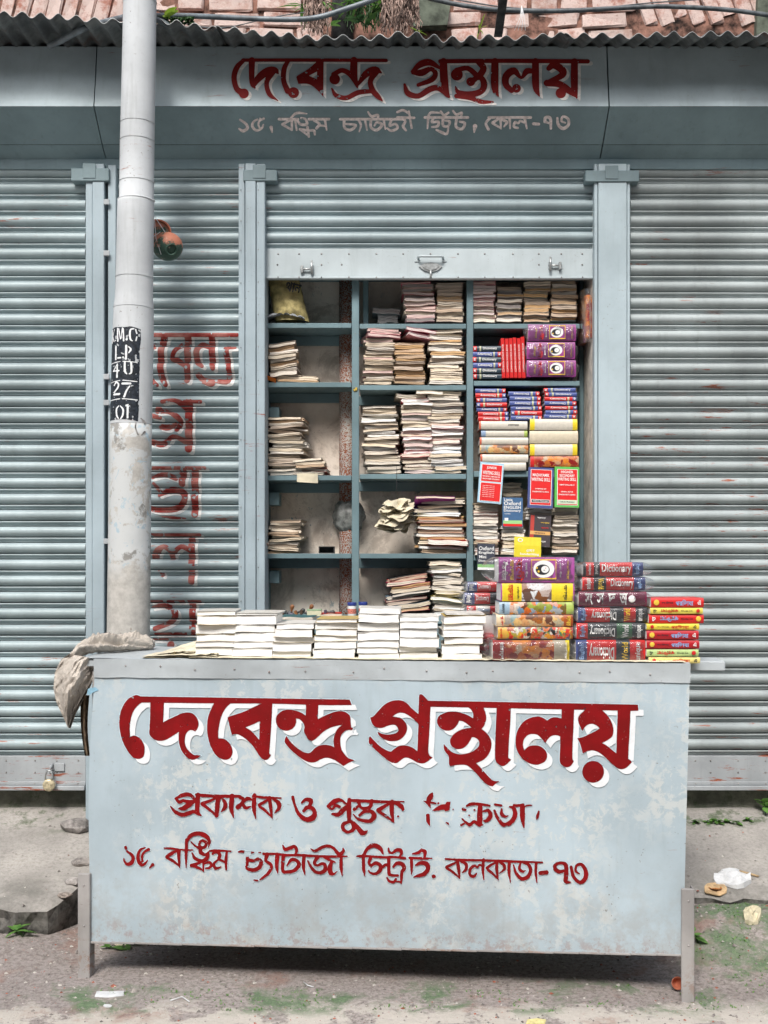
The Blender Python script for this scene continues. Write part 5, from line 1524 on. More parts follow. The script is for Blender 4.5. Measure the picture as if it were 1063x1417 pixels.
def put_text(parent, body, x, z, w, h, y, mat=None, flip=False, rot=0, bold=.02, nm='lettering'):
    o = link(nm, text_mesh(body, mat or T_W, bold), parent, (x, y, z))
    if rot: o.scale = (h, 1, w); o.scale = (w, 1, h)
    o.scale = (w, 1, h)
    o.rotation_euler = (0, R((180 if flip else 0) + rot), 0)
    return o
SPM = {}
def spine_mat(c):
    k = tuple(round(v, 3) for v in c)
    if k not in SPM: SPM[k] = plain('printed_spine', c, .32, .06, 60, world=False, spec=.5)
    return SPM[k]
def spine_book(label, cat, group, px0, px1, py0, py1, Y, bands, texts=(), flip=False, rz=0, depth=.17, film=False, art=None, tilt=0, name='book', wrapl=.03, wrapr=.03):
    """closed book lying flat, spine to the street. bands: (u0, u1, material); texts: (u0, u1, body, mat, v-scale, rot)"""
    x0, x1, z1, z0 = PX(px0, Y), PX(px1, Y), PZ(py0, Y), PZ(py1, Y)
    w, h = x1 - x0, z1 - z0 - .0008
    t = thing(name, label, cat, ((x0 + x1) / 2, Y, z0), rz, group)
    t.rotation_euler = (0, tilt, rz)
    bul = min(.006, h * .16)
    mb = MB(); mats = []
    for bd in bands:
        a, b, m = bd[:3]
        if m not in mats: mats.append(m)
        mi = mats.index(m); nseg = 6
        xa, xb = -w / 2 + a * w, -w / 2 + b * w
        if flip: xa, xb = -xb, -xa
        def f(u, v, xa=xa, xb=xb):
            an = math.pi * v
            return (xa + (xb - xa) * u, .004 - bul * math.sin(an) ** .7, h * v)
        mb.grid(f, 2, nseg, mi)
        mb.add([(xa, .004, h), (xb, .004, h), (xb, depth, h), (xa, depth, h)], [(0, 1, 2, 3)], mi)
        mb.add([(xa, .004, 0), (xb, .004, 0), (xb, depth, 0), (xa, depth, 0)], [(3, 2, 1, 0)], mi)
    mb.build('cover', mats, t)
    mb = MB(); mb.box(-w / 2 + .002, w / 2 - .002, .005, depth - .003, .0015, h - .0015); mb.build('pages', M['pg_white'], t)
    for tx in texts:
        a, b, body, mt = tx[:4]; vs_ = tx[4] if len(tx) > 4 else .6; rot = tx[5] if len(tx) > 5 else 0
        cxm = -w / 2 + (a + b) / 2 * w; ww = (b - a) * w
        if flip: cxm = -cxm
        yy = .004 - bul - .0009
        if rot in (90, -90):
            o = link('lettering', text_mesh(body, mt, .02), t, (cxm, yy, h / 2)); o.scale = (h * vs_, 1, ww); o.rotation_euler = (0, R(rot + (180 if flip else 0)), 0)
        else:
            put_text(t, body, cxm, h / 2, ww, h * vs_, yy, mt, flip)
    if film:
        add_film(t, w, h, depth, wrapl, wrapr)
    return t
def add_film(t, w, h, depth, wl=.03, wr=.03):
    mb = MB(); sd_ = random.random() * 50
    nseg = 28
    def f(u, v):
        x = -w / 2 - wl + (w + wl + wr) * u
        a = 2 * math.pi * v
        pinch = 1.0
        if u < .12: pinch = .35 + .65 * (u / .12) ** .6
        if u > .88: pinch = .35 + .65 * ((1 - u) / .12) ** .6
        if wl < .01 and u < .12: pinch = 1
        if wr < .01 and u > .88: pinch = 1
        cy, sy = math.cos(a), math.sin(a)
        e = .28
        ys_ = (abs(cy) ** e) * (1 if cy > 0 else -1); zs_ = (abs(sy) ** e) * (1 if sy > 0 else -1)
        cr = .0022 * nz(x * 30 + sd_, v * 9, 2) + .0012 * nz(x * 90, v * 30, sd_)
        y = depth / 2 - (depth / 2 + .0035 + cr) * ys_ * (1 if ys_ < 0 else pinch * .25 + .75)
        z = h / 2 + (h / 2 + .001 + cr * .3) * zs_ * pinch
        return (x + .004 * nz(v * 6, sd_) * (1 if u in (0, 1) else 0), y, z)
    mb.grid(f, 36, nseg)
    o = mb.build('plastic_film', M['film'], t)
    return o

RED, DRED, NAVY, BLK, YEL, MAR, PUR, GRN, WHT = (.58, .02, .02), (.42, .012, .02), (.05, .07, .20), (.03, .035, .04), (.78, .60, .03), (.17, .015, .05), (.36, .08, .30), (.40, .52, .12), (.68, .65, .58)
sm = spine_mat
YF = lambda px: ctr_y(px) + .02
# --- wrapped religious epics stack
CB = [  # py0, py1, px0, px1
]
t = spine_book('fat purple book with oval portrait in clear plastic, topping its stack on the counter', 'book', None, 690, 795, 771, 806, YF(740), [(0, 1, sm(PUR))],
    [(.04, .12, 'গীতবিতান', T_W, .8, 90), (.13, .20, 'অখণ্ড', T_Y, .8, 90), (.23, .34, 'বেণী', T_R, .92, 90), (.35, .385, 'মাধব শীল', T_W, .6, 90), (.80, .83, 'মাধব শীল', T_W, .6, 90), (.89, .93, 'সচিত্র', T_Y, .75, 90)], depth=.16)
w_, h_ = 105 * YF(740) / F, 35 * YF(740) / F
mb = MB()
mb.prism([(-w_ / 2 + .43 * w_, h_ * .13), (-w_ / 2 + .76 * w_, h_ * .13), (-w_ / 2 + .76 * w_, h_ * .92), (-w_ / 2 + .43 * w_, h_ * .92)], -.0030, -.0025, 0)
mb.prism([(-w_ / 2 + .44 * w_, h_ * .18), (-w_ / 2 + .75 * w_, h_ * .18), (-w_ / 2 + .75 * w_, h_ * .87), (-w_ / 2 + .44 * w_, h_ * .87)], -.0034, -.0031, 1)
cxo, czo = -w_ / 2 + .595 * w_, h_ * .53
ell = lambda rx, rz_, dx=0, dz=0, n=20: [(cxo + dx + rx * math.cos(2 * math.pi * k / n), czo + dz + rz_ * math.sin(2 * math.pi * k / n)) for k in range(n)]
mb.prism(ell(.036, .030), -.0040, -.0035, 2); mb.prism(ell(.024, .018, -.004, -.002), -.0045, -.0041, 3); mb.prism(ell(.013, .012, .004, -.001), -.0050, -.0046, 2); mb.prism(ell(.0015, .0015, .006, .003, 8), -.0055, -.0051, 5); mb.prism(ell(.003, .0012, .001, -.004, 8), -.0055, -.0051, 3)
mb.prism(ell(.004, .004, -.018, -.008, 8), -.0055, -.0051, 4); mb.prism(ell(.0035, .0035, -.024, .004, 8), -.0055, -.0051, 4)
mb.build('portrait_panel', [T_Y, sm(PUR), T_W, T_K, T_Y, T_R], t)
add_film(t, w_, h_, .16, .045, .02)
t = spine_book('yellow ended book with a brown peacock feather picture in the wrapped stack on the counter', 'book', None, 693, 795, 807, 832, YF(740) + .002, [(0, .02, sm(PUR)), (.02, .285, sm(YEL)), (.285, .69, M['art5']), (.69, .98, sm(YEL)), (.98, 1, sm(PUR))],
    [(.09, .17, 'মহাভারত', T_R, .9, 90), (.22, .25, 'কাশীদাসী', T_K, .7, 90), (.84, .90, 'অখণ্ড', T_K, .85, 90)], depth=.165)
spine_book('book with a sky blue and orange picture spine in the wrapped stack on the counter', 'book', None, 691, 794, 833, 850, YF(740), [(0, .14, sm((.30, .42, .52))), (.14, .9, M['art1']), (.9, 1, sm(GRN))], [(.03, .07, 'রামায়ণ', T_K, .8, 90)], depth=.165)
spine_book('book with a saffron and grey-green picture spine below the sky blue one', 'book', None, 687, 793, 850.5, 867, YF(740) - .004, [(0, .10, sm((.70, .55, .36))), (.10, .88, M['art2']), (.88, 1, sm((.35, .08, .02)))], [(.05, .09, 'পুরাণ', T_R, .85, 90), (.91, .97, 'ভাগবত', T_Y, .85, 90)], depth=.165)
spine_book('book with a busy many coloured picture spine above the lowest red one', 'book', None, 689, 793, 867.5, 884, YF(740) - .002, [(0, .12, sm((.62, .35, .06))), (.12, 1, M['art3'])], [(.02, .06, 'চণ্ডী', T_R, .85, 90)], depth=.165)
t = spine_book('thick dark red picture book in plastic at the foot of its counter stack', 'book', None, 682, 788, 886, 914.5, YF(740) - .01, [(0, .16, sm((.30, .02, .02))), (.16, .80, M['art4']), (.80, .95, sm((.45, .40, .30))), (.95, 1, sm(YEL))], [(.08, .14, 'রামায়ণ', T_W, .85, 90), (.93, .97, 'সচিত্র', T_W, .8, 90)], depth=.165, film=True)
# --- large dictionaries
DIC = [
 ('top red dictionary of the right hand counter stack, its plastic end sticking out', 807, 890, 778, 797, [(0, .05, BLK), (.05, .18, RED), (.18, .28, BLK), (.28, .82, RED), (.82, 1, NAVY)], False, RED),
 ('second red dictionary with an upright spine title in plastic film, below the top one', 806, 893, 798, 817, [(0, .18, RED), (.18, .38, BLK), (.38, .82, RED), (.82, 1, NAVY)], False, RED),
 ('dark maroon book with a white rosette in plastic film between the dictionaries', 801, 895, 818.5, 839, [(0, 1, MAR)], False, MAR),
 ('fourth dictionary of the right hand stack, blue at its left end, title upside down', 800, 896, 840, 861, [(0, .17, BLK), (.17, .34, RED), (.34, .54, BLK), (.54, .9, RED), (.9, 1, NAVY)], True, RED),
 ('black and red dictionary with green middle in plastic film, title upside down', 798, 894, 862, 884, [(0, .20, BLK), (.20, .42, (.05, .14, .07)), (.42, .84, BLK), (.84, 1, RED)], True, BLK),
 ('thick red dictionary with navy end at the foot of the right hand stack', 797, 893, 885.5, 917, [(0, .22, RED), (.22, .42, BLK), (.42, .84, RED), (.84, 1, NAVY)], True, RED),
]
for i, (lab, a, b, c, d, bands, fl, base) in enumerate(DIC):
    if i == 2:
        t = spine_book(lab, 'book', None, a, b, c, d, YF(850), [(0, 1, sm(MAR))], [(.09 + .17 * k, .20 + .17 * k, s_, T_W, .78, 0) for k, s_ in enumerate(('সং', 'স', 'দ', 'অ'))], depth=.15)
        h_ = (d - c) * YF(850) / F; w_ = (b - a) * YF(850) / F
        mb = MB(); mb.lathe([(.0005, 0), (.0125, 0), (.0115, .0012), (.0005, .0012)], 18, 0, Matrix.Translation((w_ * .28, -.0028, h_ / 2)) @ Matrix.Rotation(R(90), 4, 'X')); mb.build('rosette', T_W, t)
        add_film(t, w_, h_, .15, .02, .02)
        continue
    tx = [(.45 if i else .32, .81, 'Dictionary', T_W, .72), (.05, .15, 'unique', T_W, .8, 90), (.25, .34, 'World', T_Y if i != 4 else T_W, .8, 90), (.87, .95, 'English', T_B, .7, 90)]
    if i == 0: tx = [(.31, .80, 'Dictionary', T_W, .75), (.08, .14, 'unique', T_W, .8, 90), (.2, .25, 'World', T_W, .7, 90), (.86, .95, 'English', T_B, .7, 90)]
    spine_book(lab, 'dictionary', None, a, b, c, d, YF(850) + random.uniform(-.006, .006), [(u, v, sm(m)) for u, v, m in bands], tx, fl, depth=.15, film=True, wrapl=.02, wrapr=.035 if i < 2 else .02)
# --- slim red and yellow books
SL = [('topmost slim red book of the low stack at the right end of the counter', 901, 974, 827, 840.5, RED, False, 0), ('upper yellow book with red title, directly under the topmost slim red book', 900, 973, 841, 849.5, (.70, .60, .10), True, 0),
      ('slim red book with frayed plastic corner, third from the top at the counter end', 898, 974, 850, 862.5, RED, True, 0), ('narrow yellow book fourth from the top at the counter end', 895, 968, 863, 871.5, (.72, .58, .06), False, 0),
      ('slim dark red book just below the middle yellow one', 895, 967, 872.5, 885, DRED, False, 0), ('slim dark red book resting on the green one', 895, 968, 886, 897.5, DRED, False, 0),
      ('pale green book in the low stack at the counter end', 895, 967, 898.5, 908.5, (.42, .55, .22), True, 0), ('pale yellow book at the foot of the low stack at the counter end', 898, 969, 909.5, 918, (.75, .62, .20), False, 0)]
for lab, a, b, c, d, col, fl, _ in SL:
    isr = col in (RED, DRED)
    t = spine_book(lab, 'book', None, a, b, c, d, YF(935) + random.uniform(-.005, .005), [(0, 1, sm(col))], [(.46, .80, 'পরিভাষা', T_B if isr else T_R, .62), (.2, .42, 'ছোটদের', T_K, .25), (.88, .94, 'এ', T_W if isr else T_K, .5)], fl, depth=.13)
    h_ = (d - c) * YF(935) / F; w_ = (b - a) * YF(935) / F
    mb = MB(); mb.lathe([(.0005, 0), (h_ * .3, 0), (h_ * .27, .0006), (.0005, .0006)], 12, 0, Matrix.Translation((w_ * (.4 if fl else -.4), -.0030, h_ / 2)) @ Matrix.Rotation(R(90), 4, 'X')); mb.build('round_emblem', T_Y if isr else T_R, t)
# --- wrapped dictionaries behind, at the left of the purple book
for lab, a, b, c, d, cl in (('topmost plastic wrapped small dictionary behind the purple book', 647, 692, 805, 819, [(0, .3, NAVY), (.3, 1, RED)]),
                            ('middle plastic wrapped small dictionary behind the purple book', 643, 690, 820, 836, [(0, .3, NAVY), (.3, .75, RED), (.75, 1, BLK)]),
                            ('lower plastic wrapped small dictionary behind the purple book', 646, 692, 838, 850, [(0, .28, RED), (.28, .7, WHT), (.7, 1, RED)])):
    spine_book(lab, 'dictionary', None, a, b, c, d, 4.10, [(u, v, sm(m)) for u, v, m in cl], [(.34, .72, 'Dictionary', T_W if cl[1][2] != WHT else T_B, .6), (.05, .2, 'World', T_W, .7, 90)], depth=.12, film=True, wrapl=.015, wrapr=.01)
for lab, c, d in (('small red book on its side behind the last white stack, upper', 878, 892), ('small red book on its side behind the last white stack, lower', 893, 911)):
    spine_book(lab, 'book', None, 664, 684, c, d, 4.02, [(0, 1, sm((.45, .02, .03)))], [(.1, .9, 'অভিধান', T_W, .4)], depth=.12)
for yb, yt in ((851, 862), (863, 877), (912, 915)):
    pass
spine_book('plain white bundle under the wrapped small dictionaries', 'book', None, 650, 688, 851, 877, 4.10, [(0, 1, sm((.66, .65, .63)))], [], depth=.12)
spine_book('lower white bundle under the wrapped small dictionaries', 'book', None, 650, 688, 877.5, 905, 4.10, [(0, 1, sm((.62, .62, .62)))], [], depth=.12)

# --- dictionaries on the shelf
BLU = (.07, .10, .30)
POS = ['lowest', 'second from the bottom', 'third from the bottom', 'fourth from the bottom', 'fifth from the bottom', 'sixth from the bottom', 'topmost']
def dic_col(px0, px1, ytop, ybot, n, cols, where, dx=1.2, skew=0, Y=5.04):
    hpx = (ybot - ytop) / n
    for k in range(n):
        yb = ybot - k * hpx; c = cols[k % len(cols)]; oth = BLU if c == RED else RED
        fl = random.random() < .6; j = random.uniform(-dx, dx)
        pos = 'topmost' if k == n - 1 else POS[k]
        cn = {RED: 'red', BLU: 'blue'}.get(c, 'black')
        spine_book('small %s dictionary, %s in the %s' % (cn, pos, where), 'dictionary', None, px0 + j + skew * k, px1 + j + skew * k, yb - hpx + .5, yb, Y + random.uniform(-.006, .004),
                   [(0, .12, sm(oth)), (.12, .22, sm(c)), (.22, .28, sm((.45, .46, .30))), (.28, 1, sm(c))], [(.34, .84, 'Dictionary', T_W, .62), (.03, .09, 'e', T_W, .5)], fl, depth=.12, tilt=random.uniform(-.012, .012))
dic_col(662, 704, 537, 582, 7, [RED, RED, BLU, RED, BLU, RED, BLU], 'left column of the dictionary shelf', skew=-.8)
dic_col(708, 751, 541, 581, 6, [BLU, RED, BLU, BLU, BLU, BLU], 'middle column of the dictionary shelf', skew=-.7)
dic_col(754, 798, 536, 579, 7, [BLU, BLU, RED, BLU, RED, BLU, BLU], 'right column of the dictionary shelf')
BK = (.035, .055, .075)
dic_col(655, 694, 478, 524, 6, [BK, BK, BLU, BK, BLU, BK], 'pile left of the upright red books')
ys_r = (468, 468.5, 468, 467, 468, 466)
for k in range(6):
    x0_ = 694.5 + k * 5.6
    Yv = 5.04; w, h = 5.4 * Yv / F, (523 - ys_r[k]) * Yv / F
    t = thing('book', 'thin red book standing upright, %s of six in the row beside the purple bundles' % ['first', 'second', 'third', 'fourth', 'fifth', 'last'][k], 'book', (PX(x0_ + 2.7, Yv), Yv, PZ(523, Yv)))
    t.rotation_euler = (0, -.03 + random.uniform(-.008, .008), 0)
    mb = MB(); mb.box(-w / 2 + .0006, w / 2 - .0006, 0, .13, 0, h, .0015); mb.build('cover', sm(RED), t)
    o = link('lettering', text_mesh('COMMON WORDS BOOK', T_W, .0), t, (0, -.0008, h * .5)); o.scale = (h * .7, 1, w * .42); o.rotation_euler = (0, R(-90), 0)
for k, (a, b, c, d) in enumerate(((729, 797, 498, 521), (729, 796, 473, 496.5), (731, 797, 448.5, 471.5))):
    Yv = 5.03
    t = spine_book('purple book with oval portrait in clear film, %s of three beside the red books' % ('lowest', 'middle', 'top')[k], 'book', None, a, b, c, d, Yv, [(0, 1, sm((.30, .05, .24)))],
        [(.14, .19, 'গীতা', T_Y, .7, 90), (.23, .33, 'বেণী', T_R, .9, 90), (.36, .39, 'মাধব', T_W, .6, 90), (.90, .93, 'সচিত্র', T_Y, .8, 90)], depth=.13)
    w_, h_ = (b - a) * Yv / F, (d - c) * Yv / F
    cxo, czo = -w_ / 2 + .60 * w_, h_ * .5
    mb = MB(); mb.prism([(-w_ / 2 + .44 * w_, h_ * .1), (-w_ / 2 + .78 * w_, h_ * .1), (-w_ / 2 + .78 * w_, h_ * .92), (-w_ / 2 + .44 * w_, h_ * .92)], -.0030, -.0025, 0)
    mb.prism([(-w_ / 2 + .455 * w_, h_ * .16), (-w_ / 2 + .765 * w_, h_ * .16), (-w_ / 2 + .765 * w_, h_ * .86), (-w_ / 2 + .455 * w_, h_ * .86)], -.0034, -.0031, 1)
    mb.prism(ell(.029, .024), -.0040, -.0035, 2); mb.prism(ell(.020, .015, -.003, -.001), -.0045, -.0041, 3); mb.prism(ell(.011, .010, .004), -.0050, -.0046, 2); mb.prism(ell(.002, .001, .003, -.003, 8), -.0055, -.0051, 3)
    mb.prism(ell(.0035, .0035, -.018, -.006, 8), -.0055, -.0051, 0)
    mb.build('portrait_panel', [T_Y, sm((.30, .05, .24)), T_W, T_K], t)
    add_film(t, w_, h_, .13, .012 if k < 2 else .02, .015)
# white spined books below
WB = [('white spined book with faint title, top of the left column under the dictionaries', 663, 730, 582.5, 594, 0), ('thin white spined book with green corner, second in the left column', 666, 730, 595, 604, 1),
      ('plain white spined book above the picture spine in the left column', 664, 731, 605, 615, 0), ('book with an orange picture spine in the left column under the dictionaries', 664, 731, 615.5, 627, 2),
      ('dusty white book below the picture spine in the left column', 665, 731, 628.5, 639, 0), ('worn white book at the bottom of the left column', 668, 728, 639.5, 651, 0),
      ('white book with yellow ends at the top of the right column', 733.5, 799, 579.5, 595, 3), ('cream leather look book in the right column under the dictionaries', 733, 800, 596, 613.5, 4),
      ('white book with yellow ends in the lower part of the right column', 733.5, 799, 614.5, 630, 3), ('book with a dark red picture spine at the bottom of the right column', 734, 801, 631, 646, 5)]
for lab, a, b, c, d, k in WB:
    Wc = sm((.62, .58, .50)); bd = {0: [(0, .04, sm((.6, .12, .06))), (.04, 1, Wc)], 1: [(0, .1, sm((.25, .35, .5))), (.1, .93, Wc), (.93, 1, sm(GRN))], 2: [(0, 1, M['art2'])],
          3: [(0, .1, sm(YEL)), (.1, .9, Wc), (.9, 1, sm(YEL))], 4: [(0, 1, sm((.60, .53, .40)))], 5: [(0, .08, T_R), (.08, 1, M['art4'])]}[k]
    spine_book(lab, 'book', None, a, b, c, d, 5.03 + random.uniform(-.006, .004), bd, [(.6, .82, 'মহাভারত', T_K, .25)] if k == 0 and c < 600 else [], depth=.14, tilt=random.uniform(-.008, .008))

# --- books shown face on
def face_book(label, px, py, w_px, h_px, Y, base, panels, texts, roll=0, lean=-.12, group=None):
    """px,py = bottom centre; panels (u0,v0,u1,v1,mat); texts (u,v,w,h,body,mat) in cover units from the top left"""
    w, h = w_px * Y / F, h_px * Y / F
    t = thing('book', label, 'book', (PX(px, Y), Y, PZ(py, Y)), 0, group)
    t.rotation_euler = (lean, R(roll), 0)
    mb = MB(); mb.box(-w / 2, w / 2, 0, .0008, 0, h, .0); mb.box(-w / 2, w / 2, .0155, .0165, 0, h); mb.box(-w / 2, -w / 2 + .001, .0009, .0154, 0, h)
    mb.build('cover', sm(base), t)
    mb = MB(); mb.box(-w / 2 + .0012, w / 2 - .002, .001, .0153, .001, h - .001); mb.build('pages', M['pg_white'], t)
    mb = MB(); mats = []
    for i, (u0, v0, u1, v1, m) in enumerate(panels):
        if m not in mats: mats.append(m)
        mb.box(-w / 2 + u0 * w, -w / 2 + u1 * w, -.0004 * (i + 1) - .0002, -.0004 * (i + 1) + .0001, h - v1 * h, h - v0 * h, 0, mats.index(m))
    if panels: mb.build('printed_panel', mats, t)
    y = -.0004 * (len(panels) + 2) - .0004
    for (u, v, tw, th, body, m) in texts:
        put_text(t, body, -w / 2 + u * w, h - v * h, tw * w, th * h, y, m, False, 0, .015)
    return t
RP = flat_mat('bright_red_print', (.62, .015, .015))
face_book('light blue and red guide book standing in the middle of the shelves at the left', 677, 696, 33, 57, 4.97, (.36, .55, .68), [(.07, .05, .95, .48, T_W), (.09, .06, .93, .47, RP), (.07, .50, .95, .96, T_W), (.09, .51, .93, .95, RP)],
    [(.5, .14, .42, .08, 'JUNIOR', T_W), (.5, .26, .74, .09, 'WRITING SKILL', T_W), (.5, .35, .74, .035, 'THE WRITING COMPANION FOR', T_W), (.5, .41, .7, .035, 'MADHYAMIK STUDENTS', T_W)] + [(.42, .58 + .045 * k, .5, .022, 'essay letter notes and', T_W) for k in range(7)], roll=5)
face_book('navy edged red guide book standing between the light blue and the green one', 747.5, 703, 35, 57, 4.97, (.06, .08, .22), [(.09, .05, .93, .93, T_W), (.11, .06, .91, .92, RP), (.14, .79, .86, .87, T_W), (.16, .80, .84, .86, T_K)],
    [(.5, .19, .66, .075, 'MADHYAMIK', T_W), (.5, .30, .74, .085, 'WRITING SKILL', T_W), (.5, .53, .45, .03, 'COMPILED BY', T_W), (.5, .60, .66, .035, 'CHAKRAVORTY & SINHA', T_W), (.5, .83, .6, .03, 'TARUN PRAKASH', T_W)], roll=2.5)
face_book('green edged red guide book standing at the right beside the cream reveal', 784.5, 702, 34, 57, 4.97, (.10, .42, .08), [(.10, .06, .93, .95, T_W), (.12, .07, .91, .94, RP), (.13, .82, .9, .92, flat_mat('pale_green_print', (.55, .66, .5)))],
    [(.5, .13, .5, .065, 'HIGHER', T_W), (.5, .22, .62, .065, 'SECONDARY', T_W), (.5, .31, .74, .075, 'WRITING SKILL', T_W), (.5, .45, .6, .035, 'NEW SYLLABUS', T_W), (.5, .62, .5, .03, 'GENERAL EDITOR', T_W), (.5, .69, .68, .035, 'CHAKRAVORTY & SINHA', T_W), (.5, .87, .6, .035, 'TARUN PRAKASH', T_K)], roll=1.5)
t = face_book('dark blue pocket dictionary with white title leaning below the guide books', 709.5, 729, 28, 41, 4.965, (.05, .12, .24), [(.03, .78, .97, .90, flat_mat('green_band', (.30, .55, .22))), (.03, .90, .97, .985, RP), (.10, .70, .28, .80, T_W)],
    [(.28, .08, .42, .09, 'Little', T_W), (.48, .20, .84, .13, 'Oxford', T_W), (.48, .34, .84, .10, 'ENGLISH', T_W), (.48, .46, .84, .10, 'Dictionary', T_W), (.25, .56, .3, .03, 'Fourth Edition', T_W)], roll=1)
face_book('black and grey paperback with an orange stripe under the navy guide book', 746, 756, 30, 44, 4.985, (.06, .05, .055), [(.05, .02, .22, .98, flat_mat('dull_red_print', (.42, .05, .04))), (.05, .52, .98, .63, flat_mat('orange_band', (.62, .35, .12)))],
    [(.55, .1, .4, .06, 'প্রবন্ধ', T_W), (.72, .25, .4, .05, 'সংগ্রহ', T_Y), (.72, .41, .35, .05, 'বাংলা', T_R), (.5, .58, .5, .04, 'রচনা', T_K), (.55, .85, .5, .06, 'সমগ্র', T_W)], roll=4)
face_book('small charcoal mini dictionary with green and red foot beside the purple book', 672.5, 789, 24, 37, 4.955, (.045, .05, .07), [(.02, .78, .98, .90, flat_mat('green_band2', (.22, .45, .16))), (.02, .90, .98, .99, T_W)],
    [(.5, .18, .86, .15, 'Oxford', T_W), (.5, .35, .86, .12, 'English', T_W), (.3, .5, .4, .11, 'Mini', T_W), (.5, .66, .86, .10, 'Dictionary', T_W)], roll=1.5)
face_book('bright yellow booklet with white lettering standing behind the wrapped purple book', 730, 771, 37, 28, 4.95, (.74, .62, .05), [(.02, .42, .98, .96, flat_mat('deep_yellow', (.66, .55, .03)))],
    [(.6, .66, .3, .16, 'এসো', T_W), (.58, .86, .7, .16, 'handwriting', T_W), (.22, .16, .2, .2, 'O', T_W)], roll=2)
# ================================================================== sales counter
c0 = Vector((PX(119, 3.975), 3.975, 0)); c1 = Vector((PX(951, 3.761), 3.761, 0))
cu = (c1 - c0).normalized(); cn = Vector((cu.y, -cu.x, 0))       # outward normal, towards the street
if cn.y > 0: cn = -cn
ang = math.atan2(cu.y, cu.x)
ctr = thing('sales_counter', 'blue-grey tin covered street counter with the shop name painted in big red letters', 'counter', c0, ang)
Mi = (Matrix.Translation(c0) @ Matrix.Rotation(ang, 4, 'Z')).inverted()
def panel_wob(x, z):
    v = 1 - (z - .14) / .99
    return .006 * nz(x * 1.6, v * 1.9) + .0022 * nz(x * 5, v * 4, 3) + .0006 * nz(x * 14, v * 12)
def CP(px, py, off=0.0):
    """point of the counter's front plane, local coordinates (x along, y back, z up)"""
    p = Mi @ plane_hit(px, py, c0, cn)
    if off > .0078: return Vector((p.x, -(off - .0062) + panel_wob(p.x, p.z) - .002, p.z))
    return Vector((p.x, -off, p.z))
DEP = .49
zt_c = CP(540, 914).z
a_, b_, c_, d_ = CP(133, 911), CP(955, 918), CP(944, 1321), CP(119, 1303)
def fpanel(u, v):
    top = CP(133 + (955 - 133) * u, 911 + 7 * u); bl = CP(122, 1303).x + (CP(945, 1321).x - CP(122, 1303).x) * u
    # left edge bulges like the bent tin of the real panel
    zb = CP(122, 1303).z + (CP(945, 1321).z - CP(122, 1303).z) * u
    x = top.x + (bl - top.x) * v
    if u == 0: x -= .014 * math.sin(math.pi * min(1, v * 1.25)) * (1 if v < .8 else 1) * .9
    wob = .006 * nz(x * 1.6, v * 1.9) + .0022 * nz(x * 5, v * 4, 3) + .0006 * nz(x * 14, v * 12)
    z_ = top.z + (zb - top.z) * v
    return (x, -.002 + panel_wob(x, z_) * min(1, v * 12), z_)
mb = MB(); mb.grid(fpanel, 90, 45); fpo = mb.build('front_panel', M['counter'], ctr)
L_ = b_.x
mb = MB()
zb0 = CP(122, 1303).z
mb.box(.02, L_ - .02, .012, .03, CP(540, 1312).z + .05, zt_c - .05)
mb.box(.022, .04, .03, DEP, .16, zt_c - .02); mb.box(L_ - .04, L_ - .022, .03, DEP, .18, zt_c - .02); mb.box(.045, L_ - .045, DEP - .02, DEP, .2, zt_c - .02)
mb.box(.03, L_ - .03, .035, DEP - .03, .20, .215)
mb.build('box_frame', M['leg'], ctr)
# folded tin edge: the top sheet turned down over the front, small dents and a ragged lower seam
mb = MB()
def flap(u, v):
    px = 131 + (955 - 131) * u
    p = CP(px, 911 + 7 * u + (26 + 1.2 * nz(u * 30, 1) + .8 * u) * v)
    bul = .0065 * (1 - v) * (.6 + .6 * nz(u * 12, 8)) + .002 + .002 * nz(u * 40, v * 2)
    return (p.x, -.004 - max(.0005, bul), p.z + (.002 * nz(u * 18, 3) if v < .2 else 0))
mb.grid(flap, 140, 5)
ffo = mb.build('front_flap', M['counter_top'], ctr)
mb = MB()
mb.grid(lambda u, v: (-.01 + (L_ + .01) * u, -.008 + (DEP + .008) * v, zt_c + .001 + .0035 * nz(u * 14, v * 5) - (.003 if v == 0 else 0)), 90, 16)
mb.box(0, L_, .0, DEP, zt_c - .03, zt_c - .006)
mb.build('counter_top', M['counter_top'], ctr)
mb = MB()
p0, p1 = CP(955, 919), CP(1000, 919)
mb.box(p0.x - .03, p0.x + .135, .10, .26, zt_c - .035, zt_c - .002, .003)
mb.build('side_plank', M['counter_top'], ctr)
mb = MB()
for px in list(range(170, 950, 52)):
    p = CP(px + random.uniform(-8, 8), 914 + 6 * px / 950 + random.uniform(4, 14)); rivet(mb, p.x, p.y - .009, p.z, .0035)
o = mb.build('nails', M['leg'], ffo); o['kind'] = 'stuff'
# dark seam line at the flap's lower edge is the real gap; bottom lip
mb = MB()
for k in range(24):
    u0, u1 = k / 24, (k + 1) / 24 - .0004
    q0, q1 = fpanel(u0, 1), fpanel(u1, 1)
    mb.box(q0[0], q1[0], -.006 - .002 * (k % 3 == 0), .012, (q0[2] + q1[2]) / 2 - .004, (q0[2] + q1[2]) / 2 + .0025, .001)
mb.build('bottom_lip', M['leg'], ctr)
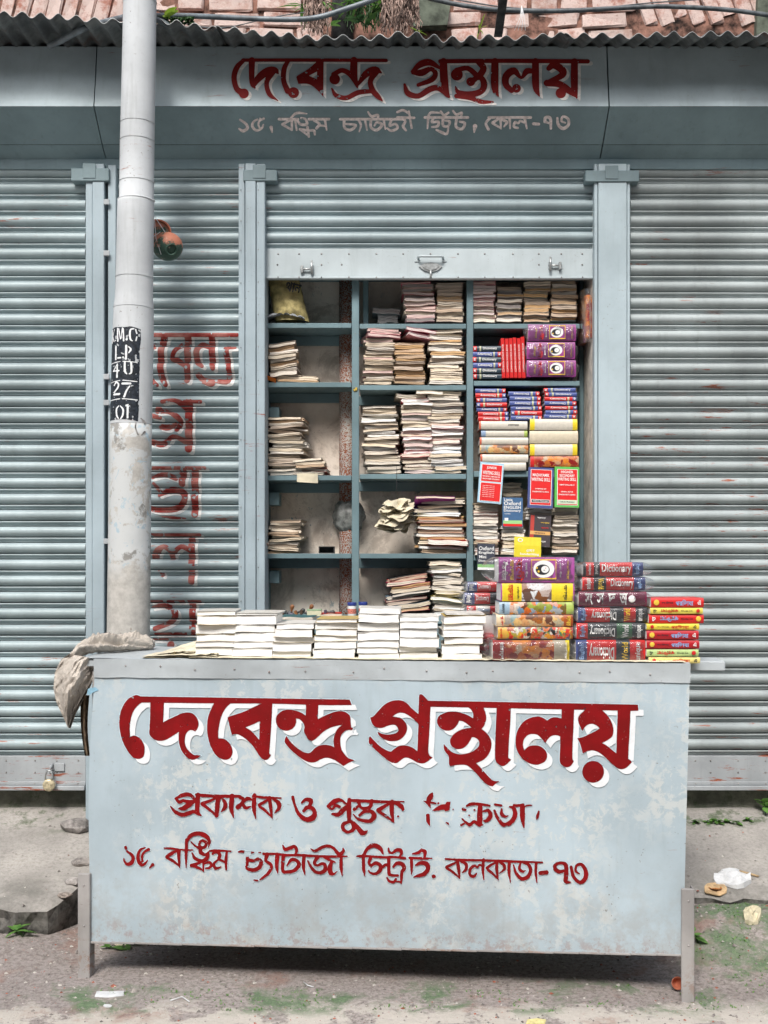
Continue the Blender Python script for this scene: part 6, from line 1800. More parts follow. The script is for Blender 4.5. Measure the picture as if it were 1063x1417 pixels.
# legs
def leg(pxa, pxb, ytop, ybot, extra=0):
    p, q = CP(pxa, ytop), CP(pxb, ybot)
    mb = MB()
    mb.box(p.x, CP(pxb, ytop).x, -.017, -.0045, -.01, p.z, .0025)
    mb.box(CP(pxb, ytop).x - .006, CP(pxb, ytop).x - .0005, -.0045, .035, -.01, p.z - .001, .001)
    for zz in (p.z - .04, p.z * .5):
        rivet(mb, (p.x + q.x) / 2 + .002, -.017, zz, .004)
    return mb.build('leg', M['leg'], ctr)
leg(110, 126.5, 1207, 1351)
leg(942, 960, 1228, 1384)
for x in (.03, L_ - .06):
    mb = MB(); mb.box(x, x + .035, DEP - .05, DEP - .015, -.01, .25, .002); mb.build('leg', M['leg'], ctr)
# painted shop name
fld = Field(160, 955, 895, 1100, .5)
for crop, it in BIG: put(fld, crop, it)
n1 = fld.noise(5, 21); n2_ = fld.noise(2.5, 22, 2)
worn = np.exp(-(((fld.X - 497) / 11) ** 2 + ((fld.Y - 1030) / 28) ** 2)) + .6 * np.exp(-(((fld.X - 636) / 16) ** 2 + ((fld.Y - 1072) / 18) ** 2))
red = fld.D + .35 * (n2_ - .5)
ragged = np.exp(-(((fld.X - 520) / 12) ** 2 + ((fld.Y - 1034) / 12) ** 2)) + np.exp(-(((fld.X - 570) / 8) ** 2 + ((fld.Y - 978) / 12) ** 2)) + np.exp(-(((fld.X - 802) / 5) ** 2 + ((fld.Y - 1000) / 14) ** 2))
red = np.maximum(red, (.16 + .12 * ragged - n1) * 14)
field_mesh('red_lettering', fld, red, lambda x, y: CP(x, y, .0102), M['red'], fpo, 8)
wh = np.maximum(fld.shifted(7.5, 7.0), -(fld.D - .45)); wh = np.maximum(wh, (.13 + .55 * worn - fld.noise(7, 31)) * 12)
# only the drop shadow's near part exists; the pale outline hugs the red
field_mesh('white_lettering', fld, wh, lambda x, y: CP(x, y, .0092), M['white'], fpo, 8)
rim = np.maximum(fld.D - 1.1, -(fld.D - .1)); rim = np.maximum(rim, (.35 - fld.noise(6, 44)) * 6)
field_mesh('pale_outline', fld, rim, lambda x, y: CP(x, y, .0082), plain('pale_blue_outline', (.55, .68, .74), .5, .05), fpo, 8)
for (x0_, y0_, x1_, y1_), data, sd_ in (((232, 1088, 760, 1162), L2, 51), ((165, 1146, 820, 1228), L3, 61)):
    fld = Field(x0_, y0_, x1_, y1_, .36)
    for crop, it in data: put(fld, crop, it)
    n2_ = fld.noise(2.2, sd_, 2); n3_ = fld.noise(5, sd_ + 1)
    D = fld.D - .35 + .8 * (n2_ - .5)
    D = np.maximum(D, (.17 - n3_) * 10)
    if sd_ == 61:
        D = np.maximum(D, (1.0 - np.hypot((fld.X - 343) / 1.0, (fld.Y - 1180) / 1.0) / 5) * 2)
    field_mesh('red_address_lettering', fld, D, lambda x, y: CP(x, y, .0098), M['red'], fpo, 6)
    D2 = np.maximum(fld.D - 1.2, -(fld.D - .5)); D2 = np.maximum(D2, (.42 - n3_) * 8)
    field_mesh('pale_outline', fld, D2, lambda x, y: CP(x, y, .0085), plain('pale_blue_outline', (.55, .68, .74), .5, .05), fpo, 6)
# faint blue and green marks
fld = Field(120, 950, 142, 962, .4); fld.poly([(122, 953), (132, 951), (137, 955), (130, 958), (124, 962), (121, 960)])
field_mesh('blue_smear', fld, fld.D + .8 * (fld.noise(3, 3) - .5), lambda x, y: CP(x, y, .0085), plain('blue_smear', (.25, .45, .58), .6, .1), fpo)

# ------------------------------------------------------------------ paper sheets, cloth
Wc = lambda px, py, z: None
def top_pt(px, v, dz=0.0):
    """world point on the counter top: px along the front edge, v metres behind it"""
    p = CP(px, 914); q = ctr.matrix_basis @ Vector((p.x, v, zt_c + dz)); return q
import bpy as _b
_b.context.view_layer.update()
def sheet(label, pxa, pxb, v0, v1, dz, mat, seed, amp=.004, name='newspaper_sheet', edge=.01):
    mb = MB()
    def fn(u, v):
        px = pxa + (pxb - pxa) * u
        vv = v0 + (v1 - v0) * v + edge * nz(u * 9, seed) * (1 if v < .1 else 0)
        h = dz + abs(amp * nz(u * 12, v * 5, seed)) + amp * .5 * abs(nz(u * 40, v * 20, seed)) + (.0 if v > .05 else -.001)
        p = top_pt(px, vv, h); return p
    mb.grid(fn, 60, 8)
    b = len(mb.v); mb.v += [(x, y, z + .0012) for x, y, z in mb.v]
    for f in list(mb.f): mb.f.append(tuple(i + b for i in f[::-1])); mb.m.append(0); mb.sm.append(True)
    for i in range(60): mb.f.append((i, i + b, i + 1 + b, i + 1)); mb.m.append(0); mb.sm.append(False)
    o = mb.build(name, mat); return tag(o, label, 'newspaper')
sheet('yellowed newspaper sheet laid under the white paged book stacks', 262, 676, -.004, .28, .0045, M['newsprint'], 3)
sheet('yellowed newspaper sheet laid under the wrapped dictionaries at the right of the counter', 672, 948, -.006, .26, .0045, M['newsprint'], 9, .005)
# crumpled folded paper at the left of the stacks
for k, (pa, pb, v0, v1, hh, lab) in enumerate(((202, 276, .03, .22, .055, 'crumpled yellowed newspaper folded up beside the leftmost white stack'), (196, 300, .0, .17, .014, 'flat folded newspaper edge poking out under the crumpled one'))):
    mb = MB()
    def fn(u, v, pa=pa, pb=pb, v0=v0, v1=v1, hh=hh, k=k):
        px = pa + (pb - pa) * u
        h = .006 + hh * u ** .9 * (.35 + .65 * v) + .012 * abs(nz(u * 7, v * 9, k)) * u + .006 * abs(math.sin(v * 19 + u * 4)) * u
        p = top_pt(px, v0 + (v1 - v0) * v + .012 * nz(u * 5, v * 3, k + 5), h)
        return p
    mb.grid(fn, 26, 22, 0, False)
    mb.grid(lambda u, v: fn(u, v) - Vector((0, 0, .004 + .6 * (fn(u, v).z - zt_c - .004) * (0 if k == 0 else .5))), 26, 22, 0, False)
    tag(mb.build('folded_newspaper', M['newsprint']), lab, 'newspaper')

# dusty cloth draped over the left corner
mb = MB()
cz = zt_c + c0.z
def cloth_bunch(u, v):
    """rolled part lying on the top: runs from the rear pole to the left corner"""
    px = 212 - (212 - 92) * u
    p = P(px, 893 + 10 * u, 4.30 - .28 * u)
    a = 2 * math.pi * v
    r = (.010 + .019 * math.sin(math.pi * min(1, u * .95 + .05)) ** .7) * (1 + .35 * nz(u * 5, math.cos(a) * 1.5, math.sin(a) * 1.5) + .18 * math.sin(a * 5 + u * 7))
    r *= 1 + .30 * abs(nz(u * 22, math.cos(a) * 2.2, math.sin(a) * 2.2))
    z = cz + .006 + max(0, r * (.95 + math.sin(a)))
    if u > .72: z -= (u - .72) ** 1.5 * .28
    return (p.x + .01 * nz(u * 9, v * 3), p.y + r * 1.9 * math.cos(a), z + .004 * nz(u * 20, v * 9))
mb.grid(cloth_bunch, 120, 56)
mb.build('cloth_tmp', M['cloth'])
bpy.data.objects.remove(bpy.data.objects['cloth_tmp'])
cl = MB()
cl.v += mb.v; cl.f += mb.f; cl.m += mb.m; cl.sm += mb.sm
# hanging flap: outline in image space at the counter's left end plane, real folds in depth
OUT_L = [(0, 96, 905), (.12, 85, 912), (.3, 76, 930), (.5, 74, 952), (.7, 78, 972), (.85, 85, 987), (1, 92, 1002)]
OUT_R = [(0, 135, 912), (.12, 133, 920), (.3, 129, 935), (.5, 122, 950), (.7, 113, 966), (.85, 103, 984), (1, 96, 1003)]
def lerp3(T, t):
    for (a, b, c), (d, e, f) in zip(T[:-1], T[1:]):
        if t <= d:
            w = (t - a) / (d - a); return b + (e - b) * w, c + (f - c) * w
    return T[-1][1:]
def flapc(layer):
    def fn(u, v):
        l, r = lerp3(OUT_L, v), lerp3(OUT_R, v)
        px, py = l[0] + (r[0] - l[0]) * u, l[1] + (r[1] - l[1]) * u
        fold = .020 * math.sin(u * 8 + v * 2.0) * (1 - v * .3) + .018 * nz(u * 4, v * 5, layer) + .006 * nz(u * 14, v * 12, layer)
        fold += .016 * (abs(nz(u * 9 + v * 3, v * 6 - u * 2, layer + 4)) - .2) + .007 * abs(nz(u * 26, v * 17, layer)) + .014 * abs(math.sin(u * 13 + v * 5 + 2 * nz(v * 4, u * 2))) * (1 - v)
        bulge = .05 * math.sin(math.pi * u) * math.sin(math.pi * min(1, v + .1))
        Y = 3.99 + (.05 if layer else 0) - bulge * (1 - layer) + fold * .8 + .05 * (1 - v) * 0
        return P(px + (2 * layer), py + 5 * layer * v, Y)
    return fn
cl.grid(flapc(0), 90, 100); cl.grid(flapc(1), 60, 60)
tag(cl.build('draped_cloth', M['cloth']), 'dusty grey-brown cloth with small rust stains draped over the left corner of the counter', 'cloth')
mb = MB()
def sack_fn(u, v):
    px = 111 + 12 * u + 3 * math.sin(v * 5) - 4 * v * (1 - u) * 0; py = 962 + 84 * v
    px = (112 + 6 * v - 3 * math.sin(v * 3)) + (124 - 112 - 5 * v) * u
    return P(px, py, 4.05 + .02 * math.sin(u * 9) + .015 * nz(u * 4, v * 7))
mb.grid(sack_fn, 10, 30); tag(mb.build('brown_rag', M['cloth_dark']), 'strip of brown sacking hanging beside the left edge of the counter below the cloth', 'rag')

# ------------------------------------------------------------------ small things on the shelves
# sack on the top shelf
sk = thing('plastic_sack', 'dusty yellow printed sack slumped on the top shelf at the far left', 'sack', (PX(398, 5.12), 5.10, PZ(447, 5.1)))
mb = MB()
def sf(u, v):
    a = 2 * math.pi * v; zz = u
    px_l, px_r = 375 + 10 * (1 - zz) - 4, 428 - 14 * zz
    w2 = (px_r - px_l) / 2 * 5.1 / F; cxx = PX((px_l + px_r) / 2, 5.1) - sk.location.x
    bl = 1 - .25 * zz
    return (cxx + w2 * math.cos(a) * (1 + .06 * nz(zz * 5, v * 5)), .055 * math.sin(a) * bl + .012 * nz(v * 7, zz * 7), .19 * zz + .004)
mb.grid(sf, 20, 28); mb.build('sack_body', M['sack'], sk)
mb = MB()
mb.grid(lambda u, v: ((u - .5) * .19 - .012, -.07 + .1 * v + .01 * nz(u * 5, v * 4), .004 + .022 * abs(nz(u * 6, v * 6, 2)) + .02 * math.sin(math.pi * u)), 18, 10, 0, True)
mb.build('grey_lining', plain('grey_sack_lining', (.30, .32, .34), .6, .2), sk)
o = link('lettering', text_mesh('থান', T_K, .03), sk, (.035, -.073, .145)); o.scale = (.07, 1, .045); o.rotation_euler = (0, R(12), 0)
# hanging wad of scrap paper
wd = thing('paper_wad', 'round wad of yellowed scrap paper hanging from a string before the fourth shelf', 'paper wad', P(549, 714, 5.06))
for k in range(11):
    mb = MB(); a0 = random.random() * 6
    th = -.05 + .1 * k / 10
    def wf(u, v, k=k, th=th, a0=a0):
        a = 2 * math.pi * u; rr = v * (.088 + .045 * nz(math.cos(a) * 1.6 + k * 3, math.sin(a) * 1.6, 1))
        sq = math.sqrt(max(0, 1 - (th / .075) ** 2))
        x = rr * math.cos(a) * sq; y = th * 1.25 + .034 * nz(x * 14, rr * 14 + a, k * 2); z = rr * .72 * math.sin(a) * sq
        q = Matrix.Rotation(R(-28 + 4 * nz(k, 1)), 4, 'Y') @ Vector((x, y, z))
        q = Matrix.Rotation(R(-68), 4, 'X') @ q
        return q
    mb.grid(wf, 34, 6); mb.build('paper_layer', M['newsprint'], wd)
mb = MB(); mb.tube([P(549, 645, 5.045), P(549, 695, 5.05)], .001, 5)
tag(mb.build('hanging_string', M['iron']), 'thin dark string from which the round paper wad hangs', 'string')
# paper slip hanging over the shelf edge
mb = MB(); mb.grid(lambda u, v: P(411 + 29 * u, 655 + (12 + 1.5 * u) * v, 5.035 + .004 * nz(u * 3, v * 3)), 6, 4)
tag(mb.build('paper_slip', M['newsprint']), 'pale paper slip hanging over the edge of the third shelf at the left', 'paper slip')
mb = MB(); mb.grid(lambda u, v: P(369 + 13 * u, 519 + 6 * v + 5 * u, 5.03 + .02 * v), 4, 3)
tag(mb.build('orange_leaflet', plain('orange_paper', (.75, .18, .02), .5)), 'bright orange leaflet corner poking out at the left of the second shelf', 'leaflet')
bx = thing('tape_box', 'small black open box lying on the fourth shelf before the rusty pipe', 'box', (PX(452, 5.12), 5.12, PZ(766, 5.12)))
w2 = 11 * 5.12 / F; mb = MB()
mb.box(-w2, w2, 0, .05, .001, .004); mb.box(-w2, -w2 + .004, 0, .05, .004, .030); mb.box(w2 - .004, w2, 0, .05, .004, .030); mb.box(-w2, w2, .046, .05, .004, .030); mb.box(-w2, w2, 0, .05, .030, .033)
mb.build('box_shell', M['iron'], bx)
# glue jars
for px, lab in ((487, 'white glue jar with a blue lid standing left of the shelf divider'), (502, 'white glue jar with a blue lid standing right of the shelf divider')):
    j = thing('glue_jar', lab, 'jar', (PX(px, 4.99), 5.0 + (.05 if px > 495 else 0), 1.2225))
    k_ = 1.0; r = 6 * 5.0 / F
    mb = MB(); mb.lathe([(.0005, 0), (r * .92, 0), (r, .004), (r, .046), (r * .9, .052), (.0005, .052)], 20); mb.build('jar_body', plain('jar_plastic', (.72, .72, .70), .3, .03, world=False), j)
    mb = MB(); mb.lathe([(r * 1.04, .048), (r * 1.06, .050), (r * 1.06, .060), (r, .063), (.0005, .063)], 20); mb.build('jar_lid', plain('blue_lid', (.03, .05, .22), .35, .05, world=False), j)
    mb = MB(); mb.lathe([(r * 1.01, .012), (r * 1.01, .034)], 20); mb.build('jar_label', plain('jar_label', (.62, .20, .15), .5, .4, 200, world=False), j)
# rubber stamps
def stamp(px, lab, c, rot, hh=.05, Y=5.02):
    s = thing('rubber_stamp', lab, 'rubber stamp', (PX(px, Y), Y, 1.2235))
    q = Matrix.Rotation(R(rot), 4, 'Y'); mb = MB(); z0 = .016
    mb.box(-.011, .011, -.02, .02, -.006, .006, .002, 0, Matrix.Translation((0, 0, z0)) @ q @ Matrix.Translation((0, 0, -.008)))
    mb.build('stamp_block', plain('stamp_wood', c, .6, .3, 40, world=False), s)
    mb = MB(); mb.lathe([(.006, 0), (.005, .010), (.009, .02), (.010, .028), (.006, .034), (.0005, .036)], 14, 0, Matrix.Translation((0, 0, z0)) @ q)
    mb.build('stamp_handle', plain('stamp_knob', (.06, .06, .06) if rot > 60 else (.24, .10, .04), .4, .2, 40, world=False), s)
stamp(386, 'brown wooden stamp lying at the left of the stamps behind the counter books', (.22, .09, .04), 80)
stamp(394, 'dark stamp with a black knob, second from the left behind the counter books', (.16, .08, .04), 95)
stamp(403, 'grey stamp standing on end above the others', (.16, .16, .20), 10)
stamp(412, 'orange-brown stamp tipped over in the middle of the stamps', (.30, .13, .05), 70)
stamp(420, 'black knobbed stamp lying beside the small pale green box', (.10, .06, .04), 100)
stamp(428, 'brown stamp right behind the small pale green box', (.35, .14, .05), 25, Y=5.1)
stamp(453, 'dark stamp lying on the red book near the rusty pipe', (.10, .08, .12), 90)
sb = thing('card_box', 'small pale green and cream cardboard box behind the counter books', 'box', (PX(435, 5.0), 4.99, 1.2235))
mb = MB(); mb.box(-.032, .032, 0, .05, 0, .024, .001); mb.build('box_body', plain('cream_card', (.62, .60, .42), .7, .1, world=False), sb)
mb = MB(); mb.box(-.033, .033, -.001, .051, .0245, .030, .001); mb.build('box_lid', plain('green_card', (.30, .42, .26), .7, .1, world=False), sb)
sheaf('red and yellow paperback lying under the stamp near the rusty pipe', 'book', None, PX(459, 5.0), 4.99, 1.2235, .095, .13, .012, 'pg_cream', (.55, .03, .02), .1, -.04)
sheaf('blue-green paperback lying flat behind the third white stack', 'book', None, PX(425, 4.9), 4.28, zt_c + .115, .13, .16, .012, 'pg_cream', (.05, .13, .14), -.05, 0)
# packet hanging on the reveal
mb = MB()
pk = thing('hanging_packet', 'plastic wrapped red and brown packet hanging on the cream reveal', 'packet', P(809, 444, 5.09))
mb.box(-.016, .018, -.09, .09, -.10, .10, .008); mb.build('packet_body', M['art4'], pk)
def pf(u, v):
    a = 2 * math.pi * v
    return ((.030 + .004 * nz(u * 5, v * 8)) * math.cos(a), .10 * math.sin(a) + .006 * nz(u * 6, v * 9), -.115 + .24 * u)
mb = MB(); mb.grid(pf, 14, 22); mb.build('plastic_film', M['film'], pk)

# yellow om sticker at the divider crossing
st_ = MB(); st_.lathe([(.0005, 0), (.012, 0), (.0118, .0006), (.0005, .0006)], 16, 0, Matrix.Translation((PX(492, 5.045) - xl, -.0045, PZ(539, 5.045) - 1.0)) @ Matrix.Rotation(R(90), 4, 'X'))
st_.build('round_sticker', plain('dark_sticker', (.10, .12, .09), .5), bs)
o = link('sticker_sign', text_mesh('ওঁ', T_Y, .03), bs, (PX(492, 5.045) - xl, -.0060, PZ(539, 5.045) - 1.0)); o.scale = (.017, 1, .018)

# ================================================================== plants at the top
def leaf(mb, p, d, up, L, Wd, mi=0, curl=.2):
    d = d.normalized(); s = d.cross(up)
    if s.length < .05: s = d.cross(Vector((1, 0, 0)))
    s.normalize(); n = s.cross(d)
    pts = []
    N = 5
    for i in range(N + 1):
        t = i / N; w = Wd * math.sin(math.pi * min(1, t * .92 + .05)) ** .8 * (1 - t * .35)
        c = p + d * (L * t) - n * (curl * L * t * t)
        pts += [c - s * w + n * .12 * w, c, c + s * w + n * .12 * w]
    fs = []
    for i in range(N):
        a = i * 3; fs += [(a, a + 1, a + 4, a + 3), (a + 1, a + 2, a + 5, a + 4)]
    mb.add(pts, fs, mi, True)
def plant(label, base, n, L, spread, mat, stem=.0, Wd=.3, up=1.0, name='weed', rgs=1, big=False):
    rg = random.Random(rgs)
    t = thing(name, label, 'plant', base)
    mb = MB()
    tips = []
    for k in range(max(1, n // 4)):
        a = rg.uniform(0, 6.28); v = Vector((math.cos(a) * spread, math.sin(a) * spread * .6, stem * rg.uniform(.6, 1.1) * up))
        mb.tube([Vector((0, 0, 0)), v * .5 + Vector((0, 0, .01)), v], [.0025, .002, .0012], 5); tips.append(v)
    mb.build('stem', M['leaf_dark'], t)
    for k in range(n):
        tp = tips[k % len(tips)] * rg.uniform(.45, 1)
        a = rg.uniform(0, 6.28); el = rg.uniform(-.3, .9) * up
        m2 = MB(); l = L * rg.uniform(.6, 1.15)
        leaf(m2, tp, Vector((math.cos(a), math.sin(a) * .8, el)), Vector((0, 0, 1)), l, l * Wd, 0, rg.uniform(.1, .5))
        m2.build('leaf', mat, t)
    return t
plant('young sapling with bright yellow-green leaves sprouting beside the lamp post above the eave', P(235, 33, 4.62), 5, .055, .03, M['leaf_bright'], .035, .34, rgs=5, name='sapling')
plant('broad leaved green creeper right of the drain pipe', P(515, 18, 4.95), 14, .06, .09, M['leaf'], .06, .3, rgs=2, name='creeper')
plant('creeper with dark leaves behind the thick cable', P(508, 38, 4.9), 12, .05, .08, M['leaf_dark'], .05, .3, rgs=3, name='creeper')
plant('small green creeper low beside the left of the drain pipe', P(455, 36, 4.9), 8, .05, .06, M['leaf'], .03, .32, rgs=4, name='creeper')
plant('grassy green tuft hanging at the very top left of the drain pipe', P(440, 2, 4.95), 20, .11, .08, M['leaf'], .03, .08, up=-.6, rgs=6, name='grass_tuft')
plant('grassy tuft at the very top right of the drain pipe', P(500, 0, 4.95), 18, .10, .07, M['leaf'], .03, .09, up=-.5, rgs=7, name='grass_tuft')
plant('tiny sprig of grass on the eave right of the concrete lump', P(577, 46, 4.68), 5, .05, .02, M['leaf_bright'], .02, .08, rgs=8, name='grass_tuft')
plant('tiny upright sprig of grass on the eave before the bricks right of the concrete lump', P(662, 46, 4.68), 5, .06, .02, M['leaf_bright'], .03, .06, rgs=18, name='grass_tuft')
def roots(label, pxa, pxb, ya, yb, Y, n, seed, mat):
    rg = random.Random(seed); mb = MB()
    for k in range(n):
        px = rg.uniform(pxa, pxb); pts = []; dx = rg.uniform(-8, 8); m = 8
        y1 = yb - rg.uniform(0, (yb - ya) * .35)
        for i in range(m + 1):
            f = i / m
            pts.append(P(px + dx * f + 3 * nz(f * 5, k, seed) * 2, ya + (y1 - ya) * f, Y + .04 * nz(f * 3, k * 3.1)))
        mb.tube(pts, [.0042 * (1 - .7 * i / m) + .0008 for i in range(m + 1)], 4, 0, False)
    return tag(mb.build('hanging_roots', mat), label, 'roots', kind='stuff')
roots('tangle of dry pinkish roots hanging left of the drain pipe', 424, 452, -14, 50, 4.9, 70, 1, M['root'])
roots('tangle of dry roots hanging between the creeper and the concrete lump', 530, 576, -14, 50, 4.9, 120, 2, M['root'])
roots('dark stems hanging between the drain pipe and the creeper', 484, 530, -14, 46, 5.08, 50, 3, M['leaf_dark'])
roots('twigs and moss lying along the eave right of the lamp post', 220, 268, 24, 37, 4.7, 40, 4, M['leaf_dark'])
# white frayed cord
mb = MB()
for k in range(4):
    mb.tube([P(722, 8, 4.84), P(720 + 2 * k, 24, 4.83), P(718 + 5 * k - 6, 42, 4.82)], .0014, 4)
tag(mb.build('frayed_cord', M['litter_white']), 'frayed white cord hanging from the thick cable before the bricks', 'cord')

# weeds at ground level
def gp(px, py):
    """ground or pavement point under an image position"""
    d = Vector(((px - CX) / F, 1, -(py - HZ) / F)); y = 3.2
    while y < 5.0:
        x = d.x * y; z = CH + d.z * y
        g = gz(x, y)
        if y > edgeY(x): g = max(g, pz(y))
        if z <= g: return Vector((x, y, g))
        y += .004
    return Vector((d.x * 5, 5, .33))
plant('small green weed at the foot of the left pavement slab', gp(31, 1297), 9, .05, .035, M['leaf'], .03, .3, rgs=11)
plant('green weed growing beside the right leg of the counter', gp(966, 1305), 8, .055, .03, M['leaf'], .05, .4, rgs=12)
plant('broad leaved weed at the foot of the right shutter near the frame edge', gp(1060, 1128), 6, .05, .03, M['leaf'], .06, .42, rgs=13)
for i, px in enumerate((966, 975, 988, 998, 1012, 1026, 1040)):
    plant('low weed %s along the foot of the right shutter' % ('beside the counter', 'next to the counter', 'third from the counter', 'in the middle', 'just right of the middle', 'third from the right end', 'second from the right end')[i], gp(px, 1139 + (i % 3)), 7, .028, .03, M['leaf'], .012, .45, rgs=30 + i)
plant('tuft of green leaves lying under the left end of the counter', gp(165, 1312), 9, .07, .06, M['leaf'], .01, .3, rgs=14, name='leafy_twig')
# ------------------------------------------------------------------ litter and stones
def flat_item(nm, label, cat, pts, mat, h=.004, rag=0, seed=0, bow=.01):
    q = [gp(*p) for p in pts]; c = sum(q, Vector()) / len(q)
    mb = MB(); n = len(q); rg = random.Random(seed)
    ring = []
    for s in (1.0, .72, .4):
        ring.append([Vector((c.x + (p.x - c.x) * s, c.y + (p.y - c.y) * s, c.z + (p.z - c.z) * s + h + bow * (1 - s * s) * .6 + rg.uniform(0, rag))) for p in q])
    vs = [v for r_ in ring for v in r_] + [c + Vector((0, 0, h + bow * .5))] + [p + Vector((0, 0, .0005)) for p in q]
    fs = []
    for r_ in range(2):
        for i in range(n): fs.append((r_ * n + i, r_ * n + (i + 1) % n, (r_ + 1) * n + (i + 1) % n, (r_ + 1) * n + i))
    for i in range(n): fs.append((2 * n + i, 2 * n + (i + 1) % n, 3 * n)); fs.append((3 * n + 1 + i, 3 * n + 1 + (i + 1) % n, (i + 1) % n, i))
    mb.add(vs, fs, 0, False)
    return tag(mb.build(nm, mat), label, cat)
def blob(px, py, rx, ry, n=14, seed=0, j=.15):
    rg = random.Random(seed)
    return [(px + rx * math.cos(2 * math.pi * k / n) * (1 + rg.uniform(-j, j)), py - ry * math.sin(2 * math.pi * k / n) * (1 + rg.uniform(-j, j))) for k in range(n)]
flat_item('plastic_bag', 'crumpled thin white plastic bag lying on the right pavement', 'plastic bag', blob(1015, 1218, 27, 11, 18, 3, .22), M['litter_white'], .004, .018, 2, .012)
pl_m = plain('dry_leaf_plate', (.52, .36, .20), .8, .25, 30, bump=.3)
o = flat_item('leaf_plate', 'orange brown dry leaf plate beside the plastic bag on the pavement', 'leaf plate', blob(990, 1232, 16, 9.5, 16, 5, .06), pl_m, .003, .004, 4, .0)
mb = MB(); c = gp(990, 1232)
mb.lathe([(.026, .010), (.016, .006), (.0005, .007)], 14, 0, Matrix.Translation(c)); mb.build('plate_well', plain('orange_brown_leaf', (.42, .17, .05), .7), None)
w_ = bpy.data.objects['plate_well']; w_.parent = o
flat_item('leaf_plate', 'pale cream crumpled leaf cup at the right edge of the pavement', 'leaf plate', blob(1041, 1269, 13, 13, 13, 7, .1), plain('pale_leaf_plate', (.60, .54, .38), .8, .15, 30), .006, .016, 6, .012)
mb = MB(); mb.tube([gp(1023, 1208) + Vector((0, 0, .006)), gp(1036, 1212) + Vector((0, 0, .008)), gp(1050, 1215) + Vector((0, 0, .006))], .0045, 7)
tag(mb.build('wood_splinter', M['wood']), 'short pale splinter of wood beside the plastic bag', 'splinter')
flat_item('paper_scrap', 'white rectangular paper scrap on the street below the left end of the counter', 'paper scrap', [(131, 1380), (134, 1374), (153, 1373), (172, 1373), (171, 1379), (150, 1381)], M['litter_white'], .002, .003, 8, .002)
flat_item('paper_scrap', 'tiny white scrap beside the lower white paper scrap', 'paper scrap', blob(149, 1393, 6, 2.2, 8, 9), M['litter_white'], .002, .002, 9, .002)
flat_item('paper_scrap', 'yellowish paper scrap under the left end of the counter', 'paper scrap', [(158, 1306), (165, 1303), (182, 1305), (176, 1310), (163, 1311)], M['newsprint'], .003, .006, 10, .003)
flat_item('paper_scrap', 'yellow and white wrapper at the bottom edge of the street below the counter middle', 'wrapper', [(728, 1418), (730, 1413), (744, 1412), (756, 1413), (754, 1419)], plain('yellow_wrapper', (.62, .55, .25), .4, .2), .002, .004, 11, .002)
mb = MB(); mb.tube([gp(236, 1386) + Vector((0, 0, .003)), gp(252, 1382) + Vector((0, 0, .007)), gp(262, 1388) + Vector((0, 0, .004))], .0022, 6)
tag(mb.build('cigarette_stub', M['litter_white']), 'thin white paper twist on the street left of the counter middle', 'paper twist')
mb = MB(); mb.tube([gp(420, 1360) + Vector((0, 0, .003)), gp(426, 1366) + Vector((0, 0, .006)), gp(434, 1367) + Vector((0, 0, .003))], .0018, 6)
tag(mb.build('cigarette_stub', M['litter_white']), 'small white paper twist on the street near the counter shadow', 'paper twist')
for px, py, s_, lab, mat_ in ((935, 1368, 12, 'broken red clay cup piece behind the right leg of the counter', M['terracotta']),):
    mb = MB(); c = gp(px, py)
    mb.lathe([(.011, 0), (.017, .014), (.022, .033), (.020, .033), (.015, .014), (.0005, .004)], 16, 0, Matrix.Translation(c + Vector((0, 0, .018))) @ Matrix.Rotation(R(70), 4, 'X') @ Matrix.Rotation(R(30), 4, 'Z'))
    tag(mb.build('clay_cup', mat_), lab, 'clay cup')
def rock(mb, c, r, seed, sq=.6):
    rg = random.Random(seed)
    bm = bmesh.new(); bmesh.ops.create_icosphere(bm, subdivisions=1, radius=r)
    for v in bm.verts: v.co = Vector((v.co.x * 1.2, v.co.y, v.co.z * sq)) * rg.uniform(.75, 1.2)
    mb.add([v.co + c for v in bm.verts], [tuple(v.index for v in f.verts) for f in bm.faces], 0, False); bm.free()
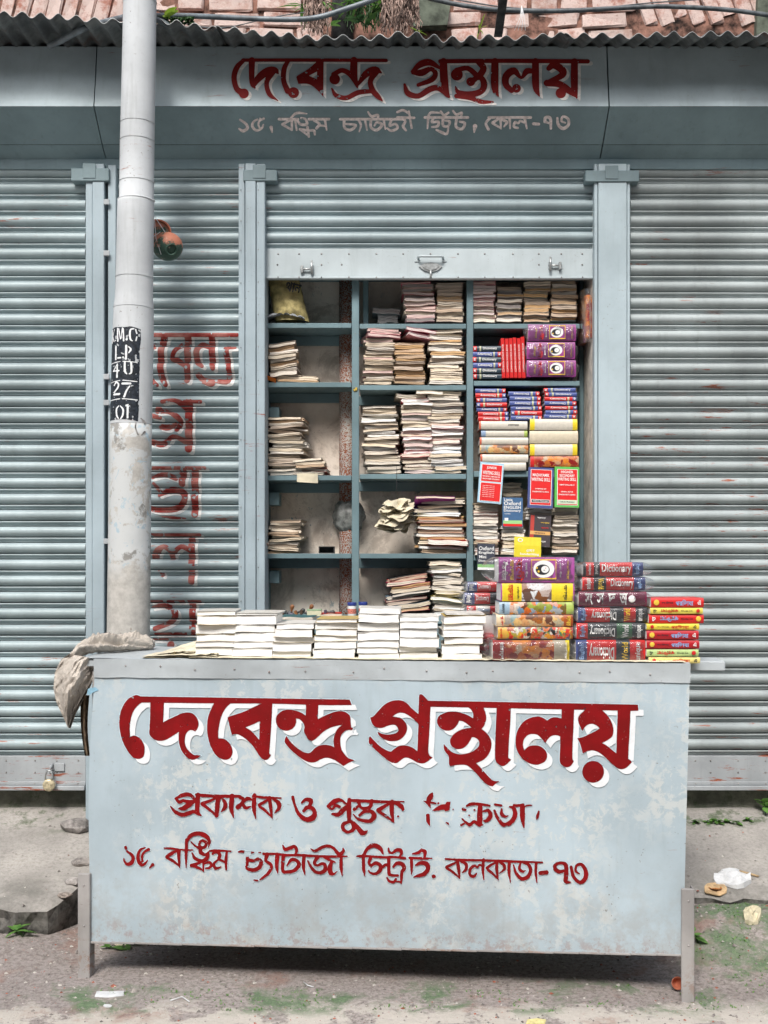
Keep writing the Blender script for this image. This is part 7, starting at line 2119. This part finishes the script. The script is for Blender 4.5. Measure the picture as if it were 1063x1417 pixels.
for k, (px, py, r, lab) in enumerate(((107, 1147, .055, 'pale block shaped stone against the left edge of the counter'), (103, 1222, .026, 'rubble stone in the broken corner of the left slab'), (90, 1250, .020, 'smaller rubble stone below the broken corner of the left slab'), (112, 1196, .03, 'rubble stone wedged between the left slab and the counter'))):
    mb = MB(); c = gp(px, py) + Vector((0, 0, r * .25)); bm = bmesh.new(); bmesh.ops.create_icosphere(bm, subdivisions=2, radius=r)
    for v in bm.verts:
        q = v.co / r; v.co = Vector((q.x * 1.3, q.y, q.z * .6)) * r * (1 + .35 * nz(q.x * 1.4 + k * 5, q.y * 1.4, q.z * 1.4))
    for i, v in enumerate(bm.verts): v.index = i
    mb.add([v.co + c for v in bm.verts], [tuple(v.index for v in f.verts) for f in bm.faces]); bm.free()
    tag(mb.build('stone', M['stone']), lab, 'stone')
# gravel: thousands of small chips, nobody could count them
mb = MB(); rg = random.Random(8)
for k in range(9000):
    x = rg.uniform(-1.9, 1.9); y = rg.uniform(3.15, 4.9)
    z = gz(x, y)
    if y > edgeY(x) + .02:
        if rg.random() < .75: continue
        z = pz(y)
    r = .0018 + .0065 * rg.random() ** 3
    if rg.random() < .012: r *= 2.0
    q = [Vector((r * math.cos(a) * rg.uniform(.7, 1.3), r * math.sin(a) * rg.uniform(.7, 1.3), 0)) for a in (0, 1.4, 2.9, 4.5)]
    ap = Vector((rg.uniform(-.3, .3) * r, rg.uniform(-.3, .3) * r, r * .8))
    b = Vector((x, y, z - .0003))
    mb.add([v + b for v in q] + [ap + b], [(0, 1, 4), (1, 2, 4), (2, 3, 4), (3, 0, 4)], 0 if rg.random() < .7 else (1 if rg.random() < .7 else 2))
tag(mb.build('gravel', [plain('gravel_grey', (.26, .235, .215), .9, .4, 60), plain('gravel_pale', (.46, .43, .39), .9, .3, 60), plain('brick_chips', (.34, .12, .08), .9, .3, 60)]), 'scattered gravel and brick chips on the street', 'gravel', kind='stuff')
# moss clumps and leaf litter
mb = MB()
for k in range(900):
    if rg.random() < .5: x = rg.uniform(-1.0, 1.1); y = rg.uniform(3.68, 3.86) + .05 * nz(x * 3, 1)
    else: x = rg.uniform(1.02, 1.6); y = rg.uniform(3.7, 4.4)
    if nz(x * 5, y * 7, 3) < .02: continue
    c = Vector((x, y, gz(x, y)))
    for j in range(3):
        a = rg.uniform(0, 6.28); l = rg.uniform(.003, .009)
        d = Vector((math.cos(a), math.sin(a), .8)) * l; s = Vector((-math.sin(a), math.cos(a), 0)) * l * .35
        mb.add([c - s, c + s, c + d], [(0, 1, 2)])
tag(mb.build('moss', M['leaf']), 'low green moss on the street around the counter', 'moss', kind='stuff')
